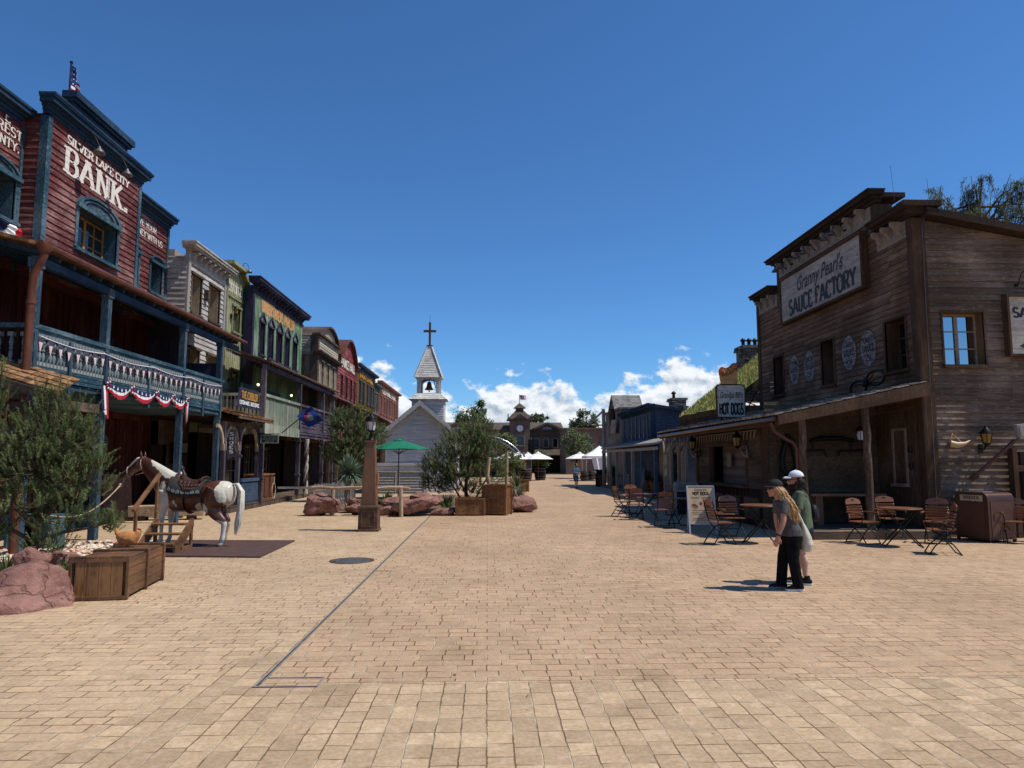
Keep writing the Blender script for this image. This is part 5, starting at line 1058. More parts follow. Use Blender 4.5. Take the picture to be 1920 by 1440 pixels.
# things hung in the porch
yk=thing('ox_yoke','dark wooden ox yoke with iron hooks hanging on the porch back wall','yoke',(10.2,20.5,2.6))
mb=MB(); mb.tube([fB.p(9.45,2.55,.12),fB.p(9.8,2.62,.12),fB.p(10.3,2.63,.12),fB.p(10.75,2.55,.12)],[.05,.07,.07,.05],8)
for u in (9.5,10.65):
    mb.tube([fB.p(u,2.55,.12),fB.p(u,2.3,.12)],.02,6); mb.tube([fB.p(u-.38,2.1,.12),fB.p(u-.36,2.25,.12),fB.p(u+.36,2.28,.12),fB.p(u+.4,2.1,.12)],.03,6)
mb.build('beam',M['black_iron'],yk)
ha=thing('horse_collar','black leather horse collar with traces hung on the porch back wall','harness',(8.8,20.5,2.2))
mb=MB(); mb.tube([fB.p(8.8+.2*math.sin(a)*(1-.25*math.cos(a)),2.05+.5*math.cos(a),.1) for a in [2*PI*k/20 for k in range(21)]],.075,8); mb.tube([fB.p(8.6,2.5,.08),fB.p(8.8,2.75,.06),fB.p(9.0,2.5,.08)],.03,5); mb.tube([fB.p(8.55,2.0,.1),fB.p(8.5,1.4,.08),fB.p(8.8,1.2,.08),fB.p(9.1,1.4,.08),fB.p(9.05,2.0,.1)],.03,5); mb.build('collar',M['black_iron'],ha)
ln=thing('hanging_lantern','wire caged lantern hanging from the porch roof above the yoke','lantern',(10.35,19.4,2.6))
mb=MB(); mb.tube([(10.35,19.4,3.5),(10.35,19.4,2.95)],.012,5); mb.lathe([(.03,.34),(.06,.3),(.13,.22),(.13,.19)],(10.35,19.4,2.6),10); mb.lathe([(.13,-.1),(.13,-.07),(.1,-.06)],(10.35,19.4,2.6),10)
for k in range(6):
    a=k*PI/3; mb.tube([(10.35+.12*math.cos(a),19.4+.12*math.sin(a),2.52),(10.35+.12*math.cos(a),19.4+.12*math.sin(a),2.8)],.008,4)
mb.build('cage',M['black_iron'],ln); mb=MB(); mb.lathe([(.07,2.53),(.1,2.62),(.1,2.72),(.07,2.79)],(10.35,19.4,0),10); mb.build('lamp_glass',M['lamp_glass'],ln)
for k,z in enumerate((2.3,1.85)):
    h=MB(); h.tube([f.p(18.95+.09*math.cos(a),z+.1*math.sin(a),.1) for a in [R(140+260*q/10) for q in range(11)]],.016,6); h.build('horseshoe',M['black_iron'],sf)
mb=MB(); mb.box((9.1,19.6,.2),(9.3,20.4,1.0)); mb.box((8.9,19.4,1.0),(11.0,20.5,1.07)); mb.box((10.7,19.6,.2),(10.9,20.4,1.0)); o=mb.build('wooden_counter',M['mahogany'],None); tag(o,'dark wooden counter table standing in the shade of the porch','table')
mb=MB(); n=30
for sg_ in (-1,1): mb.tube([f.p(21.05+.5*sg_+.48*math.cos(a)*1.0,4.32+.1*sg_*-1+.22*math.sin(a)+.12*math.cos(a)*-sg_*0,.06) for a in [2*PI*k/n for k in range(n+1)]],.028,6)
mb.ball(f.p(21.05,4.3,.1),(.08,.13,.13),8,6)
for k in range(6): mb.tube([f.p(21.05,4.3,.07),f.p(21.05+.9*math.cos(R(8+k*36)),4.3+.25*math.sin(R(8+k*36)),.05)],.014,4)
o=mb.build('iron_ornament',M['black_iron'],None); tag(o,'black looped iron ornament above the porch roof on the brown front','ornament')
# plank gate right of the end wall
gt=thing('plank_gate','dark vertical plank gate at the right edge beside the end wall','gate',(14.3,17.9,0))
mb=MB()
for k in range(9): mb.box((13.72+k*.2,18.2-.01*(k%2),.05),(13.9+k*.2,18.27,2.15+.05*math.sin(k*2.1)))
mb.build('plank',M['dark_wood'],gt); mb=MB(); mb.box((13.72,18.12,.5),(15.6,18.2,.66)); mb.box((13.72,18.12,1.7),(15.6,18.2,1.86)); mb.beam((13.8,18.1,.66),(15.3,18.1,1.7),.06,.14); mb.box((13.66,18.1,0),(13.78,18.3,2.3)); mb.build('gate_frame',M['sauce_trim'],gt)
# ---------------------------------------------------------------- hot dog stand
hd=thing('food_stand','low clapboard food stand with an open serving hatch and horn decorated eave','stand',(8.6,24,0))
f=Fr('R',8.15); op=(22.2,25.75,1.22,2.46)
mb=MB(); siding(mb,f,20.7,27.4,1.12,3.15,[op],.3,.03); siding(mb,Fr('S',20.66),8.18,8.9,.2,3.1,(),.3,.03)
mb.build('wall',M['hot_board'],hd)
mb=MB(); flat(mb,f,20.7,27.4,0,1.12,d=.0)
for k in range(28): mb.fb(f,20.72+k*.24,20.93+k*.24,.02,1.08,.01,.03+.012*(k%3))
for k in range(4): mb.fb(f,21.1+k*1.65,22.3+k*1.65,.2,.85,.06,.09,1)
mb.build('counter_front',[M['dark_wood'],M['hot_board']],hd)
mb=MB(); mb.fb(f,22.0,26.0,1.12,1.2,-.2,.22); mb.fb(f,22.1,22.2,1.2,2.5,-.1,.07); mb.fb(f,25.75,25.85,1.2,2.5,-.1,.07); mb.fb(f,22.1,25.85,2.46,2.58,-.1,.07); mb.fb(f,20.62,20.86,0,3.2,-.1,.06); mb.fb(f,27.25,27.45,0,3.2,-.1,.06); mb.build('hatch_frame',M['sauce_trim'],hd)
mb=MB(); mb.box((8.6,22.2,1.1),(8.66,25.8,2.5)); mb.build('hatch_shutter',M['brick_dark'],hd)
for a in ((24.5,24.9,1.75,2.2,-.3,-.28),(22.3,22.45,1.7,1.95,-.1,-.02),(22.3,22.45,2.05,2.3,-.1,-.02)): mb=MB(); mb.fb(f,*a); mb.build('notice',M['bracket'],hd)
mb=MB()
for k in range(22):
    y=20.9+k*.29; mb.tube([(7.95,y,2.86),(7.93,y+.02,2.72),(7.94,y+.05,2.6)],[.03,.022,.006],5)
mb.tube([(7.95,20.8,2.88),(7.95,27.3,2.86)],.02,5); mb.build('horn_garland',M['bracket'],hd)
for y in (22.05,26.9): wall_lantern(hd,f,y,2.5,.08,1.2)
for y in (21.75,27.2):
    mb=MB(); mb.tube([f.p(y-.35,2.45,.3),f.p(y-.2,2.15,.2),f.p(y,2.1,.1),f.p(y+.2,2.15,.2),f.p(y+.35,2.5,.3)],[.01,.04,.06,.04,.01],7); o=mb.build('cattle_horns',M['bracket'],hd)
hsn=thing('stand_sign','white board sign with script and HOT DOGS lettering standing on the porch roof','sign',(8.3,24,3.4))
fs_=Fr('S',24.0)
def rrect(x0,x1,z0,z1,r): return [(x1-r+r*math.cos(a),z1-r+r*math.sin(a)) for a in [k*PI/10 for k in range(6)]]+[(x0+r+r*math.cos(a),z1-r+r*math.sin(a)) for a in [PI/2+k*PI/10 for k in range(6)]]+[(x0,z0),(x1,z0)]
mb=MB(); mb.prism(rrect(7.82,8.83,3.42,4.58,.13),lambda a,b,t:fs_.p(a,b,t),-.05,.05); mb.build('frame',M['sauce_trim'],hsn)
mb=MB(); mb.prism(rrect(7.86,8.79,3.46,4.54,.1),lambda a,b,t:fs_.p(a,b,t),.051,.06); mb.build('board',M['sign_board_s'],hsn)
mb=MB(); letters(mb,fs_,'HOT DOGS',8.325,3.55,.36,.064,wid=.82,thick=.38,thin=.19,serif=.14); mb.build('lettering',M['ink_flat'],hsn)
script_text('lettering',fs_,"Grandpa Bill's",8.325,4.1,.3,.065,M['ink_flat'],hsn,wid=.78)
mb=MB(); mb.beam((8.0,24.05,3.2),(8.0,24.05,3.5),.06,.06); mb.beam((8.7,24.05,3.3),(8.7,24.05,3.5),.06,.06)
for a,b in (((8.8,24.05,4.45),(9.2,25.2,3.6)),((9.2,25.2,3.6),(9.75,25.0,4.6)),((8.8,24.05,4.0),(9.6,25.1,3.95)),((9.2,25.2,3.6),(9.9,25.3,3.2))): mb.tube([a,b],.022,5)
mb.build('stay_frame',M['black_iron'],hsn)
dg_=thing('hot_dog_figure','cut out hot dog in a napkin with mustard zigzag standing on top of the sign','figure',(8.3,24,4.55))
P=lambda a,b,t:fs_.p(7.97+a*.62,4.5+b*.8,t)
mb=MB(); mb.prism([(.12,0),(.88,0),(.98,.3),(.95,.62),(.85,.86),(.6,.62),(.3,.55),(.05,.72),(.02,.4)],P,-.07,.05); mb.build('napkin',plain('bun_tan',(.55,.30,.12),.8,0,.15),dg_)
mb=MB(); mb.prism([(.0,.5),(.25,.44),(.6,.52),(.9,.72),(1.02,.9),(.95,1.0),(.85,.98),(.78,1.02),(.55,.86),(.3,.78),(.1,.84),(.0,.74)],P,-.09,.09); mb.build('sausage',plain('sausage',(.36,.11,.045),.55,0,.2),dg_)
mb=MB(); zz=[(.08,.62),(.16,.74),(.24,.56),(.34,.74),(.44,.58),(.54,.8),(.64,.66),(.74,.9),(.86,.8)]
for a,b in zip(zz,zz[1:]): mb.tube([P(a[0],a[1],.1),P(b[0],b[1],.1)],.016,5)
mb.build('mustard',plain('mustard',(.62,.38,.12),.6),dg_)
mb=MB(); mb.tube([(8.5,24.05,4.5),(8.5,24.05,5.0)],.03,5); mb.build('stay_post',M['gun'],dg_)
# next porch bays with forked posts
for y in (27.9,29.0,30.2,31.3):
    mb=MB(); mb.box((7.78,y-.06,0),(7.9,y+.06,2.3)); mb.beam((7.84,y,2.2),(7.84,y-.32,2.95),.06,.07); mb.beam((7.84,y,2.2),(7.84,y+.32,2.95),.06,.07); mb.beam((7.84,y,2.25),(8.3,y,3.0),.06,.07); mb.build('forked_post',M['gray_trim'],hd)
mb=MB(); mb.box((7.76,27.45,2.95),(7.92,31.6,3.08)); mb.build('porch_beam',M['gray_trim'],hd)
mb=MB(); fl_=Fr('R',10.2); siding(mb,fl_,27.4,33,0,3.6,[(28.5,29.3,.2,2.2),(30.2,31.2,.9,2.1)],.22,.03); mb.fb(fl_,28.5,29.3,.2,2.2,-.15,-.1,1); mb.fb(fl_,30.2,31.2,.9,2.1,-.15,-.1,1); siding(mb,Fr('S',27.42),8.15,10.2,0,3.4,(),.22,.03); mb.build('side_wall',[M['hot_board'],M['dark_wood']],hd)
mb=MB()
for k in range(12): mb.box((7.8,27.95+k*.09,.25),(7.84,28.0+k*.09,.85))
mb.box((7.78,27.9,.85),(7.88,29.0,.92)); mb.build('low_rail',M['gray_trim'],hd)
# ---------------------------------------------------------------- sod roofed house
so_=thing('sod_house','house with a steep grassy sod roof rising behind the food stand','building',(10,33,0))
mb=MB(); mb.box((10.6,29.7,0),(20,36,4.3)); mb.build('wall',M['dark_wood'],so_)
RF=lambda s,t:V((9.95+t*6,29.65+6.6*s,4.02+t*4.4))
mb=MB(); nrm=V((-.59,0,.81)); rg=random.Random(5); n=26; m_=26
G=[[RF(i/n,j/m_)+nrm*(.22+.07*noise.noise(RF(i/n,j/m_)*1.3)) for j in range(m_+1)] for i in range(n+1)]
for i in range(n):
    for j in range(m_): mb.face([G[i][j],G[i+1][j],G[i+1][j+1],G[i][j+1]],0,True)
for i in range(n): mb.face([G[i][0],G[i+1][0],RF((i+1)/n,0)-V((0,0,.2)),RF(i/n,0)-V((0,0,.2))],1)
mb.face([RF(0,0),RF(0,1),G[0][m_],G[0][0]],1); mb.face([RF(1,0),RF(1,1),G[n][m_],G[n][0]],1)
rf=mb.build('roof',[M['sod'],plain('sod_soil',(.06,.05,.02),.95,0,.4,3,.3)],so_)
mb=MB()
for k in range(9000):
    s,t=rg.random(),rg.random()*.85; p=RF(s,t)+nrm*(.24+.06*noise.noise(RF(s,t)*1.3)); h=rg.uniform(.06,.19); d=V((rg.uniform(-.5,.5),rg.uniform(-.5,.5),1.2)).normalized()*h; w_=V((rg.uniform(-1,1),rg.uniform(-1,1),0)).normalized()*.022
    mb.face([p-w_,p+w_,p+d],0 if rg.random()<.6 else 1)
gb=mb.build('grass_blades',[M['sod'],M['sod2']],rf); gb['kind']='stuff'
mb=MB(); mb.box((9.9,29.6,3.55),(10.1,36.3,3.95)); mb.build('eave_beam',M['dark_wood'],so_)
def chimney(name,label,x0,x1,y0_,y1_,z0,z1,mat,pots):
    t=thing(name,label,'chimney',((x0+x1)/2,y0_,z0)); mb=MB(); mb.box((x0,y0_,z0),(x1,y1_,z1)); mb.box((x0-.08,y0_-.08,z1),(x1+.08,y1_+.08,z1+.14)); rg=random.Random(int(x0*10))
    for k in range(90):
        zz=rg.uniform(z0,z1); c=rg.choice([V((rg.uniform(x0,x1),y0_,zz)),V((x0,rg.uniform(y0_,y1_),zz))]); mb.cb(c,(rg.uniform(.2,.36),rg.uniform(.2,.3),rg.uniform(.07,.14)))
    mb.build('stack',M[mat],t)
    for k in range(pots):
        b=MB(); b.lathe([(.1,0),(.09,.3),(.16,.34),(.16,.38),(.05,.5)],(x0+.2+(x1-x0-.4)*k/max(pots-1,1),(y0_+y1_)/2,z1+.1),9); b.build('chimney_pot',M['black_iron'],t)
    return t
c_=sv(1395,688,Y=36.5); d_=sv(1437,640,Y=36.5)
chimney('stone_chimney','tall dark rubble chimney with black pots above the grassy roof',c_.x,c_.x+1.35,36.5,37.6,c_.z-1.8,sv(1400,652,Y=36.5).z,'stone_dark',4)
c_=sv(1262,778,Y=44)
chimney('stone_chimney','short pale rubble chimney above the blue building',c_.x,c_.x+.85,44,45,3.5,sv(1265,750,Y=44).z,'stone_pale',1)
# ---------------------------------------------------------------- blue store
bs=thing('blue_store','slate blue clapboard store with dentil cornice and a low covered porch','building',(9.6,45,0))
f=Fr('R',9.6); mb=MB(); siding(mb,f,41.2,50.2,2.4,4.95,(),.2,.03); siding(mb,Fr('S',41.15),9.62,15,2.4,5.05,(),.2,.03,rng=lambda z:(9.6,15) if z<4.4 else (9.6,9.8+(5.1-z)/.16)); mb.box((9.75,41.3,0),(15,50,4.2)); mb.build('wall',M['slate_blue'],bs)
mb=MB(); cornice(mb,f,41.1,50.3,4.95,[(.1,.1),(.12,.3),(.08,.36)]); brackets(mb,f,41.2,50.2,5.0,24,.2,.12,.25); mb.hexa([(9.3,40.9,5.12),(15.5,40.9,4.15),(15.5,50.4,4.15),(9.3,50.4,5.12),(9.3,40.9,5.3),(15.5,40.9,4.33),(15.5,50.4,4.33),(9.3,50.4,5.3)]); mb.fb(f,41.12,41.4,2.4,4.95,-.2,.06); mb.build('cornice',M['blue_dark'],bs)
mb=MB()
for k,y in enumerate((43,44.2,45.4,46.6,47.8)): mb=MB(); mb.fb(f,y,y+.1,3.4,4.6,.03,.07); mb.fb(f,y-.08,y+.18,3.35,3.62,.071,.1); mb.build('hung_tool',M['gun'],bs)
for y in (42.0,49.2): mb=MB(); mb.beam(f.p(y,3.3,.06),f.p(y+.15,4.7,.06),.06,.1); mb.build('hung_tool',M['gun'],bs)
mb=MB(); mb.hexa([(8.5,36,2.78),(9.6,36,3.1),(9.6,53.2,3.1),(8.5,53.2,2.78),(8.5,36,2.88),(9.6,36,3.2),(9.6,53.2,3.2),(8.5,53.2,2.88)]); mb.box((8.55,36,2.5),(8.68,53.2,2.66)); mb.build('porch_roof',M['gray_trim'],bs)
for y in (36.4,39.6,42.2,44.8,47.4,50.0,52.9):
    mb=MB(); mb.box((8.55,y-.1,0),(8.72,y+.1,2.5)); mb.build('post',M['slate_blue'] if y<40 else M['gray_trim'],bs)
fgb=Fr('R',10.0); mb=MB(); ops=[(41.8,42.8,.9,2.3),(43.6,44.6,.2,2.3),(45.2,46.2,.9,2.3),(47.5,48.5,.2,2.3),(37,38,.9,2.3)]; siding(mb,fgb,36,53,0,2.9,ops,.22,.03); mb.build('ground_wall',wood('cream_old',(.32,.27,.2),(.2,.17,.13),Lh,.5),bs)
for a in ops: window(bs,fgb,*a,M['brown_post'],nx=2,ny=3,rec=.1,casing=.08,pane='glass_dark',wood_sash=M['brown_trim'],name='shop_window',sill=a[2]>.5)
mb=MB(); mb.box((8.5,36,-.01),(10,53,.16)); mb.build('porch_deck',M['deck'],bs)
# grey gabled barn with a wreath
gb_=thing('gray_barn','grey board barn with a sharply pointed gable carrying a dark wreath','building',(9.6,53,0))
f=Fr('R',9.6); zt=lambda u:6.7-abs(u-53.7)*.75 if abs(u-53.7)<1.4 else 5.62
mb=MB(); flat(mb,f,50.3,57.4,2.8,5.6); mb.prism([(52.3,5.55),(55.1,5.55),(53.7,6.78)],lambda a,b,t:f.p(a,b,t),-1.9,.0); battens(mb,f,50.4,57.3,2.8,6,(),.3,ztop=lambda u:zt(u)-.05); mb.box((9.65,50.3,0),(11.5,57.4,5.6)); mb.build('wall',M['gray_trim'],gb_)
mb=MB()
for s in(-1,1): mb.hexa([(9.4,53.7,6.78),(9.4,53.7+s*1.55,5.5),(11.6,53.7+s*1.55,5.5),(11.6,53.7,6.78),(9.4,53.7,6.9),(9.4,53.7+s*1.6,5.6),(11.6,53.7+s*1.6,5.6),(11.6,53.7,6.9)]); mb.box((9.35,53.7+s*1.6,5.6),(11.5,53.7+s*3.7,5.72))
mb.build('roof',M['roof_gray'],gb_)
mb=MB(); mb.tube([f.p(53.6+.42*math.cos(a),5.2+.48*math.sin(a),.12) for a in [2*PI*k/16 for k in range(17)]],.2,7); mb.build('wreath',plain('dry_wreath',(.045,.035,.02),.9,0,.5,9),gb_)
mb=MB(); mb.prism([(51.6,3.0),(53.2,3.0),(52.6,4.9),(51.0,4.9)],lambda a,b,t:f.p(a,b,t),.3,.4); 
for k in range(8): mb.beam(f.p(51.65+.19*k,3.02,.41),f.p(51.05+.19*k,4.88,.41),.03,.04)
mb.build('awning_flap',M['white_board'],gb_)
mb=MB(); mb.fb(Fr('S',50),8.5,9.4,3.05,3.85,0,.06); mb.build('sign_board',M['tan_board'],gb_)
gw=thing('hoist_post','tall grey post with a slanted brace and crossbar in front of the barn','post',(8.95,54.5,0))
mb=MB(); mb.tube([(8.95,54.5,0),(8.95,54.5,5.9)],.14,9); a_=sv(1062,830,Y=60); mb.tube([(8.95,54.5,5.8),(a_.x+1.4,57,sv(1085,812,Y=57).z+.6)],.08,7); mb.tube([(8.0,54.5,4.65),(9.3,54.5,4.65)],.06,6); mb.build('post',M['gray_trim'],gw)
# birch behind the end wall
leafy('birch','feathery pale green birch rising behind the factory roof at the right edge',(23.5,33,0),14,((24.2,33,13.2),(4.1,2.6,2.9)),leaf=.17,count=46000,mats=('leaf_pale','leaf'),seed=11,trunk_r=.2,droop=.75,clump=110,bark='bark_pale',thin=.75)
# bins, hydrant, A-frame
bn=thing('waste_bin','rounded brown metal waste bin with a push plate at the end wall','bin',(11.7,16.9,0),world=False)
mb=MB(); W,D,Hh,r=.92,.84,1.2,.16
def sec(i): 
    return [(-W/2+i,.06),(-W/2+i,Hh-r)]+[(-W/2+r+(r-i)*math.cos(a),Hh-r+(r-i)*math.sin(a)) for a in [PI-k*PI/10 for k in range(1,6)]]+[(W/2-r+(r-i)*math.cos(a),Hh-r+(r-i)*math.sin(a)) for a in [PI/2-k*PI/10 for k in range(6)]]+[(W/2-i,.06)]
mb.prism(sec(.0),lambda a,b,t:V((t,a,b)),-D/2,D/2,0,False); bo=mb.build('body',M['brown_metal'],bn); bevel(bo,.012,2)
for s in(-1,1):
    b=MB(); b.prism([(-.36,.12),(.36,.12),(.36,.98),(-.36,.98)],lambda a,q,t:V((s*(D/2+t),a,q)),.001,.012); b.build('end_panel',plain('brown_door',(.115,.058,.042),.4,.3,.1),bn)
b=MB(); b.cb((0,-W/2-.004,.55),(.68,.012,.85)); b.cb((-.24,-W/2-.014,.62),(.05,.02,.14)); b.build('door',plain('brown_door2',(.12,.062,.046),.38,.3,.1),bn)
b=MB()
for k in range(8): 
    a=PI*k/7; b.cb((.1+.09*math.cos(a),-W/2-.013,.3+.09*math.sin(a)),(.02,.006,.035),Matrix.Rotation(-a,3,'Y'))
b.build('emblem',M['sauce_cap'],bn)
b=MB(); b.cb((-D/2-.004,-.02,1.03),(.012,.62,.2)); pp=b.build('push_plate',plain('plate_cream',(.5,.42,.25),.5),bn)
fx=Fr('R',-D/2-.012); b=MB(); letters(b,fx,'DR\u00dcCKEN',-.02,1.03,.075,.002,wid=.44,serif=.07,thick=.26,thin=.14); letters(b,fx,'POUSSER - PUSH',-.02,.95,.04,.002,wid=.5,serif=0,thick=.2,thin=.12); b.build('lettering',M['maroon'],pp)
b=MB(); b.cb((-.05,0,Hh+.006),(.3,.34,.012)); b.build('ash_tray',M['steel'],bn)
for x,y in ((-.4,-.42),(.4,-.42),(-.4,.42),(.4,.42)): b=MB(); b.box((x-.03,y-.03,0),(x+.03,y+.03,.07)); b.build('foot',M['black_iron'],bn)
c_=gp(1845,1018); place(bn,c_.x+.42,c_.y+.5,R(14))
hy=thing('hydrant','red fire hydrant half hidden behind the waste bin','hydrant',gp(1893,1012)+V((.15,.6,0)))
b=MB(); L_=V(hy['_w']); b.lathe([(.2,0),(.2,.06),(.16,.08),(.15,.8),(.19,.82),(.19,.88),(.15,.92),(.12,1.05),(.04,1.1)],L_,16); b.build('barrel',M['red'],hy)
for s in (-1,1): b=MB(); b.lathe([(.07,0),(.07,.1),(.09,.1),(.09,.15)],(0,0,0),12); o=b.build('nozzle_cap',M['steel'],hy,); o.location=(s*.14,-.05,.78); o.rotation_euler=(R(60),R(90*s),0)
af=thing('menu_board','tilted A-frame hot dog menu board in a silver frame on the paving','sign',(0,0,0),world=False)
tl=R(14); Rm=Matrix.Rotation(-tl,3,'X'); fr_=lambda a,b,t:Rm@V((a,-t,b))
mb=MB()
for x in(-.36,.36): mb.beam(fr_(x,0,0),fr_(x,1.32,0),.045,.045); mb.beam(V((x*.92,.56,0)),fr_(x*.92,1.28,-.02),.03,.03)
for z in (.26,1.3): mb.beam(fr_(-.36,z,0),fr_(.36,z,0),.045,.045)
bevel(mb.build('frame',plain('silver_frame',(.42,.42,.43),.45,.2,.08),af),.006)
mb=MB(); mb.prism([(-.34,.28),(.34,.28),(.34,1.28),(-.34,1.28)],fr_,-.012,.01); mb.build('poster',plain('poster_tan',(.50,.36,.23),.6,0,.12,2),af)
class FrA(Fr):
    def __init__(s): s.k='S'; s.td=1
    def p(s,u,z,d=0): return fr_(u,z,d)
fa=FrA(); mb=MB(); letters(mb,fa,'HOT DOGS',0,1.06,.085,.012,wid=.44,thick=.34,thin=.2,serif=.1)
for k,(u,z,w_) in enumerate([(-.16,.99,.24),(.14,.99,.26),(-.16,.95,.2),(.14,.95,.24),(-.18,.86,.08),(.16,.86,.1),(0,.62,.5),(-.17,.56,.2),(.15,.56,.2),(-.14,.52,.24),(.16,.5,.22),(.1,.44,.18),(-.1,.4,.3),(-.05,.36,.42)]): mb.fb(fa,u-w_/2,u+w_/2,z,z+.012,.0115,.012) if 0 else mb.prism([(u-w_/2,z),(u+w_/2,z),(u+w_/2,z+.011),(u-w_/2,z+.011)],fr_,.0105,.012)
mb.build('lettering',M['ink_flat'],af); script_text('lettering',fa,"Grandpa Bill's",0,1.18,.075,.012,M['ink_flat'],af,wid=.34)
mb=MB()
for u,s in((-.18,1),(.15,1)):
    mb.prism([(u+.085*math.cos(a)*1.0+.03*math.sin(a),.745+.055*math.sin(a)-.045*math.cos(a)) for a in [2*PI*k/14 for k in range(14)]],fr_,.0105,.014)
    mb.prism([(u+.075*math.cos(a)+.015*math.sin(a)+.01,.765+.024*math.sin(a)-.04*math.cos(a)) for a in [2*PI*k/12 for k in range(12)]],fr_,.0145,.017,1)
mb.prism([(-.01+.04*math.cos(a),.82+.045*math.sin(a)) for a in [2*PI*k/12 for k in range(12)]],fr_,.0105,.014,1); mb.prism([(.1,.5),(.13,.5),(.125,.58),(.105,.58)],fr_,.0105,.014,1)
mb.build('picture',[plain('bun_print',(.33,.18,.08),.7),plain('sausage_print',(.16,.05,.03),.7)],af)
c_=gp(1301,1001); place(af,c_.x+.28,c_.y+.05,R(-6))
b2=thing('gray_bin','grey rounded waste bin with a dark opening standing in the shade','bin',(0,0,0),world=False)
mb=MB(); mb.prism([(-.42,.0),(-.42,1.05)]+[(-.3+.12*math.cos(a),1.05+.14*math.sin(a)) for a in [PI-k*PI/8 for k in range(1,5)]]+[(.3+.12*math.cos(a),1.05+.14*math.sin(a)) for a in [PI/2-k*PI/8 for k in range(5)]]+[(.42,0)],lambda a,b,t:V((a,t,b)),-.36,.36); bevel(mb.build('body',M['gray_trim'],b2),.012)
mb=MB(); mb.prism([(-.37,.05),(.37,.05),(.37,.86),(-.37,.86)],lambda a,b,t:V((a,-.361-t,b)),0,.008); mb.build('door',M['black_iron'],b2); mb=MB(); mb.prism([(-.34,.93),(.34,.93),(.3,1.13),(-.3,1.13)],lambda a,b,t:V((a,-.361-t,b)),0,.012); mb.build('flap',M['gun'],b2)
c_=gp(1288,968); place(b2,c_.x+.1,c_.y+.4,R(-8))
# ================================================================ CHURCH
ch=thing('church','small white clapboard church with open bell turret, shingled spire and cross','church',(-4.2,46,0))
CX,CY=-4.16,44.0; fC=Fr('S',CY); ap,ev,hw=5.55,3.5,2.1
sl_=(ap-ev)/2.35
mb=MB(); siding(mb,fC,CX-hw,CX+hw,0,ap-.1,(),.15,.02,rng=lambda z:(CX-min(hw,(ap-z)/sl_-.08),CX+min(hw,(ap-z)/sl_-.08)))
siding(mb,Fr('L',CX+hw),CY,CY+8,0,ev+.1,(),.15,.02); mb.box((CX-hw+.02,CY+.05,0),(CX+hw-.02,CY+8,ev)); mb.build('wall',M['church'],ch)
mb=MB()
for s in(-1,1):
    a=V((CX,CY-.45,ap+.02));b=V((CX+s*2.42,CY-.45,ev-.02)); d=V((0,8.8,0)); u=V((0,0,.09)); mb.hexa([a,b,b+d,a+d,a+u,b+u,b+d+u,a+d+u])
mb.build('roof',M['roof_gray'],ch)
mb=MB()
for s in(-1,1):
    q=.004*s; a=V((CX-s*.1,CY-.47+q,ap+.0));b=V((CX+s*2.46,CY-.47+q,ev-.07)); mb.beam(a,b,.06,.24,up=(0,0,1)); mb.beam(V((CX-s*.1,CY-.06+q,ap-.2)),V((CX+s*2.25,CY-.06+q,ev-.16)),.05,.28)
    mb.fb(fC,CX+s*(hw-.06)-.06,CX+s*(hw-.06)+.06,0,ev,.0,.04)
mb.build('bargeboard',M['church_trim'],ch)
TX,TY=-3.88,47.0; b0=1.02
tb=MB()
for fr,c in ((Fr('S',TY-b0),TX),(Fr('L',TX+b0),TY),(Fr('R',TX-b0),TY)): siding(tb,fr,c-b0,c+b0,3.6,5.95,(),.15,.02); 
for sx_ in(-1,1):
    for sy_ in(-1,1): tb.box((TX+sx_*(b0-.06)-.07,TY+sy_*(b0-.06)-.07,3.6),(TX+sx_*(b0-.06)+.07,TY+sy_*(b0-.06)+.07,5.95))
tw=tb.build('turret',M['church'],ch)
def pyr(x,y,z0,r0,z1,r1,n,lip=.03,m=0):
    me=MB()
    for k in range(n):
        a=r0+(r1-r0)*k/n; b=r0+(r1-r0)*(k+1)/n; za=z0+(z1-z0)*k/n; zb=z0+(z1-z0)*(k+1)/n; a2=a+lip
        A=[V((x+sx_*a2,y+sy_*a2,za)) for sx_,sy_ in((-1,-1),(1,-1),(1,1),(-1,1))]; B=[V((x+sx_*b,y+sy_*b,zb+.01)) for sx_,sy_ in((-1,-1),(1,-1),(1,1),(-1,1))]
        me.loft([A,B],m,False)
    return me
pyr(TX,TY,5.9,1.22,6.28,.8,3).build('skirt_roof',M['church_shingle'],tw)
mb=MB(); r=.74
for sx_ in(-1,1):
    for sy_ in(-1,1): mb.box((TX+sx_*(r-.13)-.13,TY+sy_*(r-.13)-.13,6.2),(TX+sx_*(r-.13)+.13,TY+sy_*(r-.13)+.13,7.45))
mb.box((TX-r-.05,TY-r-.05,6.2),(TX+r+.05,TY+r+.05,6.32))
n=10
for fr,c in ((Fr('S',TY-r+.03),TX),(Fr('S',TY+r-.03),TX),(Fr('L',TX+r-.03),TY),(Fr('R',TX-r+.03),TY)):
    w_=r-.26; pts=[(c+w_*math.cos(PI*k/n),7.0+.3*math.sin(PI*k/n)) for k in range(n+1)]
    for a,b in zip(pts,pts[1:]): mb.prism([(a[0],a[1]),(b[0],b[1]),(b[0],7.44),(a[0],7.44)],lambda p,q,t:fr.p(p,q,t),-.06,.0)
mb.build('belfry',M['church_trim'],tw)
pyr(TX,TY,7.36,.86,9.45,.12,13,.022).build('spire',M['church_shingle'],tw)
mb=MB(); 
for sx_ in(-1,1):
    for sy_ in(-1,1): mb.beam((TX+sx_*.89,TY+sy_*.89,7.38),(TX+sx_*.14,TY+sy_*.14,9.47),.09,.09)
mb.box((TX-.17,TY-.17,9.4),(TX+.17,TY+.17,9.52)); mb.build('hip_board',M['church_trim'],tw)
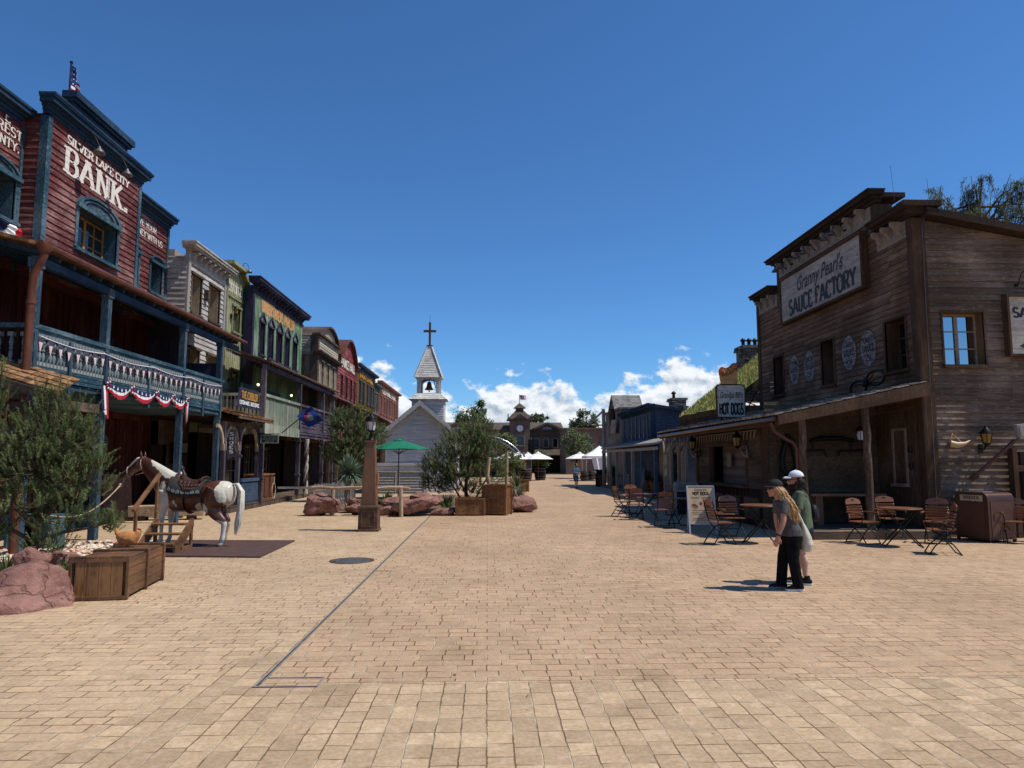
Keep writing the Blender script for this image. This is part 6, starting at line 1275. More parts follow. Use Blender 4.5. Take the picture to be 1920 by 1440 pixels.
cr=MB(); cr.box((TX-.07,TY-.07,9.5),(TX+.07,TY+.07,11.15)); cr.box((TX-.42,TY-.065,10.48),(TX-.071,TY+.065,10.62)); cr.box((TX+.071,TY-.065,10.48),(TX+.42,TY+.065,10.62)); cr.box((TX-.2,TY-.2,9.53),(TX+.2,TY+.2,9.58)); cr.tube([(TX,TY,11.15),(TX,TY,11.7)],.01,4); cr.build('cross',M['rust'],ch)
mb=MB(); mb.lathe([(.05,7.15),(.1,7.12),(.15,7.0),(.17,6.85),(.22,6.72),(.3,6.62),(.29,6.6),(.1,6.65)],(TX,TY,0),16); mb.tube([(TX,TY,7.4),(TX,TY,7.1)],.03,6); mb.tube([(TX,TY,6.8),(TX,TY,6.5)],.025,6); mb.ball((TX,TY,6.5),.05); mb.tube([(TX-.6,TY,7.25),(TX+.6,TY,7.25)],.035,6); mb.tube([(TX+.3,TY,7.2),(TX+.42,TY,6.75)],.03,6); mb.build('bell',M['bronze'],ch)
an=MB(); fA=Fr('S',43.0); an.box((-6.8,43.0,0),(-3.66,44.0,1.62)); an.box((-6.9,42.9,1.64),(-3.55,43.98,1.8)); an.box((-3.68,42.94,0),(-3.58,43.0,1.63)); siding(an,fA,-6.8,-3.68,1.3,1.62,(),.16,.015); ao=an.build('annex',M['church'],ch)
for x0,x1 in ((-6.8,-5.42),(-5.3,-3.72)):
    mb=MB()
    for k in range(7): mb.hexa([fA.p(x0+.05,.12+k*.165,.12),fA.p(x1-.05,.12+k*.165,.12),fA.p(x1-.05,.12+k*.165,.1),fA.p(x0+.05,.12+k*.165,.1),fA.p(x0+.05,.22+k*.165,.0),fA.p(x1-.05,.22+k*.165,.0),fA.p(x1-.05,.22+k*.165,-.02),fA.p(x0+.05,.22+k*.165,-.02)])
    mb.fb(fA,x0,x0+.06,.05,1.3,.01,.13); mb.fb(fA,x1-.06,x1,.05,1.3,.01,.13); mb.fb(fA,x0,x1,1.27,1.33,.01,.14); mb.build('louvre',M['church_trim'],ao)
# parasols
def parasol(name,label,loc,r,zr,za,mat,n=8,group=None,valance=.0,pole='mahogany'):
    t=thing(name,label,'parasol',loc,group,world=False); mb=MB(); rg=random.Random(int(loc[0]*9+loc[1]))
    ph=rg.random()
    for k in range(n):
        a,b=ph+2*PI*k/n,ph+2*PI*(k+1)/n; m_=(a+b)/2
        for q0,q1 in ((0,.5),(.5,1)):
            P=lambda q,ang,sag:V((r*q*math.cos(ang),r*q*math.sin(ang),za-(za-zr)*q**1.12-sag))
            for (x,y) in ((a,m_),(m_,b)):
                s0=lambda ang,q:(.07*r*q*.35 if ang==m_ else 0)
                kx=lambda ang,q:P(q,ang,s0(ang,q)) if ang!=m_ else P(q*math.cos(PI/n)*1.0,ang,s0(ang,q))
                mb.face([kx(x,q0),kx(y,q0),kx(y,q1),kx(x,q1)],0,True)
    mb.lathe([(.03,za+.12),(.05,za+.06),(.14,za+.0),(.3,za-.06)],n=10); mb.build('canopy',M[mat],t)
    mb=MB(); mb.tube([(0,0,0),(0,0,za+.02)],.03,8); mb.lathe([(.26,0),(.26,.06),(.05,.1)],n=14)
    for k in range(n):
        a=ph+2*PI*k/n; mb.tube([(0,0,zr-.25),(r*.5*math.cos(a),r*.5*math.sin(a),za-(za-zr)*.5-.03)],.014,4); mb.tube([(0,0,za-.05),(r*.97*math.cos(a),r*.97*math.sin(a),zr-.0)],.012,4)
    mb.build('pole',M[pole],t); t.location=loc; return t
c_=sv(748,843,Y=37.5); parasol('green_parasol','open dark green parasol on a wooden pole in front of the white church',(c_.x,37.5,0),1.72,c_.z,sv(748,824,Y=37.5).z,'green_cloth',6)
for i,(u,Y,lab) in enumerate(((957,66,'white parasol partly behind the central pine'),(972,74,'white parasol second from the pine, behind the leaning beam'),(990,76,'white parasol between the leaning beam and the widest parasol'),(1009,70,'widest white parasol above the two barrels'))):
    c_=sv(u,862,Y=Y); parasol('white_parasol',lab,(c_.x,Y,0),1.75 if i<3 else 1.6,c_.z+.05,c_.z+.72,'white_cloth',8,'white parasols down the street')
c_=sv(1094,860,Y=76); parasol('white_parasol','white parasol beside the pitched white tent',(c_.x-.4,76,0),1.6,2.1,2.75,'white_cloth',8,'white parasols down the street')
# street lamp
lp=thing('street_lamp','black lantern on a tall tapered brown wooden post with a dark panelled base','lamp',(-3.36,20.65,0))
L0=V((-3.36,20.65,0)); mb=MB()
def sq(z,r): return [L0+V((r*a,r*b,z)) for a,b in((-1,-1),(1,-1),(1,1),(-1,1))]
mb.loft([sq(0,.3),sq(.05,.3),sq(.06,.275),sq(.62,.265),sq(.63,.295),sq(.7,.29),sq(.71,.22)],0,False)
for s in(-1,1): mb.box(L0+V((-.2,s*.29,.12)),L0+V((.2,s*.255,.15))); mb.box(L0+V((-.2,s*.29,.55)),L0+V((.2,s*.255,.58))); mb.box(L0+V((-.2,s*.29,.151)),L0+V((-.17,s*.255,.549))); mb.box(L0+V((.17,s*.29,.151)),L0+V((.2,s*.255,.549)))
bevel(mb.build('base',M['rust'],lp),.008)
mb=MB(); mb.loft([sq(.7,.215),sq(2.5,.135)],0,False); mb.loft([sq(2.5,.16),sq(2.55,.16)],0,False); bevel(mb.build('post',wood('lamp_wood',(.125,.058,.028),(.2,.1,.05),Vt,.4,None,.5,.2,spec=.4),lp),.01)
mb=MB(); mb.lathe([(.12,2.55),(.12,2.58),(.06,2.6),(.045,2.66),(.08,2.69),(.04,2.72),(.035,2.78),(.13,2.82),(.14,2.84)],L0,14)
for k in range(6):
    a=k*PI/3; mb.tube([L0+V((.115*math.cos(a),.115*math.sin(a),2.84)),L0+V((.165*math.cos(a),.165*math.sin(a),3.1))],.009,4)
mb.lathe([(.19,3.09),(.19,3.12),(.15,3.15),(.17,3.2),(.1,3.25),(.05,3.27),(.06,3.31),(.02,3.33),(.025,3.37),(.005,3.4)],L0,12); lo_=mb.build('lantern',M['black_iron'],lp)
mb=MB(); mb.lathe([(.11,2.845),(.155,3.09)],L0,6); mb.build('lamp_glass',M['lamp_glass'],lo_)
mb=MB(); mb.box(L0+V((.16,-.1,1.35)),L0+V((.24,.1,1.62))); mb.build('junction_box',M['planter'],lp)
# rocks round the central bed
RK=[(612,926,966,64,26.4,'pointed red sandstone rock behind the left hitching post',.8,3),(672,946,967,42,26.5,'low red rock just left of the lamp base',.7,5),(675,933,951,34,27.4,'small upper red rock left of the lamp post',.6,6),(745,931,953,56,26.9,'flat upper red rock right of the lamp post',.8,8),(797,925,950,56,27.2,'topmost flat red slab of the rock pile',.8,9),(782,938,968,92,26.2,'large slanting red slab right of the lamp',.8,12),(722,950,968,42,26.3,'low dark red rock at the foot of the right hitching post',.7,13),(833,951,968,50,26.2,'low red rock beside the left wooden planter',.7,14),(978,929,961,52,27.8,'long red rock right of the tall wooden planter',.9,15)]
for (u,v0,v1,wpx,Y,lab,dp,sd) in RK:
    s=Y/1331; c_=sv(u,v1,Z=0); zt=sv(u,v0,Y=Y).z; zb=max(0,sv(u,v1,Y=Y).z); w_=wpx*s*1.08; rock('red_rock',lab,((u-914)*s,Y,zb if zb>.15 else 0),(w_,w_*dp,(zt-zb)*1.25),sd,group='red rocks round the planting bed',tilt=R(-14) if u==782 else 0)
s=33/1331; rock('red_rock','upright red boulder behind the tall wooden planter',((965-914)*s,33,0),(.62,.6,1.35),21,group='red rocks round the planting bed')
s=44/1331
mb=MB(); mb.face([gp(580,962)+V((0,.2,.01)),gp(700,962)+V((0,.2,.01)),gp(860,962)+V((0,.2,.01)),gp(1000,950)+V((-.3,.3,.01)),(1.2,40,.01),(-3,41,.01),(-7.2,36,.01)]); o=mb.build('planting_bed',plain('bed_soil',(.16,.1,.065),.95,0,.4,5,.5)); o['kind']='structure'
hr=thing('hitching_rail','pale peeled log hitching rail on two posts in front of the rocks','rail',(-4.4,25.9,0))
a,b=gp(622,966),gp(752,969); mb=MB(); mb.tube([(a.x,a.y,0),(a.x+.02,a.y,.95)],.075,9); mb.build('post',M['pale_log'],hr); mb=MB(); mb.tube([(b.x,b.y,0),(b.x-.02,b.y,.98)],.075,9); mb.build('post',M['pale_log'],hr)
mb=MB(); n=10; mb.tube([(a.x-.75+(b.x-a.x+1.05)*k/n,a.y+(b.y-a.y)*k/n,.98+.02*math.sin(k*1.7)+.02*k/n) for k in range(n+1)],[.062+.012*math.sin(k*2.3) for k in range(n+1)],9); mb.build('rail_log',M['pale_log'],hr)
pf=thing('picket_fence','low white picket fence behind the left red rock','fence',(-6.6,31.5,0))
a,b=gp(590,950),gp(660,944); mb=MB(); n=14
for k in range(n+1): 
    p=a+(b-a)*k/n; mb.prism([(-.07,.05),(.07,.05),(.07,.9),(0,.98),(-.07,.9)],lambda q,w_,t:V((p.x+q,p.y+t,w_)),-.012,.012)
mb.build('pickets',M['white_board'],pf); mb=MB(); mb.beam(a+V((0,.04,.25)),b+V((0,.04,.25)),.05,.08); mb.beam(a+V((0,.04,.72)),b+V((0,.04,.72)),.05,.08); mb.beam(a+V((-1.6,.04,.8)),a+V((0,.04,.8)),.05,.09); mb.build('fence_rail',M['white_board'],pf)
yu=thing('yucca','tall spiky blue green yucca on a shaggy trunk beside the lamp post','plant',(-5.55,28.8,0))
mb=MB(); mb.tube([(-5.5,28.8,0),(-5.58,28.8,.7),(-5.52,28.8,1.45)],[.15,.13,.12],9); mb.build('trunk',M['bark_pale'],yu)
mb=MB(); rg=random.Random(2); 
for k in range(330):
    a=rg.random()*2*PI; e=rg.uniform(-.55,1); d=V((math.cos(a)*math.cos(e*1.5),math.sin(a)*math.cos(e*1.5),math.sin(e*1.5))); l=rg.uniform(.6,.88); s_=d.cross(V((0,0,1)));s_=(s_.normalized() if s_.length>.01 else V((1,0,0)))*.022; c0=V((-5.52,28.8,1.5)); mb.face([c0-s_*.7,c0+s_*.7,c0+d*l*.5+s_,c0+d*l-V((0,0,.03)),c0+d*l*.5-s_],0)
mb.build('leaf_rosette',M['agave'],yu)
for k,(u,v,n,L_,lab) in enumerate(((655,940,70,.55,'dry grass tuft below the yucca'),(725,930,60,.65,'leafy green plant behind the flat upper rock'),(712,935,50,.5,'small leafy plant right of the lamp post'),(838,940,120,.85,'dark feathery grass clump left of the wooden planter'),(700,925,40,.5,'leafy plant behind the lamp post'))):
    p=sv(u,v,Y=27.6); t=thing('tuft',lab,'plant',(p.x,27.6,max(p.z-.35,0))); mb=MB(); blades(mb,(p.x,27.6,max(p.z-.4,0)),n,L_,.02 if k!=1 else .05,1,0,random.Random(k)); mb.build('leaves',M[('bark_pale','leaf','leaf','needle','leaf')[k]],t)
def planter(name,label,x,y,w_,d_,h,rz,brace=False):
    t=thing(name,label,'planter',(x,y,0),world=False); mb=MB()
    for s in(-1,1):
        n=max(3,round(w_/.16))
        for k in range(n): mb.box((-w_/2+w_*k/n+.004,s*d_/2-.02,.03),(-w_/2+w_*(k+1)/n-.004,s*d_/2+.0,h-.05)) if not brace else None
        if brace:
            for k in range(4): mb.box((-w_/2,s*d_/2-.02,.03+k*(h-.08)/4),(w_/2,s*d_/2,.03+(k+1)*(h-.08)/4-.008))
        n=max(3,round(d_/.16))
        for k in range(n): mb.box((s*w_/2-.01,-d_/2+.02+(d_-.04)*k/n+.004,.03),(s*w_/2+.01,-d_/2+.02+(d_-.04)*(k+1)/n-.004,h-.05))
    mb.box((-w_/2+.03,-d_/2+.03,.05),(w_/2-.03,d_/2-.03,h-.1)); mb.build('board',M['planter'],t)
    mb=MB(); e=.045
    for s in(-1,1):
        for q in(-1,1): mb.box((s*(w_/2+.012)-e,q*(d_/2+.012)-e,0),(s*(w_/2+.012)+e,q*(d_/2+.012)+e,h-.06))
        mb.box((-w_/2-.05,s*(d_/2+.015)-.035,h-.06),(w_/2+.05,s*(d_/2+.015)+.035,h)); mb.box((s*(w_/2+.015)-.035,-d_/2-.02,h-.059),(s*(w_/2+.015)+.035,d_/2+.02,h-.001)); mb.box((-w_/2+.04,s*(d_/2+.008)-.02,.04),(w_/2-.04,s*(d_/2+.008)+.02,.14))
    if brace: mb.beam((-w_/2+.06,-d_/2-.012,.14),(w_/2-.06,-d_/2-.012,h-.1),.025,.09,up=(0,0,1))
    bevel(mb.build('frame',M['planter'],t),.006); place(t,x,y,rz); return t
planter('wooden_planter','low wooden planter box with a diagonal brace under the central pine',-.63,26.35,.98,.9,.62,R(3),True)
planter('wooden_planter','tall wooden planter box right of the central pine',.36,26.45,.82,.75,1.1,R(-17))
c_=gp(980,922); planter('wooden_planter','small wooden box planter beyond the long red rock',c_.x,c_.y+.3,.62,.6,.75,R(8))
# plants about the planter
for k,(u,v,Y,n,L_,lab,mt) in enumerate(((968,905,32,70,.9,'tall spiky yellowish plant growing behind the long rock','leaf_pale'),(974,922,31.5,60,.6,'spiky agave beside the small box planter','agave'),(930,905,27.3,60,.4,'tuft of grass in the tall wooden planter','needle2'))):
    p=sv(u,v,Y=Y); t=thing('spiky_plant',lab,'plant',(p.x,Y,p.z)); mb=MB(); blades(mb,(p.x,Y,p.z-.3),n,L_,.025,.8,0,random.Random(k+4)); mb.build('leaves',M[mt],t)
p=sv(916,905,Y=27.4); dw=thing('driftwood_post','pale twisted driftwood trunk standing beside the tall planter','post',(p.x,27.4,0)); mb=MB(); mb.tube([(p.x-.1,27.4,0),(p.x+.1,27.4,.8),(p.x-.05,27.4,1.4),(p.x+.03,27.4,2.1)],[.09,.1,.08,.06],8); mb.tube([(p.x+.08,27.4,.9),(p.x-.28,27.4,.3)],[.06,.05],7); mb.build('trunk',M['pale_log'],dw)
p=sv(950,850,Y=30); pl=thing('wooden_pole','thin weathered pole standing right of the central pine','post',(p.x,30,0)); mb=MB(); mb.tube([(p.x,30,0),(p.x,30,2.35)],.07,8); mb.build('pole',M['pale_log'],pl)
# pines
pine('pine','bushy dark pine in the centre bed spreading over the planters',(-.75,28.3,0),
 [((-.95,28.4,2.55),(1.0,.9,.75),1.2),((-1.75,28.3,1.9),(.75,.7,.5),.7),((-.05,28.5,2.3),(.75,.8,.65),.8),((-.4,28.4,3.05),(.75,.7,.55),.7),((-1.9,28.2,1.25),(.7,.6,.35),.5),((-.9,27.9,1.5),(.9,.5,.45),.7),((.25,28.2,1.45),(.5,.6,.35),.3),((-2.3,28.3,1.75),(.35,.4,.25),.2),((-.9,28.2,.95),(.9,.6,.3),.45),((-2.0,28.1,.9),(.5,.4,.2),.2)],
 [[(-.75,28.3,0),(-.85,28.3,.8),(-.8,28.3,1.7),(-.7,28.3,2.9)],[(-.7,28.2,0),(-.35,28.2,.7),(.1,28.3,1.5),(.4,28.3,2.2)],[(-.8,28.2,.1),(-1.3,28.2,.9),(-1.9,28.2,1.7)],[(-.7,28.2,.5),(-1.0,28.0,1.0),(-1.2,27.9,1.5)],[(-.6,28.3,0),(-.25,28.1,.5),(.2,28.1,1.1)]],dens=360,L=.26,n=34,nl=.085,nw=.0095,trunk_r=.1,seed=8,up=.9)
s=35/1331
pine('pine','loose dark pine behind the lamp post left of the church',((668-914)*s,35,0),
 [((-6.9,35,3.4),(.9,.8,.8),.8),((-6.5,35,2.5),(1.1,.9,.7),1),((-7.5,35,2.3),(.6,.6,.5),.45),((-5.7,35,2.9),(.6,.6,.5),.4),((-6.3,35,4.2),(.4,.4,.4),.2),((-7.3,35,4.05),(.35,.4,.4),.2),((-6.6,35,1.75),(.8,.6,.3),.35),((-5.4,35.2,3.3),(.4,.4,.35),.2)],
 [[((668-914)*s,35,0),(-6.5,35,1.2),(-6.6,35,2.6),(-6.7,35,3.9)],[(-6.5,35,1.3),(-7,35,2),(-7.6,35,2.5)],[(-6.5,35,1.5),(-6,35,2.2),(-5.6,35,3)],[(-6.6,35,2.2),(-7,35,3),(-7.2,35,4)]],dens=330,L=.29,n=28,nl=.12,nw=.013,trunk_r=.11,seed=15)
# ---------------------------------------------------------------- far end of the street
ct=thing('clock_tower_hall','long brown brick hall with a central clock tower, cupola and pedimented wings','building',(5,110,0))
fT=Fr('S',110.0); mb=MB(); ops=[]
siding(mb,Fr('S',110.0),-34,15.6,0,6.6,(),.3,.01); mb.box((-34,110.05,0),(15.6,122,6.5)); mb.build('wall',M['brick_dark'],ct)
mb=MB(); mb.hexa([(-34,109.4,6.5),(11.8,109.4,6.5),(11.8,114,7.8),(-34,114,7.8),(-34,109.4,6.65),(11.8,109.4,6.65),(11.8,114,7.95),(-34,114,7.95)]); mb.build('roof',plain('brown_slate',(.10,.075,.06),.8,0,.3,3),ct)
for gx,hw_ in ((9.2,2.3),(-4.6,2.6)):
    mb=MB(); mb.prism([(gx-hw_,6.55),(gx+hw_,6.55),(gx,7.55)],lambda a,b,t:fT.p(a,b,t),-.3,.5)
    for s in(-1,1): mb.beam(fT.p(gx,7.68,.6),fT.p(gx+s*(hw_+.25),6.58,.6),.5,.16)
    mb.fb(fT,gx-hw_,gx+hw_,6.4,6.56,.0,.65); mb.build('pediment',M['brown_trim'],ct)
    mb=MB(); mb.prism([(gx-.8,6.62),(gx+.8,6.62),(gx+.55,7.0),(gx+.15,6.95),(gx,7.2),(gx-.15,6.95),(gx-.55,7.0)],lambda a,b,t:fT.p(a,b,t),.51,.56); mb.build('pediment_ornament',M['gray_trim'],ct)
fW=Fr('S',108.6); mb=MB(); siding(mb,fW,3.4,6.5,0,8.1,(),.3,.01); mb.box((3.42,108.65,0),(6.48,111.5,8.1)); mb.build('tower_wall',M['brick_dark'],ct)
mb=MB(); mb.box((3.0,108.2,8.05),(6.9,112,8.25))
for k in range(4):
    z0=8.25+k*.001
pyrm=lambda z0,r0,z1,r1:[mb.loft([[V((4.95+a*r0,110.1+b*r0,z0)) for a,b in((-1,-1),(1,-1),(1,1),(-1,1))],[V((4.95+a*r1,110.1+b*r1,z1)) for a,b in((-1,-1),(1,-1),(1,1),(-1,1))]],0,False)]
pyrm(8.25,1.9,9.5,.7); pyrm(9.5,.6,9.95,.6); pyrm(9.95,.95,10.75,.08)
mb.prism([(3.9,8.25),(6.0,8.25),(4.95,9.0)],lambda a,b,t:Fr('S',108.15).p(a,b,t),-.4,.05)
for sx_ in(3.05,6.7): mb.box((sx_,108.2,8.25),(sx_+.16,108.36,9.0))
mb.build('tower_roof',plain('tower_slate',(.09,.065,.052),.8,0,.3,3),ct)
n=24; mb=MB(); mb.prism([(4.94+.62*math.cos(2*PI*k/n),6.77+.62*math.sin(2*PI*k/n)) for k in range(n)],lambda a,b,t:fW.p(a,b,t),0,.1); ck=mb.build('clock_rim',M['brown_trim'],ct)
mb=MB(); mb.prism([(4.94+.5*math.cos(2*PI*k/n),6.77+.5*math.sin(2*PI*k/n)) for k in range(n)],lambda a,b,t:fW.p(a,b,t),.1,.12); mb.build('clock_face',M['white'],ck)
mb=MB(); mb.beam(fW.p(4.94,6.77,.14),fW.p(4.94,7.13,.14),.05,.02); mb.beam(fW.p(4.94,6.77,.145),fW.p(5.13,6.55,.145),.06,.02)
for k in range(12): a=k*PI/6; mb.beam(fW.p(4.94+.4*math.sin(a),6.77+.4*math.cos(a),.13),fW.p(4.94+.47*math.sin(a),6.77+.47*math.cos(a),.13),.04,.015)
mb.build('clock_hands',M['ink_flat'],ck)
def archwin(fr,u,z0,z1,w_):
    mb=MB(); n=10; po=[(u-w_,z0),(u+w_,z0)]+[(u+w_*math.cos(PI*k/n),z1-w_*.6+w_*.6*math.sin(PI*k/n)) for k in range(n+1)]
    mb.prism(po,lambda a,b,t:fr.p(a,b,t),.012,.05); o=mb.build('window',M['glass_dark'],ct); m2=MB(); m2.fb(fr,u-w_-.15,u+w_+.15,z0-.18,z0-.02,.01,.18); m2.fb(fr,u-w_-.14,u-w_-.005,z0,z1-w_*.6,.01,.1); m2.fb(fr,u+w_+.005,u+w_+.14,z0,z1-w_*.6,.01,.1)
    for a,b in zip(range(n),range(1,n+1)):
        p=[(u+r*math.cos(PI*q/n),z1-w_*.6+r*(.6 if r==w_ else .62)*math.sin(PI*q/n)) for r,q in((w_,a),(w_+.16,a),(w_+.16,b),(w_,b))]; m2.prism(p,lambda c,d,t:fr.p(c,d,t),.01,.1)
    m2.build('window_frame',M['bracket'],o)
for u in (7.6,9.03,10.47): archwin(fT,u,3.9,5.25,.33)
for u in (-2.5,-4.6,-6.7,-10,-13): archwin(fT,u,3.9,5.25,.4)
archwin(fW,4.94,4.2,5.7,.62)
mb=MB(); mb.hexa([(6.6,106.5,2.6),(15,106.5,2.6),(15,110,3.5),(6.6,110,3.5),(6.6,106.5,2.75),(15,106.5,2.75),(15,110,3.65),(6.6,110,3.65)]); mb.fb(fT,6.6,15.6,5.6,5.75,.0,.2); mb.fb(fT,6.6,11.6,3.7,3.82,.02,.2); mb.build('awning',M['brown_trim'],ct)
mb=MB(); mb.box((6.6,109.9,0),(15,109.98,2.7)); mb.build('shop_front',M['dark_wood'],ct)
fl=thing('tower_flag','small striped flag flying from the top of the clock tower','flag',(4.95,110.1,10.7)); mb=MB(); mb.tube([(4.95,110.1,10.7),(4.95,110.1,12.1)],.04,5); mb.build('pole',M['black_iron'],fl); mb=MB(); us_flag(mb,lambda s,t:V((4.97+1.0*s,110.1+.15*math.sin(7*s),12.05-.7*t-.12*s))); mb.build('cloth',[M['red'],M['white'],M['blue_flag']],fl)
bw=thing('brick_hall','plain dark red brick building at the far right end of the street','building',(14,98,0)); mb=MB(); mb.box((10.8,98,0),(17.5,106,6.2)); mb.box((10.6,97.8,6.2),(17.7,106,6.4)); mb.box((17.5,97.0,0),(24,106,7.6)); mb.build('wall',M['brick_dark'],bw); f_=Fr('S',98.0)
for k in range(3): m2=MB(); m2.fb(f_,11.5+k*2,12.4+k*2,3.2,5.0,.012,.06); m2.build('window',M['glass_dark'],bw)
st=thing('stage_arch','dark arched stage canopy with a pale truss rim beside the clock tower','stage',(0,82,0))
n=18; P=lambda k,r,y:V((-.6+5.2*r*math.sin(R(-62+124*k/n)),y,.2+4.6*r*(math.cos(R(-62+124*k/n))-.02)))
mb=MB()
for k in range(n): mb.hexa([P(k,.95,82),P(k+1,.95,82),P(k+1,.95,87),P(k,.95,87),P(k,1,82),P(k+1,1,82),P(k+1,1,87),P(k,1,87)])
mb.box((-5.2,86.5,0),(4.0,86.9,2.4)); mb.build('canopy',M['black_iron'],st)
mb=MB(); mb.tube([P(k,1.02,81.9) for k in range(n+1)],.07,6); mb.tube([P(k,.95,81.9) for k in range(n+1)],.05,6)
for k in range(n): mb.tube([P(k,1.02,81.9),P(k+1,.95,81.9)],.03,4)
mb.build('truss',M['steel'],st)
ss=thing('speaker_stack','tall black speaker stack hung on a mast right of the stage','speaker',(5.1,83,0)); mb=MB()
for k in range(5): mb.cb((5.1,83+.04*k,4.15-.42*k),(.75,.5,.4),Matrix.Rotation(R(2*k),3,'X'))
mb.build('cabinet',M['black_iron'],ss); mb=MB(); mb.tube([(5.1,83.4,0),(5.1,83.4,4.6)],.09,6); mb.build('mast',M['gun'],ss)
lb=thing('leaning_beam','pale leaning timber prop under the white parasols','post',(4.1,70,0)); a_,b_=sv(986,884,Y=70),sv(982,848,Y=70); mb=MB(); mb.beam((a_.x,70,.3),b_,.22,.22); mb.build('beam',M['pale_log'],lb)
# barrels
def barrel(name,label,x,y,h,r,group,plant=None):
    t=thing(name,label,'barrel',(x,y,0),group,world=False); mb=MB(); mb.lathe([(r*.82,0),(r*.95,h*.25),(r,h*.5),(r*.95,h*.75),(r*.82,h),(r*.75,h),(r*.75,h-.05),(.02,h-.06)],n=18); mb.build('staves',M['dark_wood'],t)
    mb=MB()
    for z,q in((.1,.87),(.3,.975),(.7,.975),(.9,.87)): mb.lathe([(r*q+.012,h*z-.03),(r*q+.015,h*z+.03)],n=18,cap=False)
    mb.build('hoop',M['gun'],t); place(t,x,y,0); return t
c_=gp(986,902); barrel('wine_barrel','dark barrel standing left under the white parasols',c_.x,c_.y,1.25,.58,'barrels under the parasols')
c_=gp(1013,900); barrel('wine_barrel','dark barrel with a clipped shrub right under the white parasols',c_.x,c_.y,1.25,.58,'barrels under the parasols')
leafy('shrub','dark bushy shrub growing out of the right barrel',(c_.x,c_.y,1.15),2,((c_.x,c_.y,2.1),(.9,.8,.85)),leaf=.16,count=1500,mats=('needle','leaf'),seed=4,trunk_r=.06)
for k,(u,v,lab,w_) in enumerate(((1096,902,'small dark barrel beside the white tent',.42),(1107,900,'small brown barrel in front of the white tent',.42),(1022,886,'small barrel far off under the awning',.5),(1052,884,'dark tub far off before the clock hall',.5))):
    c_=gp(u,v); barrel('small_barrel',lab,c_.x,c_.y,.95,w_,'small barrels along the far street')
for k,(u,v,w_,h_) in enumerate(((1032,884,2.0,1.0),(1062,882,1.9,.7),(1000,884,1.6,.8))):
    c_=gp(u,v); rock('red_rock',('pale red boulder before the clock hall','red boulder beside the far street tree','red boulder behind the barrels')[k],c_,(w_,1.2,h_),30+k,group='far red boulders')
# white tent
tn=thing('white_tent','white pitched pavilion tent with a draped side curtain','tent',(10.6,68,0)); x0,x1,ya,yb=9.3,12.3,67,70
mb=MB(); ez,pz=2.35,3.35; A=[V((x0,ya,ez)),V((x1,ya,ez)),V((x1,yb,ez)),V((x0,yb,ez))]; pk_=V(((x0+x1)/2,(ya+yb)/2,pz))
for k in range(4):
    a,b=A[k],A[(k+1)%4]; m_=(a+b)/2*.5+pk_*.5-V((0,0,.12)); ma=(a+pk_)/2-V((0,0,.08)); mb_=(b+pk_)/2-V((0,0,.08)); mb.face([a,b,mb_,ma],0,True); mb.face([ma,mb_,pk_],0,True); mb.face([a,b,b-V((0,0,.22)),a-V((0,0,.22))])
mb.build('canopy',M['white_cloth'],tn)
mb=MB(); n=30
for k in range(n):
    f0=lambda q:V((x0+.5+(x1-x0-.5)*q,ya+.03+.09*math.sin(q*26)+.04*math.sin(q*61),0)); a,b=f0(k/n),f0((k+1)/n); mb.face([a+V((.5*(1-k/n),0,.05)),b+V((.5*(1-(k+1)/n),0,.05)),b+V((0,0,2.2)),a+V((0,0,2.2))],0,True)
mb.build('curtain',plain('curtain_white',(.72,.72,.76),.85,0,.05),tn)
for x,y in ((x0,ya),(x1,ya),(x0,yb),(x1,yb)): m2=MB(); m2.tube([(x,y,0),(x,y,ez)],.035,6); m2.build('leg',M['steel'],tn)
leafy('street_tree','leafy olive green tree in front of the dark brick building at the street end',(9.8,78,0),6,((9.8,78,3.7),(1.35,1.2,1.75)),leaf=.2,count=4200,mats=('leaf','leaf_pale'),seed=5,trunk_r=.13,clump=40)
leafy('slender_tree','pale green slender tree rising behind the central pine',(-.55,58,0),7,((-.75,58,4.5),(.75,.7,1.5)),leaf=.15,count=2600,mats=('leaf_pale','leaf'),seed=9,trunk_r=.1,clump=36)
leafy('bushy_tree','low bushy tree between the pine and the clock tower',(2.0,92,0),5,((2.2,92,4.3),(1.5,1.3,.9)),leaf=.26,count=2600,mats=('leaf_pale','leaf'),seed=19,trunk_r=.12)
leafy('dark_shrub','dark green shrub under the stage canopy',(2.2,62,0),3,((2.1,62,1.9),(1.2,1.0,.8)),leaf=.17,count=2200,mats=('leaf','needle2'),seed=29,trunk_r=.08)
for k,(u,v,Y,rx,rz_,lab) in enumerate(((885,781,135,2.6,2.3,'leafy tree crown rising behind the long roof, above the pine'),(866,789,138,1.6,1.2,'small dark tree behind the long roof near the church'),(1005,787,136,2.4,1.0,'dark tree behind the roof right of the clock tower'),(1100,790,118,2.0,1.7,'round green tree behind the brick building'),(1084,800,120,1.6,1.0,'low dark trees behind the brick building'),(902,772,134,1.1,2.6,'tall thin tree behind the long roof'))):
    p=sv(u,v,Y=Y); leafy('far_tree',lab,(p.x,Y,0),p.z,((p.x,Y,p.z),(rx,rx*.7,rz_)),leaf=.4,count=1500,mats=('leaf_far','leaf'),seed=40+k,group='trees behind the far roofs',trunk_r=.3,clump=22)
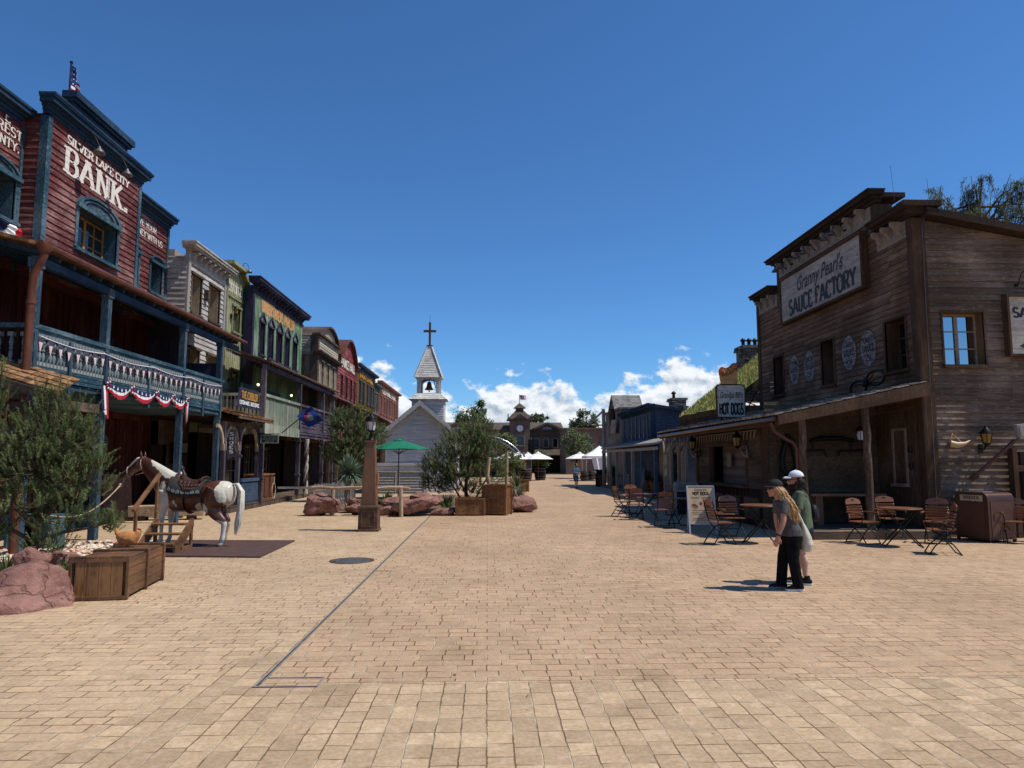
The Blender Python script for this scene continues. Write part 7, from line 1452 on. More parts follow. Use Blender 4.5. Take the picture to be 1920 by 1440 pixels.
# pots and cans in the shade before the blue store
def pot(name,label,u,v,r,h,seed,pl=True):
    c_=gp(u,v); t=thing(name,label,'flowerpot',c_,'plant pots along the shaded porches',world=False); mb=MB(); mb.lathe([(r*.7,0),(r,h*.7),(r*1.02,h*.85),(r*1.1,h*.86),(r*1.1,h),(r*.9,h),(r*.85,h-.06),(.02,h-.07)],n=18); mb.build('pot',M['terracotta'],t)
    mb=MB(); blades(mb,(0,0,h-.1),90,h*1.1,.045,1,0,random.Random(seed),.1,.5); mb.build('leaves',M['leaf'],t); place(t,c_.x,c_.y,0)
pot('terracotta_pot','terracotta pot with trailing leaves nearest the white tent',1150,915,.42,.95,1); pot('terracotta_pot','tall terracotta pot with leaves by the blue store door',1216,925,.36,.8,2); pot('terracotta_pot','wide terracotta pot with bushy leaves beside the forked posts',1232,928,.4,.75,3); pot('terracotta_pot','terracotta pot half hidden behind the wooden stand',1136,905,.38,.8,4)
for k,(u,v,lab) in enumerate(((1180,917,'grey metal milk churn on the shaded porch edge'),(1194,918,'smaller grey milk can right of the tilted churn'))):
    c_=gp(u,v); t=thing('milk_can',lab,'milk can',c_,world=False); mb=MB(); h=(1.0,.8)[k]; mb.lathe([(.2,0),(.22,.05),(.22,h*.6),(.12,h*.78),(.11,h*.88),(.15,h*.95),(.15,h),(.02,h)],n=16); mb.build('body',M['gray_trim'],t); m2=MB()
    for s in(-1,1): m2.tube([(s*.21,0,h*.5),(s*.27,0,h*.62),(s*.13,0,h*.8)],.014,5)
    m2.build('handle',M['gun'],t); place(t,c_.x,c_.y,.0)
c_=gp(1126,912); t=thing('menu_stand','brown wooden podium stand at the edge of the shaded porch','stand',c_,world=False); mb=MB(); mb.box((-.3,-.25,0),(.3,.25,1.05)); mb.hexa([(-.36,-.34,1.0),(.36,-.34,1.0),(.36,.3,1.2),(-.36,.3,1.2),(-.36,-.34,1.06),(.36,-.34,1.06),(.36,.3,1.26),(-.36,.3,1.26)]); mb.build('body',M['dark_wood'],t); m2=MB(); m2.box((-.24,-.262,.1),(.24,-.251,.9)); m2.build('panel',M['planter'],t); place(t,c_.x,c_.y,R(15))
c_=gp(1124,900); t=thing('carved_trunk','tall brown carved tree trunk figure before the white tent','carving',c_,world=False); mb=MB(); mb.tube([(0,0,0),(.05,0,.6),(-.12,0,1.3),(.0,0,1.9),(-.15,0,2.15)],[.42,.36,.3,.26,.1],9); mb.tube([(.0,0,1.7),(.3,0,1.2),(.42,0,.5)],[.2,.16,.1],7); mb.build('trunk',M['mahogany'],t); place(t,c_.x,c_.y+2,0)

mb=MB(); rg=random.Random(77)
for k in range(420):
    if rg.random()<.5: x,y=rg.uniform(-6.5,-4.0),rg.uniform(10.3,16.5)
    elif rg.random()<.6: x,y=rg.uniform(-7,2.5),rg.uniform(24.6,26.2)
    else: x,y=rg.uniform(-8,8),rg.uniform(6,24)
    a=rg.random()*6; l=rg.uniform(.012,.035); d=V((math.cos(a)*l,math.sin(a)*l,0)); p=V((-d.y*.4,d.x*.4,.004)); c=V((x,y,.004)); mb.face([c-d,c-p*1.0+V((0,0,.008)),c+d,c+p])
o=mb.build('leaf_litter',plain('dry_leaf',(.17,.10,.045),.8,0,.5,2)); o['kind']='stuff'
# ================================================================ LEFT FOREGROUND
GB=[(-6.0,10.75),(-5.75,12.2),(-6.15,13.2),(-6.9,15.2),(-7.3,16.2),(-7.7,17.6),(-8.6,18.3),(-10.2,17.2),(-11.5,15),(-12,12.6),(-10,10.9),(-8.5,10.1),(-7.2,9.9)]
o=sheet('planting_bed',GB,.006,plain('gravel_bed',(.30,.21,.14),.95,0,.35,14,.6))
def inside(x,y,P=GB):
    c=False
    for i in range(len(P)):
        (x1,y1),(x2,y2)=P[i],P[i-1]
        if (y1>y)!=(y2>y) and x<(x2-x1)*(y-y1)/(y2-y1)+x1: c=not c
    return c
mb=MB(); rg=random.Random(3); k=0
T=[V((0,0,1)),V((.94,0,-.33)),V((-.47,.82,-.33)),V((-.47,-.82,-.33))]
while k<2600:
    x,y=rg.uniform(-12,-5.7),rg.uniform(9.8,18.3)
    if not inside(x,y): continue
    k+=1; r=rg.uniform(.03,.085); q=Matrix.Rotation(rg.random()*6,3,'Z')@Matrix.Rotation(rg.random()*6,3,'X'); sz=V((r*rg.uniform(.8,1.4),r,r*rg.uniform(.5,.8))); m_=rg.choice((0,0,1,2)); c=V((x,y,.01+r*.3))
    vs=[]
    for i in range(6):
        d=[V((1,0,0)),V((-1,0,0)),V((0,1,0)),V((0,-1,0)),V((0,0,1)),V((0,0,-1))][i]*rg.uniform(.75,1.15); d=q@d; vs.append(c+V((d.x*sz.x,d.y*sz.y,d.z*sz.z)))
    mb.idx(vs,[(0,2,4),(2,1,4),(1,3,4),(3,0,4),(2,0,5),(1,2,5),(3,1,5),(0,3,5)],m_)
o=mb.build('gravel',[plain('gravel_cream',(.62,.48,.33),.85),plain('gravel_pink',(.52,.3,.22),.85),plain('gravel_white',(.66,.6,.5),.85)]); o['kind']='stuff'
bp=[(-8.3,10.25,-.05),(-7.6,9.75,-.05),(-6.9,9.5,-.05),(-6.2,9.72,-.05),(-5.84,10.3,-.05),(-6.0,10.8,-.05),(-6.8,11.1,-.05),(-7.9,10.9,-.05),(-6.32,10.25,.62),(-6.1,10.45,.55),(-6.5,10.6,.55),(-6.05,10.35,.42),(-5.9,10.35,.14),(-6.9,10.0,.36),(-7.4,10.1,.22),(-8.0,10.3,.10),(-6.6,9.75,.28),(-7.2,10.8,.4)]
hull_rock('boulder','large pinkish sandstone boulder at the lower left edge',[(x+6.6,y-10.2,z) for x,y,z in bp],(-6.48,10.2,0),7,amp=.5,cuts=4)
for k,(x,y,sx_,sy_,sz,lab) in enumerate(((-7.6,12.4,.55,.5,.6,'reddish rock half hidden under the big pine'),(-6.7,12.9,.4,.4,.35,'small reddish rock behind the crate'),(-7.9,13.6,.7,.5,.5,'reddish rock behind the pine trunk'),(-6.9,14.2,.5,.4,.3,'small pale rock beside the mounting steps'))): rock('bed_rock',lab,(x,y,0),(sx_,sy_,sz),50+k,group='rocks in the gravel bed')
# big pine
B=V((-8.35,13.6,0))
pine('pine','large bushy green pine filling the left foreground bed',B,
 [((-8.15,13.5,2.5),(.62,.6,.55),1.0),((-8.75,13.5,2.15),(.7,.7,.55),.9),((-7.75,13.5,2.2),(.5,.55,.5),.7),((-8.1,13.2,1.75),(.95,.6,.45),1.0),((-9.1,13.4,1.5),(.7,.6,.42),.7),((-7.45,13.4,1.55),(.5,.5,.36),.5),((-8.4,12.9,1.2),(.8,.5,.3),.5),((-9.02,13.4,3.2),(.17,.2,.45),.17),((-8.3,13.4,3.15),(.13,.2,.3),.09),((-7.95,13.4,3.05),(.14,.2,.3),.1),((-7.55,13.4,2.85),(.15,.2,.28),.1),((-7.3,13.4,2.4),(.15,.2,.25),.09),((-7.12,13.4,1.95),(.18,.2,.25),.1),((-6.95,13.2,.85),(.36,.25,.13),.15),((-6.62,13.15,.95),(.16,.15,.1),.05),((-7.4,12.9,.9),(.45,.35,.2),.24),((-8.9,13.0,.75),(.5,.4,.2),.26),((-7.6,12.8,.5),(.35,.3,.14),.14),((-9.6,13.4,2.1),(.35,.4,.45),.3),((-9.7,13.2,1.0),(.4,.4,.3),.2)],
 [[B,B+V((.03,0,.6)),B+V((.1,0,1.3)),B+V((.2,0,2.6))],[B+V((0,0,.7)),B+V((-.5,0,1.4)),B+V((-.68,0,2.4)),B+V((-.65,0,3.5))],[B+V((.05,0,.7)),B+V((.5,-.1,1.3)),B+V((.85,0,2.1))],[B+V((.02,0,.5)),B+V((.7,-.3,.7)),B+V((1.3,-.4,.8)),B+V((1.75,-.45,.95))],[B+V((0,0,.5)),B+V((-.5,-.3,.9)),B+V((-1.0,-.2,1.3))],[B+V((0,0,.45)),B+V((.3,-.5,.8)),B+V((.2,-.8,1.2))],[B+V((0,0,.4)),B+V((.5,-.6,.5)),B+V((.8,-.8,.55))]],
 dens=235,L=.25,n=64,nl=.07,nw=.0045,trunk_r=.085,seed=21,up=1.25)
for k,(u,v,n,L_,mt,lab) in enumerate(((12,1085,70,.5,'leaf','green grassy tuft at the far left behind the boulder'),(105,1050,60,.45,'needle2','low green seedling under the big pine'),(285,998,40,.4,'bark_pale','dry brown grass tuft behind the chicken'),(120,1075,50,.35,'needle2','small green tuft beside the boulder'))):
    c_=gp(u,v); t=thing('tuft',lab,'plant',c_); mb=MB(); blades(mb,c_,n,L_,.014,1,0,random.Random(60+k),.25,.4); mb.build('leaves',M[mt],t)
for k,(u,v,lab) in enumerate(((30,1038,'teal painted box left of the pine trunk'),(50,1040,'teal painted box touching the pine trunk'))):
    p=sv(u,v,Y=16.2); t=thing('teal_box',lab,'box',(p.x,16.2,0),world=False); mb=MB(); mb.box((-.3,-.3,.0),(.3,.3,.72)); mb.build('body',M['teal'],t); mb=MB(); mb.box((-.33,-.33,.72),(.33,.33,.77)); 
    for s in(-1,1): mb.box((s*.3-.03,-.33,0),(s*.3+.03,-.3,.72))
    mb.build('frame',M['blue_trim'],t); place(t,p.x-k*-.1,16.6,0)
bfn=thing('blue_fence','small blue picket fence panel between the big pine and the podium','fence',(-12.4,22.3,0)); mb=MB()
for k in range(9): mb.box((-12.95+k*.12,22.3,.02),(-12.88+k*.12,22.33,.62))
mb.build('pickets',M['blue_post'],bfn); mb=MB(); mb.box((-13.0,22.27,.5),(-11.9,22.3,.56)); mb.box((-13.0,22.27,.15),(-11.9,22.3,.21)); mb.box((-11.95,22.25,0),(-11.87,22.36,.7)); mb.build('fence_rail',M['blue_post'],bfn)
# crate
cr=thing('storage_crate','long brown slatted wooden crate with lighter striped front panel','crate',(-5.3,11.5,0),world=False)
W,D,Hh=.74,1.72,.6; mb=MB(); n=4
for k in range(n): mb.box((W/2-.03,-D/2+.03,.03+k*(Hh-.07)/n+.003),(W/2,D/2-.03,.03+(k+1)*(Hh-.07)/n-.003)); mb.box((-W/2,-D/2+.03,.03+k*(Hh-.07)/n+.003),(-W/2+.03,D/2-.03,.03+(k+1)*(Hh-.07)/n-.003))
for k in range(4): mb.box((-W/2+.02+k*(W-.04)/4+.003,-D/2+.02,Hh-.04),(-W/2+.02+(k+1)*(W-.04)/4-.003,D/2-.02,Hh-.015))
mb.box((-W/2+.04,-D/2+.05,.04),(W/2-.04,D/2-.05,Hh-.05)); bevel(mb.build('side_board',M['crate'],cr),.004)
mb=MB()
for k in range(4): mb.box((-W/2+.05+k*(W-.1)/4+.003,-D/2+.005,.05),(-W/2+.05+(k+1)*(W-.1)/4-.003,-D/2+.03,Hh-.06)); 
for k in range(4): mb.box((-W/2+.05+k*(W-.1)/4+.003,D/2-.03,.05),(-W/2+.05+(k+1)*(W-.1)/4-.003,D/2-.005,Hh-.06))
mb.build('end_panel',M['crate_front'],cr)
mb=MB(); e=.055
for y in (-D/2,-.02,D/2-e):
    for s in(-1,1): mb.box((s*(W/2+.012)-.02,y-.008,0),(s*(W/2+.012)+.02,y+e,Hh))
    mb.box((-W/2-.03,y-.009,Hh-.012),(W/2+.03,y+e,Hh+.022))
for y in (-D/2-.008,D/2-.03): mb.box((-W/2+.0,y,0),(W/2,y+.035,.055)); mb.box((-W/2,y,Hh-.07),(W/2,y+.035,Hh-.012))
bevel(mb.build('frame',M['crate'],cr),.006); place(cr,-5.69,11.47,R(8))
# chicken on the crate
hn=thing('chicken','golden orange hen figure sitting on the crate lid','hen',(-5.3,12.05,.64),world=False)
bd=MB(); bd.tube([(-.2,0,.14),(-.12,0,.11),(0,0,.1),(.1,0,.115),(.16,0,.165),(.19,0,.21),(.22,0,.225)],[(.03,.03),(.1,.11),(.125,.135),(.105,.12),(.06,.065),(.044,.046),(.012,.012)],14); bd.tube([(-.13,0,.13),(-.2,0,.2),(-.225,0,.26)],[.06,.045,.02],8)
for s in(-1,1): bd.ball((-.02,s*.085,.115),(.11,.03,.06),10,6)
hm,ht,hb=nt('hen_feather'); hb.inputs['Roughness'].default_value=.7; _,hv=coords(ht,(45,45,45)); hn_=nd(ht,'ShaderNodeTexVoronoi'); lk(ht,hv,hn_.inputs[0]); lk(ht,ramp(ht,hn_.outputs[0],.1,.8,(.82,.38,.11),(.46,.16,.04)),hb.inputs['Base Color']); bumpn(ht,hb,hn_.outputs[0],.6,.02)
fuse(bd,'body',hm,hn,.009,2)
mb=MB()
for k in range(4): mb.ball((.165+.016*k,0,.258-.005*k),(.012,.006,.018),6,4)
mb.ball((.215,0,.195),(.01,.006,.02),6,4); mb.build('comb',M['red'],hn)
mb=MB(); mb.tube([(.22,0,.224),(.25,0,.214)],[.012,.002],6); mb.build('beak',M['gold'],hn)
place(hn,-5.86,12.0,R(-4),.63,None,.95)
# horse platform
pf=MB(); a,b,c,d=(-7.75,15.35),(-4.66,15.05),(-4.75,18.05),(-8.6,18.3); pf.hexa([(a[0],a[1],0),(b[0],b[1],0),(c[0],c[1],0),(d[0],d[1],0),(a[0],a[1],.022),(b[0],b[1],.022),(c[0],c[1],.022),(d[0],d[1],.022)]); o=pf.build('platform',plain('platform_brown',(.085,.05,.043),.75,0,.18,5,.15)); tag(o,'thin dark brown rubber platform under the horse','platform')
# mounting steps
ms=thing('mounting_steps','three step wooden mounting steps with a sloping handrail in front of the horse','steps',(-7.05,16.2,0))
X0,X1,Y0,Y1=-7.5,-6.66,15.68,16.62; mb=MB(); 
for x in (X0,X1-.05):
    mb=MB(); mb.prism([(Y0,.02),(Y0,.16),(Y1-.1,.68),(Y1,.68),(Y1,.5),(Y0+.28,.02)],lambda p,q,t:V((x+t,p,q)),0,.05); mb.box((x,Y1-.12,.02),(x+.05,Y1-.03,.5)); mb.box((x,Y0+.281,.02),(x+.05,Y1-.121,.1)); bevel(mb.build('stringer',M['crate'],ms),.005)
for k,(y,z) in enumerate(((Y0+.02,.17),(Y0+.3,.36),(Y0+.58,.55))):
    mb=MB(); mb.box((X0+.055,y,z),(X1-.055,y+.3,z+.035)); bevel(mb.build('tread',M['planter'],ms),.005)
mb=MB(); mb.box((X0-.055,Y0-.02,0),(X0-.003,Y0+.05,.98)); mb.box((X0-.055,Y1-.02,0),(X0-.003,Y1+.05,1.6)); mb.beam((X0-.03,Y0-.12,.92),(X0-.03,Y1+.12,1.68),.075,.07); bevel(mb.build('handrail',M['crate'],ms),.006)
# podium, trough, globe lamp under the balcony
pd=thing('podium','tall brown tapered wooden podium on the pavement under the balcony','podium',(-12.0,25.2,0),world=False)
mb=MB(); mb.loft([[V((a*.45,b*.42,0)) for a,b in((-1,-1),(1,-1),(1,1),(-1,1))],[V((a*.40-.04,b*.36,1.5)) for a,b in((-1,-1),(1,-1),(1,1),(-1,1))]],0,False); mb.box((-.48,-.45,0),(.48,.45,.06)); bevel(mb.build('body',M['crate'],pd),.01)
mb=MB(); mb.hexa([(-.5,-.42,1.48),(.42,-.42,1.48),(.42,.42,1.6),(-.5,.42,1.6),(-.5,-.42,1.53),(.42,-.42,1.53),(.42,.42,1.65),(-.5,.42,1.65)]); mb.build('top',M['mahogany'],pd); place(pd,-12.35,24.3,R(38))
tr=thing('log_trough','long pale hewn log trough lying on the pavement behind the horse','trough',(-10.6,26.3,0),world=False)
mb=MB(); mb.loft([[V((x,a*.26,.3+b*.2)) for a,b in((-1,-.9),(1,-.9),(1.15,.9),(-1.15,.9))] for x in(-1.15,1.15)],0,False); bevel(mb.build('body',M['pale_log'],tr),.03); mb=MB()
for x in (-.75,.75): mb.box((x-.12,-.3,0),(x+.12,.3,.14))
mb.build('foot',M['dark_wood'],tr); place(tr,-10.75,24.6,R(14))
gl=thing('globe_lamp','dark post lamp with a white globe behind the saddle of the horse','lamp',(-10.5,25.4,0)); c_=V((-10.75,25.5,0)); mb=MB(); mb.lathe([(.13,0),(.13,.2),(.07,.3),(.06,1.2),(.09,1.25),(.06,1.3)],c_,12); mb.lathe([(.07,1.62),(.16,1.66),(.1,1.75),(.04,1.82),(.05,1.86),(.01,1.92)],c_,12); mb.build('post',M['black_iron'],gl); mb=MB(); mb.lathe([(.07,1.3),(.16,1.38),(.17,1.5),(.1,1.62)],c_,14); mb.build('globe',M['white'],gl)
for k,(y,z) in enumerate(((20.2,2.1),(22.6,2.35))):
    pass
sk=thing('wall_notice','pale hide notice hanging crooked on the red plank wall','notice',(-13.2,23.2,2.3)); mb=MB(); mb.prism([(22.9,2.1),(23.5,2.0),(23.6,2.5),(23.05,2.6)],lambda a,b,t:fg.p(a,b,t),.05,.07) if 0 else mb.prism([(22.9,2.0),(23.55,2.1),(23.5,2.55),(22.95,2.5)],lambda a,b,t:V((-13.3+t,a,b)),.06,.08); mb.build('hide',M['bracket'],sk)
tl=thing('crossed_tools','two crossed long handled tools mounted on the red plank wall','tools',(-13.2,21.6,2.2)); mb=MB(); mb.beam((-13.22,21.2,1.7),(-13.22,22.2,2.9),.04,.05); mb.beam((-13.2,22.2,1.7),(-13.2,21.2,2.9),.04,.05); mb.build('handle',M['pale_log'],tl)
# ================================================================ BISTRO FURNITURE
def chair_proto():
    t=thing('bistro_chair','','chair',(0,0,0),'folding bistro chairs',world=False)
    fr=MB()
    for s in(-1,1):
        x=s*.225
        fr.tube([(x,-.30,0),(x,-.16,.2),(x,0,.36),(x,.14,.44),(x,.19,.46)],.013,6)                       # rear foot up to the seat front
        fr.tube([(x*.94,.26,0),(x*.94,.16,.16),(x*.94,-.02,.32),(x*.94,-.16,.47),(x*.94,-.21,.62),(x*.94,-.26,.82),(x*.94,-.285,.96)],.013,6)   # front foot up into the back
        fr.tube([(x*1.04,-.22,.66),(x*1.15,.0,.665),(x*1.15,.2,.65),(x*1.08,.21,.55),(x,.17,.46)],.011,6)
    fr.tube([(-.225,-.30,.01),(.225,-.30,.01)],.01,5); fr.tube([(-.21,.25,.01),(.21,.25,.01)],.01,5); fr.tube([(-.22,-.16,.2),(.22,-.16,.2)],.009,5)
    fr.build('frame',M['black_iron'],t)
    se=MB()
    for k in range(7): y=.2-k*.06; se.box((-.235,y-.024,.462),(.235,y+.024,.482))
    se.build('seat',M['chair_slat'],t)
    bk=MB(); nrm_=lambda z:(-.205-.085*(z-.6)/.36)
    for k in range(5):
        z=.555+k*.058; y=nrm_(z)+.018; bk.cb((0,y,z),(.45,.018,.04),Matrix.Rotation(R(-12),3,'X'))
        for s in(-1,1): bk.ball((s*.212,y+.012,z),.011,6,4,1); bk.ball((s*.212,y-.012,z),.011,6,4,1)
    P=lambda a,b,t:V((a,nrm_(b)+.018+t,b)); n=10; pl=[(.225*math.cos(PI*k/n)*1.0,.90+.085*math.sin(PI*k/n)) for k in range(n+1)]
    hole=[(.055*math.cos(PI*k/n),.925+.03*math.sin(PI*k/n)) for k in range(n+1)]
    for k in range(n): bk.prism([pl[k],pl[k+1],hole[k+1],hole[k]],P,-.009,.009)
    bk.prism([(-.225,.845),(.225,.845),(.225,.9),(.055,.925),(-.055,.925),(-.225,.9)],P,-.009,.009)
    bk.build('backrest',[M['chair_slat'],M['steel']],t)
    for s in(-1,1): a=MB(); a.beam((s*.258,-.2,.678),(s*.258,.2,.668),.045,.02); a.build('armrest',M['chair_slat'],t)
    return t
ch0=chair_proto(); used=[0]
def chair(u,v,rz,label):
    c_=gp(u,v); o=ch0 if not used[0] else copy_tree(ch0); used[0]=1; place(o,c_.x,c_.y,R(rz),0,label,1.08); return o
def table_proto():
    t=thing('bistro_table','','table',(0,0,0),'round bistro tables',world=False)
    mb=MB(); mb.lathe([(.02,.735),(.385,.735),(.40,.742),(.40,.757),(.39,.762)],n=36); mb.build('tabletop',M['mahogany'],t)
    mb=MB()
    for s in(-1,1): mb.tube([(s*.2,-.34,0),(s*.2,.30,.73)],.014,6); mb.tube([(s*.17,.34,0),(s*.17,-.30,.73)],.014,6)
    mb.tube([(-.2,-.34,.012),(.2,-.34,.012)],.012,5); mb.tube([(-.17,.34,.012),(.17,.34,.012)],.012,5); mb.tube([(-.2,.0,.385),(.2,.0,.385)],.01,5); mb.build('folding_leg',M['black_iron'],t); return t
tb0=table_proto(); tu=[0]
def table(u,v,rz,label,s=1.08):
    c_=gp(u,v); o=tb0 if not tu[0] else copy_tree(tb0); tu[0]=1; place(o,c_.x,c_.y,R(rz),0,label,s); return o
table(1692,1024,70,'round table in front of the porch deck among four chairs',1.16)
table(1428,1018,55,'round table behind the two walking people',1.2)
table(1212,970,80,'round table furthest left, between three chairs at the shade edge')
table(1275,984,20,'round table beside the menu board, half in shade')
chair(1620,1018,200,'chair left behind the table by the porch deck, back to the right post')
chair(1672,1010,178,'chair squarely behind the table by the porch deck, facing the street')
chair(1758,1018,140,'chair in the corner beside the end wall, behind the front right chair')
chair(1766,1038,70,'front right chair of the porch table, turned to the left')
chair(1908,1018,150,'chair cut off by the right edge beyond the waste bin')
chair(1374,1008,185,'chair facing the street right of the menu board')
chair(1352,1020,-80,'chair seen from its side between the menu board and the table')
chair(1167,968,-75,'leftmost chair of the terrace, in full sun')
chair(1188,963,190,'small chair behind the leftmost chair, facing the street')
chair(1193,974,-10,'chair with its back to the street next to the leftmost chair')
chair(1245,988,0,'chair with its back to the street at the edge of the shade')
chair(1262,966,170,'chair in the shade behind the table next to the grey bin')
# ================================================================ HORSE
HX,HY,HR=-6.86,17.05,R(170)
horse=thing('horse','brown and white pinto horse figure standing on the dark platform','horse',(HX,HY,.02),world=False)
hb_=MB()
def ell(x,z,ry,rz,n=18,sq=1.0): return [V((x,ry*math.cos(2*PI*k/n),z+rz*math.sin(2*PI*k/n)*(1 if math.sin(2*PI*k/n)>0 else sq))) for k in range(n)]
body=[(-1.0,1.22,.06,.12),(-.95,1.2,.2,.22),(-.82,1.18,.29,.30),(-.6,1.17,.32,.335),(-.35,1.13,.315,.335),(-.05,1.11,.325,.34),(.25,1.12,.315,.36),(.48,1.17,.28,.41),(.68,1.2,.24,.36),(.84,1.2,.17,.25),(.92,1.2,.08,.14)]
hb_.loft([ell(*b) for b in body])
def htube(pts,rad,n=14): hb_.tube(pts,rad,n)
htube([(.5,0,1.30),(.72,0,1.42),(1.0,0,1.66),(1.24,0,1.85),(1.38,0,1.95)],[(.2,.38),(.17,.33),(.125,.245),(.1,.175),(.085,.13)])
htube([(1.30,0,1.95),(1.42,0,1.91),(1.56,0,1.80),(1.72,0,1.68),(1.84,0,1.59),(1.90,0,1.55)],[(.075,.11),(.098,.15),(.085,.13),(.062,.09),(.06,.08),(.045,.055)])
for s in(-1,1):
    htube([(1.36,s*.065,2.02),(1.355,s*.075,2.1),(1.37,s*.08,2.2)],[(.03,.035),(.03,.03),(.004,.004)],8)
    hb_.ball((1.44,s*.085,1.83),(.1,.03,.1),10,6)
    htube([(.60,s*.17,1.25),(.62,s*.19,1.05),(.66,s*.18,.82),(.68,s*.17,.58),(.675,s*.17,.5),(.675,s*.17,.3),(.675,s*.17,.17),(.71,s*.17,.09),(.73,s*.17,.045),(.74,s*.17,0)],[(.11,.2),(.11,.15),(.075,.095),(.055,.06),(.048,.05),(.036,.042),(.046,.052),(.042,.05),(.058,.066),(.064,.072)])
    sh_=0 if s>0 else .13
    htube([(x_+sh_*(1.25-z_),y_,z_) for x_,y_,z_ in ((-.70,s*.17,1.28),(-.62,s*.20,1.05),(-.56,s*.19,.88),(-.70,s*.18,.70),(-.85,s*.17,.57),(-.88,s*.17,.5),(-.86,s*.17,.3),(-.845,s*.17,.17),(-.81,s*.17,.09),(-.79,s*.17,.045),(-.78,s*.17,0))],[(.15,.28),(.14,.26),(.12,.20),(.088,.125),(.06,.085),(.052,.068),(.044,.054),(.052,.06),(.044,.052),(.06,.07),(.066,.076)])
    hb_.ball((-.66,s*.2,1.12),(.27,.14,.28),12,8)
m_,t_,b_=nt('pinto_coat'); b_.inputs['Roughness'].default_value=.33; b_.inputs['Coat Weight'].default_value=.15; at=nd(t_,'ShaderNodeAttribute',attribute_name='coat'); lk(t_,at.outputs['Color'],b_.inputs['Base Color'])
ho=fuse(hb_,'body',m_,horse,.014,6)
ca=ho.data.color_attributes.new('coat','FLOAT_COLOR','POINT')
def el_(p,c,r): return (V(((p.x-c[0])/r[0],(p.z-c[1])/r[1]))).length
for i,v in enumerate(ho.data.vertices):
    p=v.co; w=.16*noise.noise(p*4.2)+.07*noise.noise(p*11); W=False
    if el_(p,(-1.1,1.34),(.40,.50))+w<1 and p.z>.75: W=True                          # rump
    if p.z<.56+.12*w*4 and p.x<-.3: W=True
    if p.z<.62+w*.5 and p.x>.3 : W=True
    dn=(V((p.x-.42,p.z-1.62))).dot(V((.66,.75)))
    q=(p.x-.55)*.78-(p.z-1.25)*1.0                                                      # distance below the neck line
    if .45<p.x<1.33 and p.z>1.3 and q+.5*w< -.245 and p.x<1.25: W=True                   # crest of the neck
    if el_(p,(.66,.98),(.17,.52))+w<1: W=True                                           # shoulder and fore leg
    if el_(p,(-.36,.84),(.17,.16))+w<1: W=True                                          # belly patch
    if el_(p,(.33,1.0),(.035,.05))<1 or el_(p,(.29,.93),(.025,.035))<1: W=True
    hd_=(V((p.x-1.3,0,p.z-2.0))); along=hd_.dot(V((.8,0,-.6))); upn=hd_.dot(V((.6,0,.8)))
    if p.x>1.38 and upn>.055+.05*w and along>.05: W=True                                 # blaze
    if p.z<.06: c=(.16,.12,.09,1)
    else:
        n=.85+.35*noise.noise(p*3)
        c=(.60*min(n+.1,1.1),.55*min(n+.1,1.1),.44*min(n+.1,1.1),1) if W else (.105*n,.034*n,.018*n,1)
    if p.x>1.84 and not W: c=(.06,.03,.025,1)
    ca.data[i].color=c
tl_=MB()
rg=random.Random(4)
for k in range(26):
    o=V((rg.uniform(-.03,.03),rg.uniform(-.045,.045),0)); sp_=rg.uniform(.7,1.3)
    tl_.tube([V((-.93,0,1.40))+o*.4,V((-1.06,0,1.42))+o*.6,V((-1.18,0,1.24))+o,V((-1.17,0,.85))+o*1.4,V((-1.12+rg.uniform(-.03,.03),0,.5))+o*1.3,V((-1.07,0,.24+.16*rg.random()))+o*.6],[.02,.026,.026,.024,.018,.004],6)
tl_.build('tail',plain('tail_hair',(.56,.52,.42),.5,0,.2,12,.3),horse)
ey=MB()
for s in(-1,1): ey.ball((1.475,s*.092,1.90),(.022,.012,.018),8,6)
ey.build('eye',M['black_iron'],horse)
place(horse,HX,HY,HR,.022)
hl=thing('lead_rope','pale knotted lead rope running from the horse to the big pine','rope',(HX,HY,0))
RM=Matrix.Translation((HX,HY,.022))@Matrix.Rotation(HR,4,'Z')
mz=RM@V((1.84,-.02,1.5)); pe=V((-8.55,13.9,1.0)); kn=mz+V((-.02,-.1,-.12))
mb=MB(); mb.tube([mz,mz+V((.0,-.06,.05)),mz+V((.05,-.08,-.02)),kn],.014,6)
n=14; pts=[kn+(pe-kn)*(k/n)+V((0,0,-.42*math.sin(PI*k/n)*(1-.25*k/n))) for k in range(n+1)]; mb.tube(pts,.017,6); mb.ball(kn,.045,8,6); mb.ball(kn+V((-.03,0,-.04)),.035,8,6)
L_=lambda x,y,z:RM@V((x,y,z))
for x,rr_,zc in ((1.70,.105,1.69),(1.33,.15,1.86)):
    mb.tube([L_(x+.35*rr_*1.0*math.sin(a)*.6,rr_*.78*math.cos(a),zc+rr_*1.15*math.sin(a)) for a in [2*PI*k/16 for k in range(17)]],.01,5)
mb.tube([L_(1.6,-.1,1.62),L_(1.35,-.11,1.68),L_(1.25,-.1,1.72)],.011,5); mb.build('rope',M['pale_log'],hl)
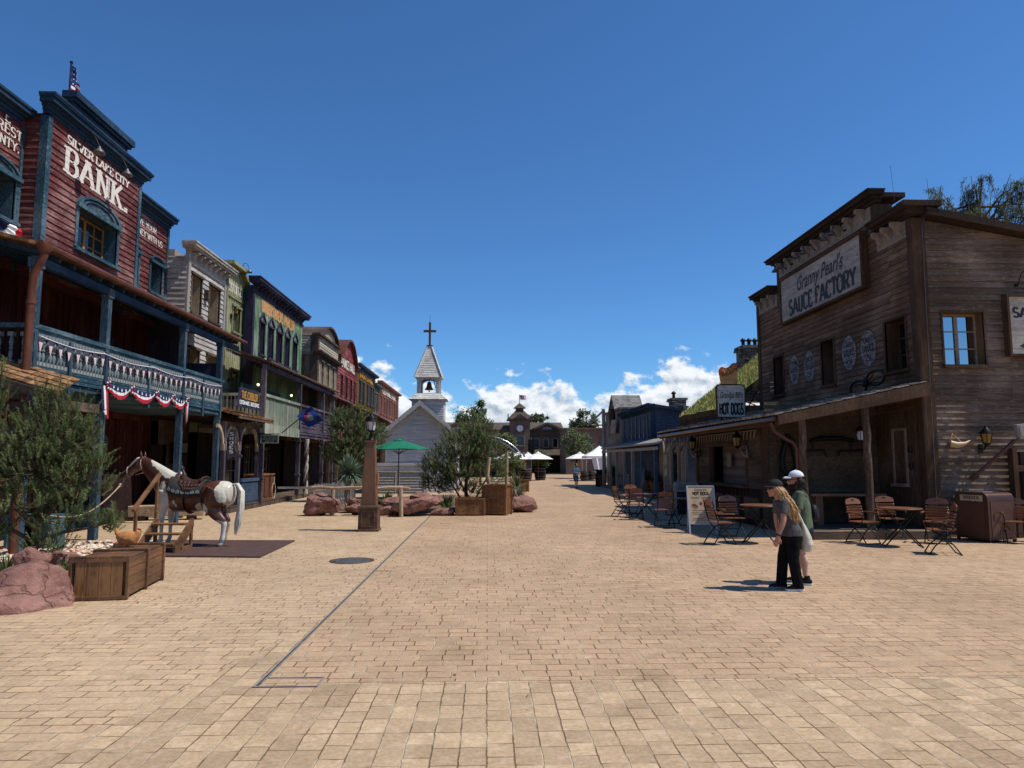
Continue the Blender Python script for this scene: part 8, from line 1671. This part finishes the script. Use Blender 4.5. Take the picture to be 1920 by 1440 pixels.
# saddle and blanket lying on the horse
def onback(x,a): 
    i=min(range(len(body)-1),key=lambda k:abs((body[k][0]+body[k+1][0])/2-x)); b0,b1=body[i],body[i+1]; t=(x-b0[0])/(b1[0]-b0[0]); zc,ry,rz=[b0[k]+(b1[k]-b0[k])*t for k in (1,2,3)]
    return zc,ry,rz
sb=thing('saddle_blanket','dark saddle blanket with a teal and white diamond border on the horse back','blanket',(HX,HY,.02),world=False)
bm_,bt_,bb_=nt('blanket_weave'); bb_.inputs['Roughness'].default_value=.9
at=nd(bt_,'ShaderNodeAttribute',attribute_name='w'); lk(bt_,at.outputs['Color'],bb_.inputs['Base Color'])
nx,na=60,44; vs=[];fs=[];cs=[]
for i in range(nx+1):
    x=-.34+.86*i/nx; zc,ry,rz=onback(x,0)
    for j in range(na+1):
        a=R(90-78+156*j/na) if 1 else 0; a=R(8+164*j/na); vs.append((x,(ry+.022)*math.cos(a),zc+(rz+.026)*math.sin(a)))
        d=min(j,na-j)/na*3.0; u=(i/nx*7)%1; edge=d<.34
        if edge and .06<d<.30: 
            dd=abs(u-.5)*2+abs(d-.18)/.12; c=(.30,.36,.33,1) if .55<dd<.95 else ((.04,.10,.10,1) if dd<.55 else (.02,.02,.022,1))
        elif d<.06: c=(.015,.015,.015,1)
        else: c=(.025,.022,.02,1)
        cs.append(c)
for i in range(nx):
    for j in range(na): fs.append((i*(na+1)+j,(i+1)*(na+1)+j,(i+1)*(na+1)+j+1,i*(na+1)+j+1))
me=bpy.data.meshes.new('cloth'); me.from_pydata(vs,[],fs); me.materials.append(bm_); me.polygons.foreach_set('use_smooth',[True]*len(fs)); cal=me.color_attributes.new('w','FLOAT_COLOR','POINT')
for i,c in enumerate(cs): cal.data[i].color=c
o=bpy.data.objects.new('cloth',me); COL.objects.link(o); o.parent=sb; sd_=o.modifiers.new('t','SOLIDIFY'); sd_.thickness=.018; place(sb,HX,HY,HR,.022)
sa=thing('saddle','tooled dark brown leather western saddle on the horse','saddle',(HX,HY,.02),world=False)
s_=MB(); rings=[]
for x,h,w_,dr in ((-.27,.12,.2,.05),(-.2,.09,.23,.1),(-.08,.045,.22,.13),(.08,.035,.19,.14),(.2,.075,.17,.13),(.29,.15,.12,.07),(.33,.12,.07,.03)):
    zc,ry,rz=onback(x,0); zt=zc+rz
    rings.append([V((x,w_*math.cos(2*PI*k/16),zt+.02+(h if math.sin(2*PI*k/16)>=0 else dr)*math.sin(2*PI*k/16)-(abs(math.cos(2*PI*k/16))**2)*.07)) for k in range(16)])
s_.loft(rings); lea=plain('saddle_leather',(.055,.026,.018),.38,0,.35,22,.3); s_.build('seat',lea,sa)
h_=MB(); h_.tube([(.27,0,1.6),(.30,0,1.69),(.33,0,1.74)],[.055,.035,.03],10); h_.ball((.34,0,1.755),(.055,.05,.022),10,6); h_.build('horn',lea,sa)
c_=MB(); c_.tube([(-.27,.2*math.cos(PI*k/12),1.49+.085*math.sin(PI*k/12)) for k in range(13)],[.022]*13,8); c_.prism([(.2*math.cos(PI*k/12),1.47+.09*math.sin(PI*k/12)) for k in range(13)],lambda a,b,t:V((t,a,b)),-.275,-.25); c_.build('cantle',lea,sa)
for s in(-1,1):
    f_=MB(); rows=[]
    for k,(a,xa,xb) in enumerate(((70,-.30,.32),(52,-.32,.3),(36,-.2,.16),(22,-.09,.08))):
        P=[]
        for q in range(7):
            x=xa+(xb-xa)*q/6; zc,ry,rz=onback(x,0); P.append(V((x,s*(ry+.05)*math.cos(R(a)),zc+(rz+.05)*math.sin(R(a)))))
        rows.append(P)
    for k in range(3):
        for q in range(6): f_.face([rows[k][q],rows[k][q+1],rows[k+1][q+1],rows[k+1][q]],0,True)
    o=f_.build('fender',lea,sa); sd_=o.modifiers.new('t','SOLIDIFY'); sd_.thickness=.02
g_=MB()
for s in(-1,1): g_.tube([(.06,s*.345*math.cos(a),1.11-.36*math.sin(a)) for a in [PI*k/12*.5 for k in range(13)]],[(.03,.006)]*13,6)
g_.tube([(-.37+.0*k,.335*math.cos(2*PI*k/24),1.13+.35*math.sin(2*PI*k/24)) for k in range(25)],[(.02,.008)]*25,6); g_.build('girth',M['black_iron'],sa); place(sa,HX,HY,HR,.022)
# ================================================================ PEOPLE
skin=plain('skin',(.44,.215,.145),.5,0,.08,8); skin_leg=plain('skin_pale',(.55,.34,.26),.5,0,.06,8)
def hand(mb,wr,d,side,L=.17,curl=.5,n_=None):
    """palm, four unequal bent fingers and a thumb; d points from the wrist to the knuckles, n_ out of the back of the hand"""
    d=V(d).normalized(); nrm=V(n_); nrm=(nrm-d*nrm.dot(d)).normalized(); ac=d.cross(nrm)*side; wr=V(wr)
    mb.loft([[wr+d*t+ac*(w_*math.cos(2*PI*k/10))+nrm*(h_*math.sin(2*PI*k/10)) for k in range(10)] for t,w_,h_ in ((-.02,.028,.02),(.02,.034,.019),(.06,.042,.017),(.095,.041,.014))])
    for k,(o,l) in enumerate(((-.031,.068),(-.010,.078),(.011,.073),(.031,.056))):
        p0=wr+d*.08+ac*o; c=curl*(1+.12*k); d1=(d-nrm*.25*c*2).normalized(); d2=(d-nrm*1.1*c*2).normalized(); p1=p0+d1*l*.45; p2=p1+d2*l*.35; p3=p2+(d2-nrm*.4*c).normalized()*l*.3
        mb.tube([p0,p1,p2,p3],[.0095,.009,.0085,.006],8)
    p0=wr+d*.025-ac*.03; p1=p0+(d*.55-ac*.8-nrm*.25).normalized()*.035; p2=p1+(d*.9-ac*.25-nrm*.35).normalized()*.03; p3=p2+(d-nrm*.5).normalized()*.022; mb.tube([p0,p1,p2,p3],[.014,.0115,.0105,.007],8)
def head_mesh(mb,c,s=1.,fw=V((1,0,0))):
    """skull, jaw, nose, ears, lips; c = centre of the head, faces +X"""
    c=V(c); mb.ball(c+V((-.01,0,.025))*s,(.098*s,.076*s,.105*s),16,12); mb.loft([[c+V((x+.0,w_*math.cos(2*PI*k/14),z+h_*math.sin(2*PI*k/14)))*s for k in range(14)] for x,z,w_,h_ in ((-.03,-.03,.06,.07),(.03,-.03,.064,.085),(.065,-.03,.055,.085),(.088,-.035,.038,.075),(.098,-.045,.02,.05))])
    mb.tube([c+V((.088,0,.02))*s,c+V((.112,0,-.008))*s,c+V((.122,0,-.03))*s,c+V((.1,0,-.038))*s],[.01*s,.013*s,.016*s,.012*s],8)
    mb.tube([c+V((.088,-.02,-.062))*s,c+V((.102,0,-.062))*s,c+V((.088,.02,-.062))*s],[.008*s,.011*s,.008*s],7); mb.ball(c+V((.082,0,-.1))*s,(.024*s,.026*s,.02*s),8,6)
    for q in(-1,1): mb.tube([c+V((-.012,q*.076,.035))*s,c+V((-.02,q*.086,.02))*s,c+V((-.012,q*.08,-.025))*s],[(.008*s,.014*s),(.008*s,.02*s),(.006*s,.01*s)],8)
def eyes(t,c,s=1.):
    e=MB()
    for q in(-1,1): e.ball(V(c)+V((.083,q*.032,.012))*s,(.012*s,.014*s,.011*s),8,6)
    e.build('eye',plain('eye_dark',(.05,.035,.03),.2),t); b=MB()
    for q in(-1,1): b.tube([V(c)+V((.088,q*.018,.033))*s,V(c)+V((.09,q*.034,.04))*s,V(c)+V((.08,q*.05,.032))*s],.005*s,5)
    b.build('eyebrow',M['dark_wood'],t)
def cap(t,c,mat,s=1.,tilt=-8,name='cap'):
    mb=MB(); c=V(c); Rt=Matrix.Rotation(R(tilt),3,'Y'); P=lambda x,y,z:c+Rt@(V((x,y,z))*s)
    rings=[]
    for k in range(9):
        a=PI/2*k/8*.985; rings.append([P(-.012+.112*math.cos(a)*math.cos(2*PI*j/20)*1.02,.09*math.cos(a)*math.sin(2*PI*j/20),.028+.10*math.sin(a)) for j in range(20)])
    mb.loft(rings,0,True,False); o=mb.build(name,mat,t); so_=o.modifiers.new('t','SOLIDIFY'); so_.thickness=.004
    v=MB(); n=12; rows=[]
    for r_,dz in ((.0,.032),(.5,.03),(1,.012)):
        rows.append([P(.085*math.cos(R(-78+156*k/n))+.01+.085*r_*math.cos(R(-70+140*k/n))**.7*(1 if 1 else 0),.082*math.sin(R(-78+156*k/n))*(1+.02*r_),dz-.014*abs(math.sin(R(-78+156*k/n)))*r_) for k in range(n+1)])
    for a,b in zip(rows,rows[1:]):
        for k in range(n): v.face([a[k],a[k+1],b[k+1],b[k]],0,True)
    o2=v.build('visor',mat,o); so_=o2.modifiers.new('t','SOLIDIFY'); so_.thickness=.006
    b=MB(); b.ball(P(-.01,0,.13),(.01,.01,.006),8,5); b.build('button',mat,o)
def shoe(t,an,toe,mat,sole,name='shoe'):
    """an: ankle, toe direction on the ground"""
    an=V(an); d=V((toe[0],toe[1],0)).normalized(); s=V((-d.y,d.x,0)); mb=MB(); z0=an.z-.085
    R_=[]
    for x,w_,h_ in ((-.085,.022,.05),(-.07,.034,.075),(-.02,.038,.10),(.04,.036,.085),(.09,.043,.06),(.14,.044,.048),(.175,.034,.036),(.192,.012,.02)):
        R_.append([an+d*x+s*(w_*math.cos(2*PI*k/12))+V((0,0,-.085+.02+h_*.5+h_*.5*math.sin(2*PI*k/12))) for k in range(12)])
    mb.loft(R_); o=mb.build(name,mat,t); b=MB(); pl=[]
    for x,w_ in ((-.09,.02),(-.075,.036),(0,.04),(.09,.047),(.15,.045),(.185,.03),(.2,.01)): pl.append((x,w_))
    po=[(x,w_) for x,w_ in pl]+[(x,-w_) for x,w_ in pl[::-1]]
    b.prism(po,lambda x,y,q:an+d*x+s*y+V((0,0,-.085+q)),0,.026); b.build('sole',sole,o)
def grp_rings(mb,rings,n=18):
    """rings: (x,y,z, rx, ry) horizontal ellipses"""
    mb.loft([[V((x+rx*math.cos(2*PI*k/n),y+ry*math.sin(2*PI*k/n),z)) for k in range(n)] for x,y,z,rx,ry in rings])
# ---------------------------------------------------------------- woman
wm=thing('person','person in a black cap, grey t-shirt and black trousers with long wavy blond hair','person',(0,0,0),world=False)
mb=MB(); HC=(.135,0,1.535); head_mesh(mb,HC,.98)
mb.tube([(.07,0,1.32),(.085,0,1.40),(.115,0,1.47)],[.058,.05,.05],12)
grp_rings(mb,[(-.09,0,.80,.13,.17),(-.07,0,.95,.12,.155),(-.02,0,1.1,.105,.14),(.02,0,1.25,.105,.155),(.055,0,1.345,.08,.14),(.065,0,1.38,.05,.07)])
for s in(1,-1):
    sh=V((.06,s*.165,1.325)); el=V((.10,s*.225,1.06)) if s>0 else V((.06,s*.22,1.06)); wr=V((.19,s*.235,.83)) if s>0 else V((.03,s*.24,.83))
    mb.tube([(.05,s*.09,1.34),sh,sh+(el-sh)*.35,el,el+(wr-el)*.3,el+(wr-el)*.75,wr],[.05,.058,.05,.041,.042,.031,.025],12)
    hand(mb,wr+(wr-el).normalized()*.01,(wr-el).normalized()*.85+V((.1,0,-.3)),s,curl=.3,n_=(.25,s*1.,.2))
legs={1:[(-.09,.09,.85),(-.07,.1,.47),(-.125,.10,.09)],-1:[(-.09,-.09,.85),(.02,-.1,.48),(.06,-.10,.09)]}
for s,l in legs.items(): mb.tube([l[0],(V(l[0])+V(l[1]))/2,l[1],(V(l[1])*.6+V(l[2])*.4),l[2]],[.088,.072,.05,.052,.035],12)
fuse(mb,'body',skin,wm,.007,3)
mb=MB(); grp_rings(mb,[(-.09,0,.82,.172,.2),(-.08,0,.92,.160,.19),(-.04,0,1.06,.13,.162),(.0,0,1.17,.135,.168),(.03,0,1.26,.13,.178),(.055,0,1.335,.095,.165),(.065,0,1.375,.06,.09)])
for s in(1,-1):
    sh=V((.055,s*.155,1.325)); el=V((.10,s*.225,1.06)) if s>0 else V((.06,s*.22,1.06)); mb.tube([(.05,s*.08,1.32),sh,sh+(el-sh)*.35,sh+(el-sh)*.62],[.066,.078,.07,.068],12)
tee=plain('grey_tee',(.075,.07,.07),.85,0,.3,14,.5); fuse(mb,'t_shirt',tee,wm,.009,3)
mb=MB(); grp_rings(mb,[(-.085,0,.93,.13,.165),(-.092,0,.86,.152,.182),(-.095,0,.78,.158,.188),(-.085,0,.70,.11,.15)])
for s,l in legs.items(): mb.tube([V(l[0])+V((0,0,-.02)),(V(l[0])+V(l[1]))/2,l[1],V(l[1])*.5+V(l[2])*.5,V(l[2])+V((0,0,.0)),V(l[2])+V((0,0,-.05))],[.112,.102,.085,.082,.082,.084],14)
fuse(mb,'trousers',plain('black_cloth',(.009,.009,.010),.9,0,.35,9,.4,.05),wm,.009,2)
mb=MB(); rg=random.Random(12); HCv=V(HC)
for k in range(150):
    a=rg.uniform(-115,115); el_a=rg.uniform(-.6,.5); p0=HCv+V((-.085*math.cos(R(a))-.01,.082*math.sin(R(a)),.02+.05*el_a)); ln_=rg.uniform(.34,.54); out=V((-.6*math.cos(R(a)),.55*math.sin(R(a)),0)); tgt=V((-.20+.04*math.cos(R(a)),.02,0)); pts=[p0]; ph=rg.random()*6
    for q in range(1,9):
        t=q/8; pts.append(p0+out*(.10*math.sin(t*PI*.6))+tgt*t*1.15+V((.014*math.sin(ph+t*15),.020*math.cos(ph*1.3+t*13),-ln_*t)))
    mb.tube(pts,[.013,.015,.015,.014,.014,.013,.012,.009,.003],5)
for k in range(40):
    a=k*9; mb.tube([HCv+V((-.0,.0,.07)),HCv+V((-.07*math.cos(R(a)),.078*math.sin(R(a)),.03))],[.03,.02],6) if abs(math.sin(R(a)))>.0 and math.cos(R(a))>-.2 else None
hm2,ht2,hb2=nt('blond_hair'); hb2.inputs['Roughness'].default_value=.45; _,hv2=coords(ht2,(60,60,9)); n2_=nd(ht2,'ShaderNodeTexNoise',i_Scale=1.,i_Detail=4.); lk(ht2,hv2,n2_.inputs[0]); lk(ht2,ramp(ht2,n2_.outputs[0],.3,.7,(.17,.075,.025),(.62,.38,.15)),hb2.inputs['Base Color'])
mb.build('hair',hm2,wm); eyes(wm,HC,.98); cap(wm,V(HC)+V((0,0,.03)),plain('cap_black',(.022,.021,.022),.8,0,.2),1.03,4)
gl_=MB(); 
for s in(-1,1): gl_.ball(V(HC)+V((.098,s*.034,.012)),(.006,.03,.022),8,6); gl_.tube([V(HC)+V((.09,s*.065,.018)),V(HC)+V((-.01,s*.08,.022))],.004,4)
gl_.build('sunglasses',M['black_iron'],wm)
for s,l in legs.items(): shoe(wm,V(l[2])+V((0,0,-.005)),(1,.05*s),plain('shoe_black',(.013,.013,.014),.7),M['white'] if s>0 else M['gray_trim'])
wt=MB(); w0=V((.185,.233,.85)); wt.tube([w0+V((.032*math.cos(a),.032*math.sin(a),.012*math.cos(a))) for a in [2*PI*k/14 for k in range(15)]],[(.006,.012)]*15,6); wt.build('wrist_band',M['black_iron'],wm)
c_=gp(1477,1105); WX,WY,WR=c_.x,c_.y,R(176); place(wm,WX,WY,WR)
tb_=thing('tote_bag','cream canvas tote bag hanging from the shoulder of the woman in grey','bag',(WX,WY,0),world=False)
mb=MB(); bgp=[(-.0,.03,1.02),(-.03,.07,.93),(-.055,.12,.8),(-.065,.14,.68),(-.05,.10,.585),(-.04,.03,.57)]
mb.loft([[V((-.275+xo+rx*math.cos(2*PI*k/16)*.9,-.02+.16*w_/.14*.62*math.sin(2*PI*k/16)*.75,z+.015*math.sin(k*2.3))) for k in range(16)] for (xo,w_,z),rx in zip(bgp,(.02,.05,.085,.1,.08,.03))])
bo=fuse(mb,'bag_body',plain('canvas',(.62,.56,.44),.9,0,.08,10,.5),tb_,.008,2)
mb=MB(); mb.tube([(-.27,.02,1.02),(-.18,.05,1.2),(-.02,.1,1.40),(.05,.1,1.41),(.1,.09,1.3)],[(.004,.016)]*5,6); mb.tube([(-.28,-.06,1.02),(-.18,-.02,1.2),(-.03,.06,1.40)],[(.004,.016)]*3,6); mb.build('strap',plain('canvas2',(.6,.54,.42),.9),tb_)
class FrB(Fr):
    def __init__(s): s.k='S'; s.td=-1
    def p(s,u,z,d=0): return V((-.325-u,.112+d,z))
place(tb_,WX,WY,WR)
# ---------------------------------------------------------------- man
mn_=thing('person','bearded person in a white cap, green t-shirt, dark shorts and black trainers','person',(0,0,0),world=False)
mb=MB(); HM=(.06,0,1.655); head_mesh(mb,HM,1.04); mb.tube([(.0,0,1.44),(.015,0,1.52),(.04,0,1.6)],[.066,.06,.058],12)
grp_rings(mb,[(-.03,0,.86,.12,.165),(-.02,0,1.02,.118,.16),(-.01,0,1.2,.12,.175),(.0,0,1.35,.115,.185),(.0,0,1.46,.075,.15),(.0,0,1.5,.05,.07)])
for s in(1,-1):
    sh=V((.0,s*.195,1.43)); el=V((.03,s*.255,1.14)); wr=V((.22,s*.19,.98)); mb.tube([(.0,s*.1,1.45),sh,sh+(el-sh)*.4,el,el+(wr-el)*.35,wr],[.055,.066,.054,.044,.045,.03],12); hand(mb,wr+(wr-el).normalized()*.012,(wr-el),s,curl=.7,n_=(.2,s*1.,.3))
lm={1:[(-.03,.1,.9),(.0,.12,.5),(-.05,.12,.095)],-1:[(-.03,-.1,.9),(.05,-.12,.5),(.09,-.12,.095)]}
for s,l in lm.items(): mb.tube([l[0],(V(l[0])+V(l[1]))/2,l[1],V(l[1])*.68+V(l[2])*.32+V((-.02,0,0)),V(l[1])*.25+V(l[2])*.75,l[2]],[.1,.083,.058,.063,.042,.037],12)
bo_=fuse(mb,'body',[skin,skin_leg],mn_,.0075,3)
for p in bo_.data.polygons:
    if p.center.z<.8: p.material_index=1
mb=MB(); grp_rings(mb,[(-.03,0,.86,.152,.2),(-.03,0,.95,.15,.195),(-.02,0,1.1,.145,.19),(-.01,0,1.25,.148,.203),(.0,0,1.36,.142,.215),(.0,0,1.455,.1,.19),(.0,0,1.505,.066,.095)])
for s in(1,-1): sh=V((.0,s*.185,1.43)); el=V((.03,s*.255,1.14)); mb.tube([(.0,s*.1,1.43),sh,sh+(el-sh)*.4,sh+(el-sh)*.8],[.075,.085,.075,.074],12)
fuse(mb,'t_shirt',plain('green_tee',(.095,.125,.078),.85,0,.18,9,.5),mn_,.0095,3)
mb=MB(); grp_rings(mb,[(-.03,0,.93,.148,.19),(-.035,0,.85,.155,.2),(-.03,0,.76,.13,.19)])
for s,l in lm.items(): mb.tube([V(l[0])+V((0,0,-.02)),(V(l[0])+V(l[1]))/2,V(l[1])+V((0,0,.06))],[.118,.108,.1],14)
fuse(mb,'shorts',plain('navy_shorts',(.02,.024,.035),.85,0,.3,9,.3),mn_,.0095,2)
mb=MB(); HMv=V(HM); rg=random.Random(31)
for k in range(90):
    a=rg.uniform(-85,85); p0=HMv+V((-.09*math.cos(R(a)),.085*math.sin(R(a)),rg.uniform(-.03,.05))); l_=rg.uniform(.1,.22); ph=rg.random()*6; mb.tube([p0]+[p0+V((-.05*math.sin(t*2)*math.cos(R(a))-.03*t+.012*math.sin(ph+t*12),.02*math.sin(R(a))*t+.012*math.cos(ph+t*11),-l_*t)) for t in (.25,.5,.75,1)],[.014,.016,.015,.012,.004],5)
mb.build('hair',plain('dark_hair',(.03,.016,.010),.5,0,.5,30),mn_)
mb=MB(); 
for k in range(80):
    a=rg.uniform(-95,95); p0=HMv+V((.075*math.cos(R(a))+.012,.066*math.sin(R(a)),rg.uniform(-.125,-.055))); mb.tube([p0,p0+V((.02*math.cos(R(a)),.012*math.sin(R(a)),-.03)),p0+V((.015*math.cos(R(a)),.0,-.075))],[.013,.014,.004],5)
mb.build('beard',plain('beard_hair',(.028,.015,.010),.6,0,.4,30),mn_); eyes(mn_,HM,1.04); cap(mn_,HMv+V((0,0,.035)),plain('cap_white',(.70,.70,.72),.8,0,.05),1.08,2)
mb=MB(); mb.ball(HMv+V((.1,0,.1)),(.012,.02,.014),8,5); mb.build('cap_badge',M['navy_cloth'],mn_)
gl_=MB()
for s in(-1,1): gl_.ball(HMv+V((.104,s*.036,.012)),(.006,.032,.022),8,6); gl_.tube([HMv+V((.095,s*.068,.018)),HMv+V((-.01,s*.085,.022))],.004,4)
gl_.build('sunglasses',M['black_iron'],mn_)
for s,l in lm.items(): shoe(mn_,V(l[2])+V((0,0,-.01)),(1,.1*s),plain('trainer_black',(.014,.014,.016),.7),M['white']); 
mb=MB()
for s,l in lm.items(): mb.tube([V(l[2])+V((-.01,0,-.03)),V(l[2])+V((-.012,0,.05))],[.05,.047],12)
mb.build('sock',M['black_iron'],mn_)
c_=gp(1507,1094); MX,MY,MR=c_.x,c_.y,R(152); place(mn_,MX,MY,MR)
sg_=thing('sling_bag','small black sling bag across the back of the man in green','bag',(MX,MY,0),world=False)
mb=MB(); mb.ball((-.2,-.12,1.13),(.07,.12,.14),14,9); mb.ball((-.22,-.12,1.08),(.06,.09,.08),12,8); fuse(mb,'bag_body',plain('bag_black',(.014,.014,.016),.6),sg_,.009,2)
mb=MB(); mb.tube([(-.17,-.1,1.22),(-.165,.0,1.33),(-.12,.1,1.46),(-.02,.14,1.53),(.08,.12,1.44),(.15,.0,1.28),(.13,-.14,1.12),(.0,-.215,1.03),(-.14,-.2,1.03)],[(.005,.018)]*9,6); mb.build('strap',M['black_iron'],sg_); place(sg_,MX,MY,MR)
# ---------------------------------------------------------------- far pedestrian
fp=thing('person','far off person in a blue shirt and dark shorts walking on the paving','person',(0,0,0),world=False)
mb=MB(); HF=(.04,0,1.56); head_mesh(mb,HF,1.0); mb.tube([(.0,0,1.36),(.02,0,1.5)],[.06,.055],10); grp_rings(mb,[(-.02,0,.85,.12,.16),(0,0,1.1,.12,.16),(0,0,1.36,.08,.15)])
for s in(1,-1):
    sh=V((0,s*.19,1.34)); el=V((.08,s*.23,1.08)); wr=V((.32,s*.2,1.05)) if s<0 else V((.2,s*.22,.9)); mb.tube([(0,s*.1,1.34),sh,el,wr],[.05,.06,.042,.028],10); hand(mb,wr,(wr-el),s,curl=.5,n_=(0,s,.3))
lf={1:[(-.02,.09,.85),(.02,.1,.47),(-.06,.1,.09)],-1:[(-.02,-.09,.85),(.06,-.1,.47),(.1,-.1,.09)]}
for s,l in lf.items(): mb.tube([l[0],l[1],V(l[1])*.6+V(l[2])*.4,l[2]],[.09,.055,.056,.035],10)
fuse(mb,'body',skin,fp,.012,3)
mb=MB(); grp_rings(mb,[(-.02,0,.82,.17,.21),(0,0,1.05,.155,.19),(0,0,1.3,.14,.2),(0,0,1.39,.08,.12)])
for s in(1,-1): mb.tube([(0,s*.1,1.33),(0,s*.19,1.33),(.07,s*.23,1.1)],[.07,.085,.08],10)
fuse(mb,'shirt',plain('blue_shirt',(.05,.115,.21),.85,0,.15),fp,.014,3)
mb=MB(); grp_rings(mb,[(-.02,0,.9,.15,.19),(-.02,0,.76,.14,.19)])
for s,l in lf.items(): mb.tube([l[0],V(l[1])+V((0,0,.03))],[.12,.1],10)
fuse(mb,'shorts',M['navy_cloth'],fp,.014,2)
mb=MB(); mb.ball(V(HF)+V((-.02,0,.03)),(.105,.09,.1),12,8); mb.build('hair',M['black_iron'],fp); eyes(fp,HF)
for s,l in lf.items(): shoe(fp,l[2],(1,0),M['maroon'],M['dark_wood'])
c_=gp(1080,916); place(fp,c_.x,c_.y,R(-55),0,None,1.04)
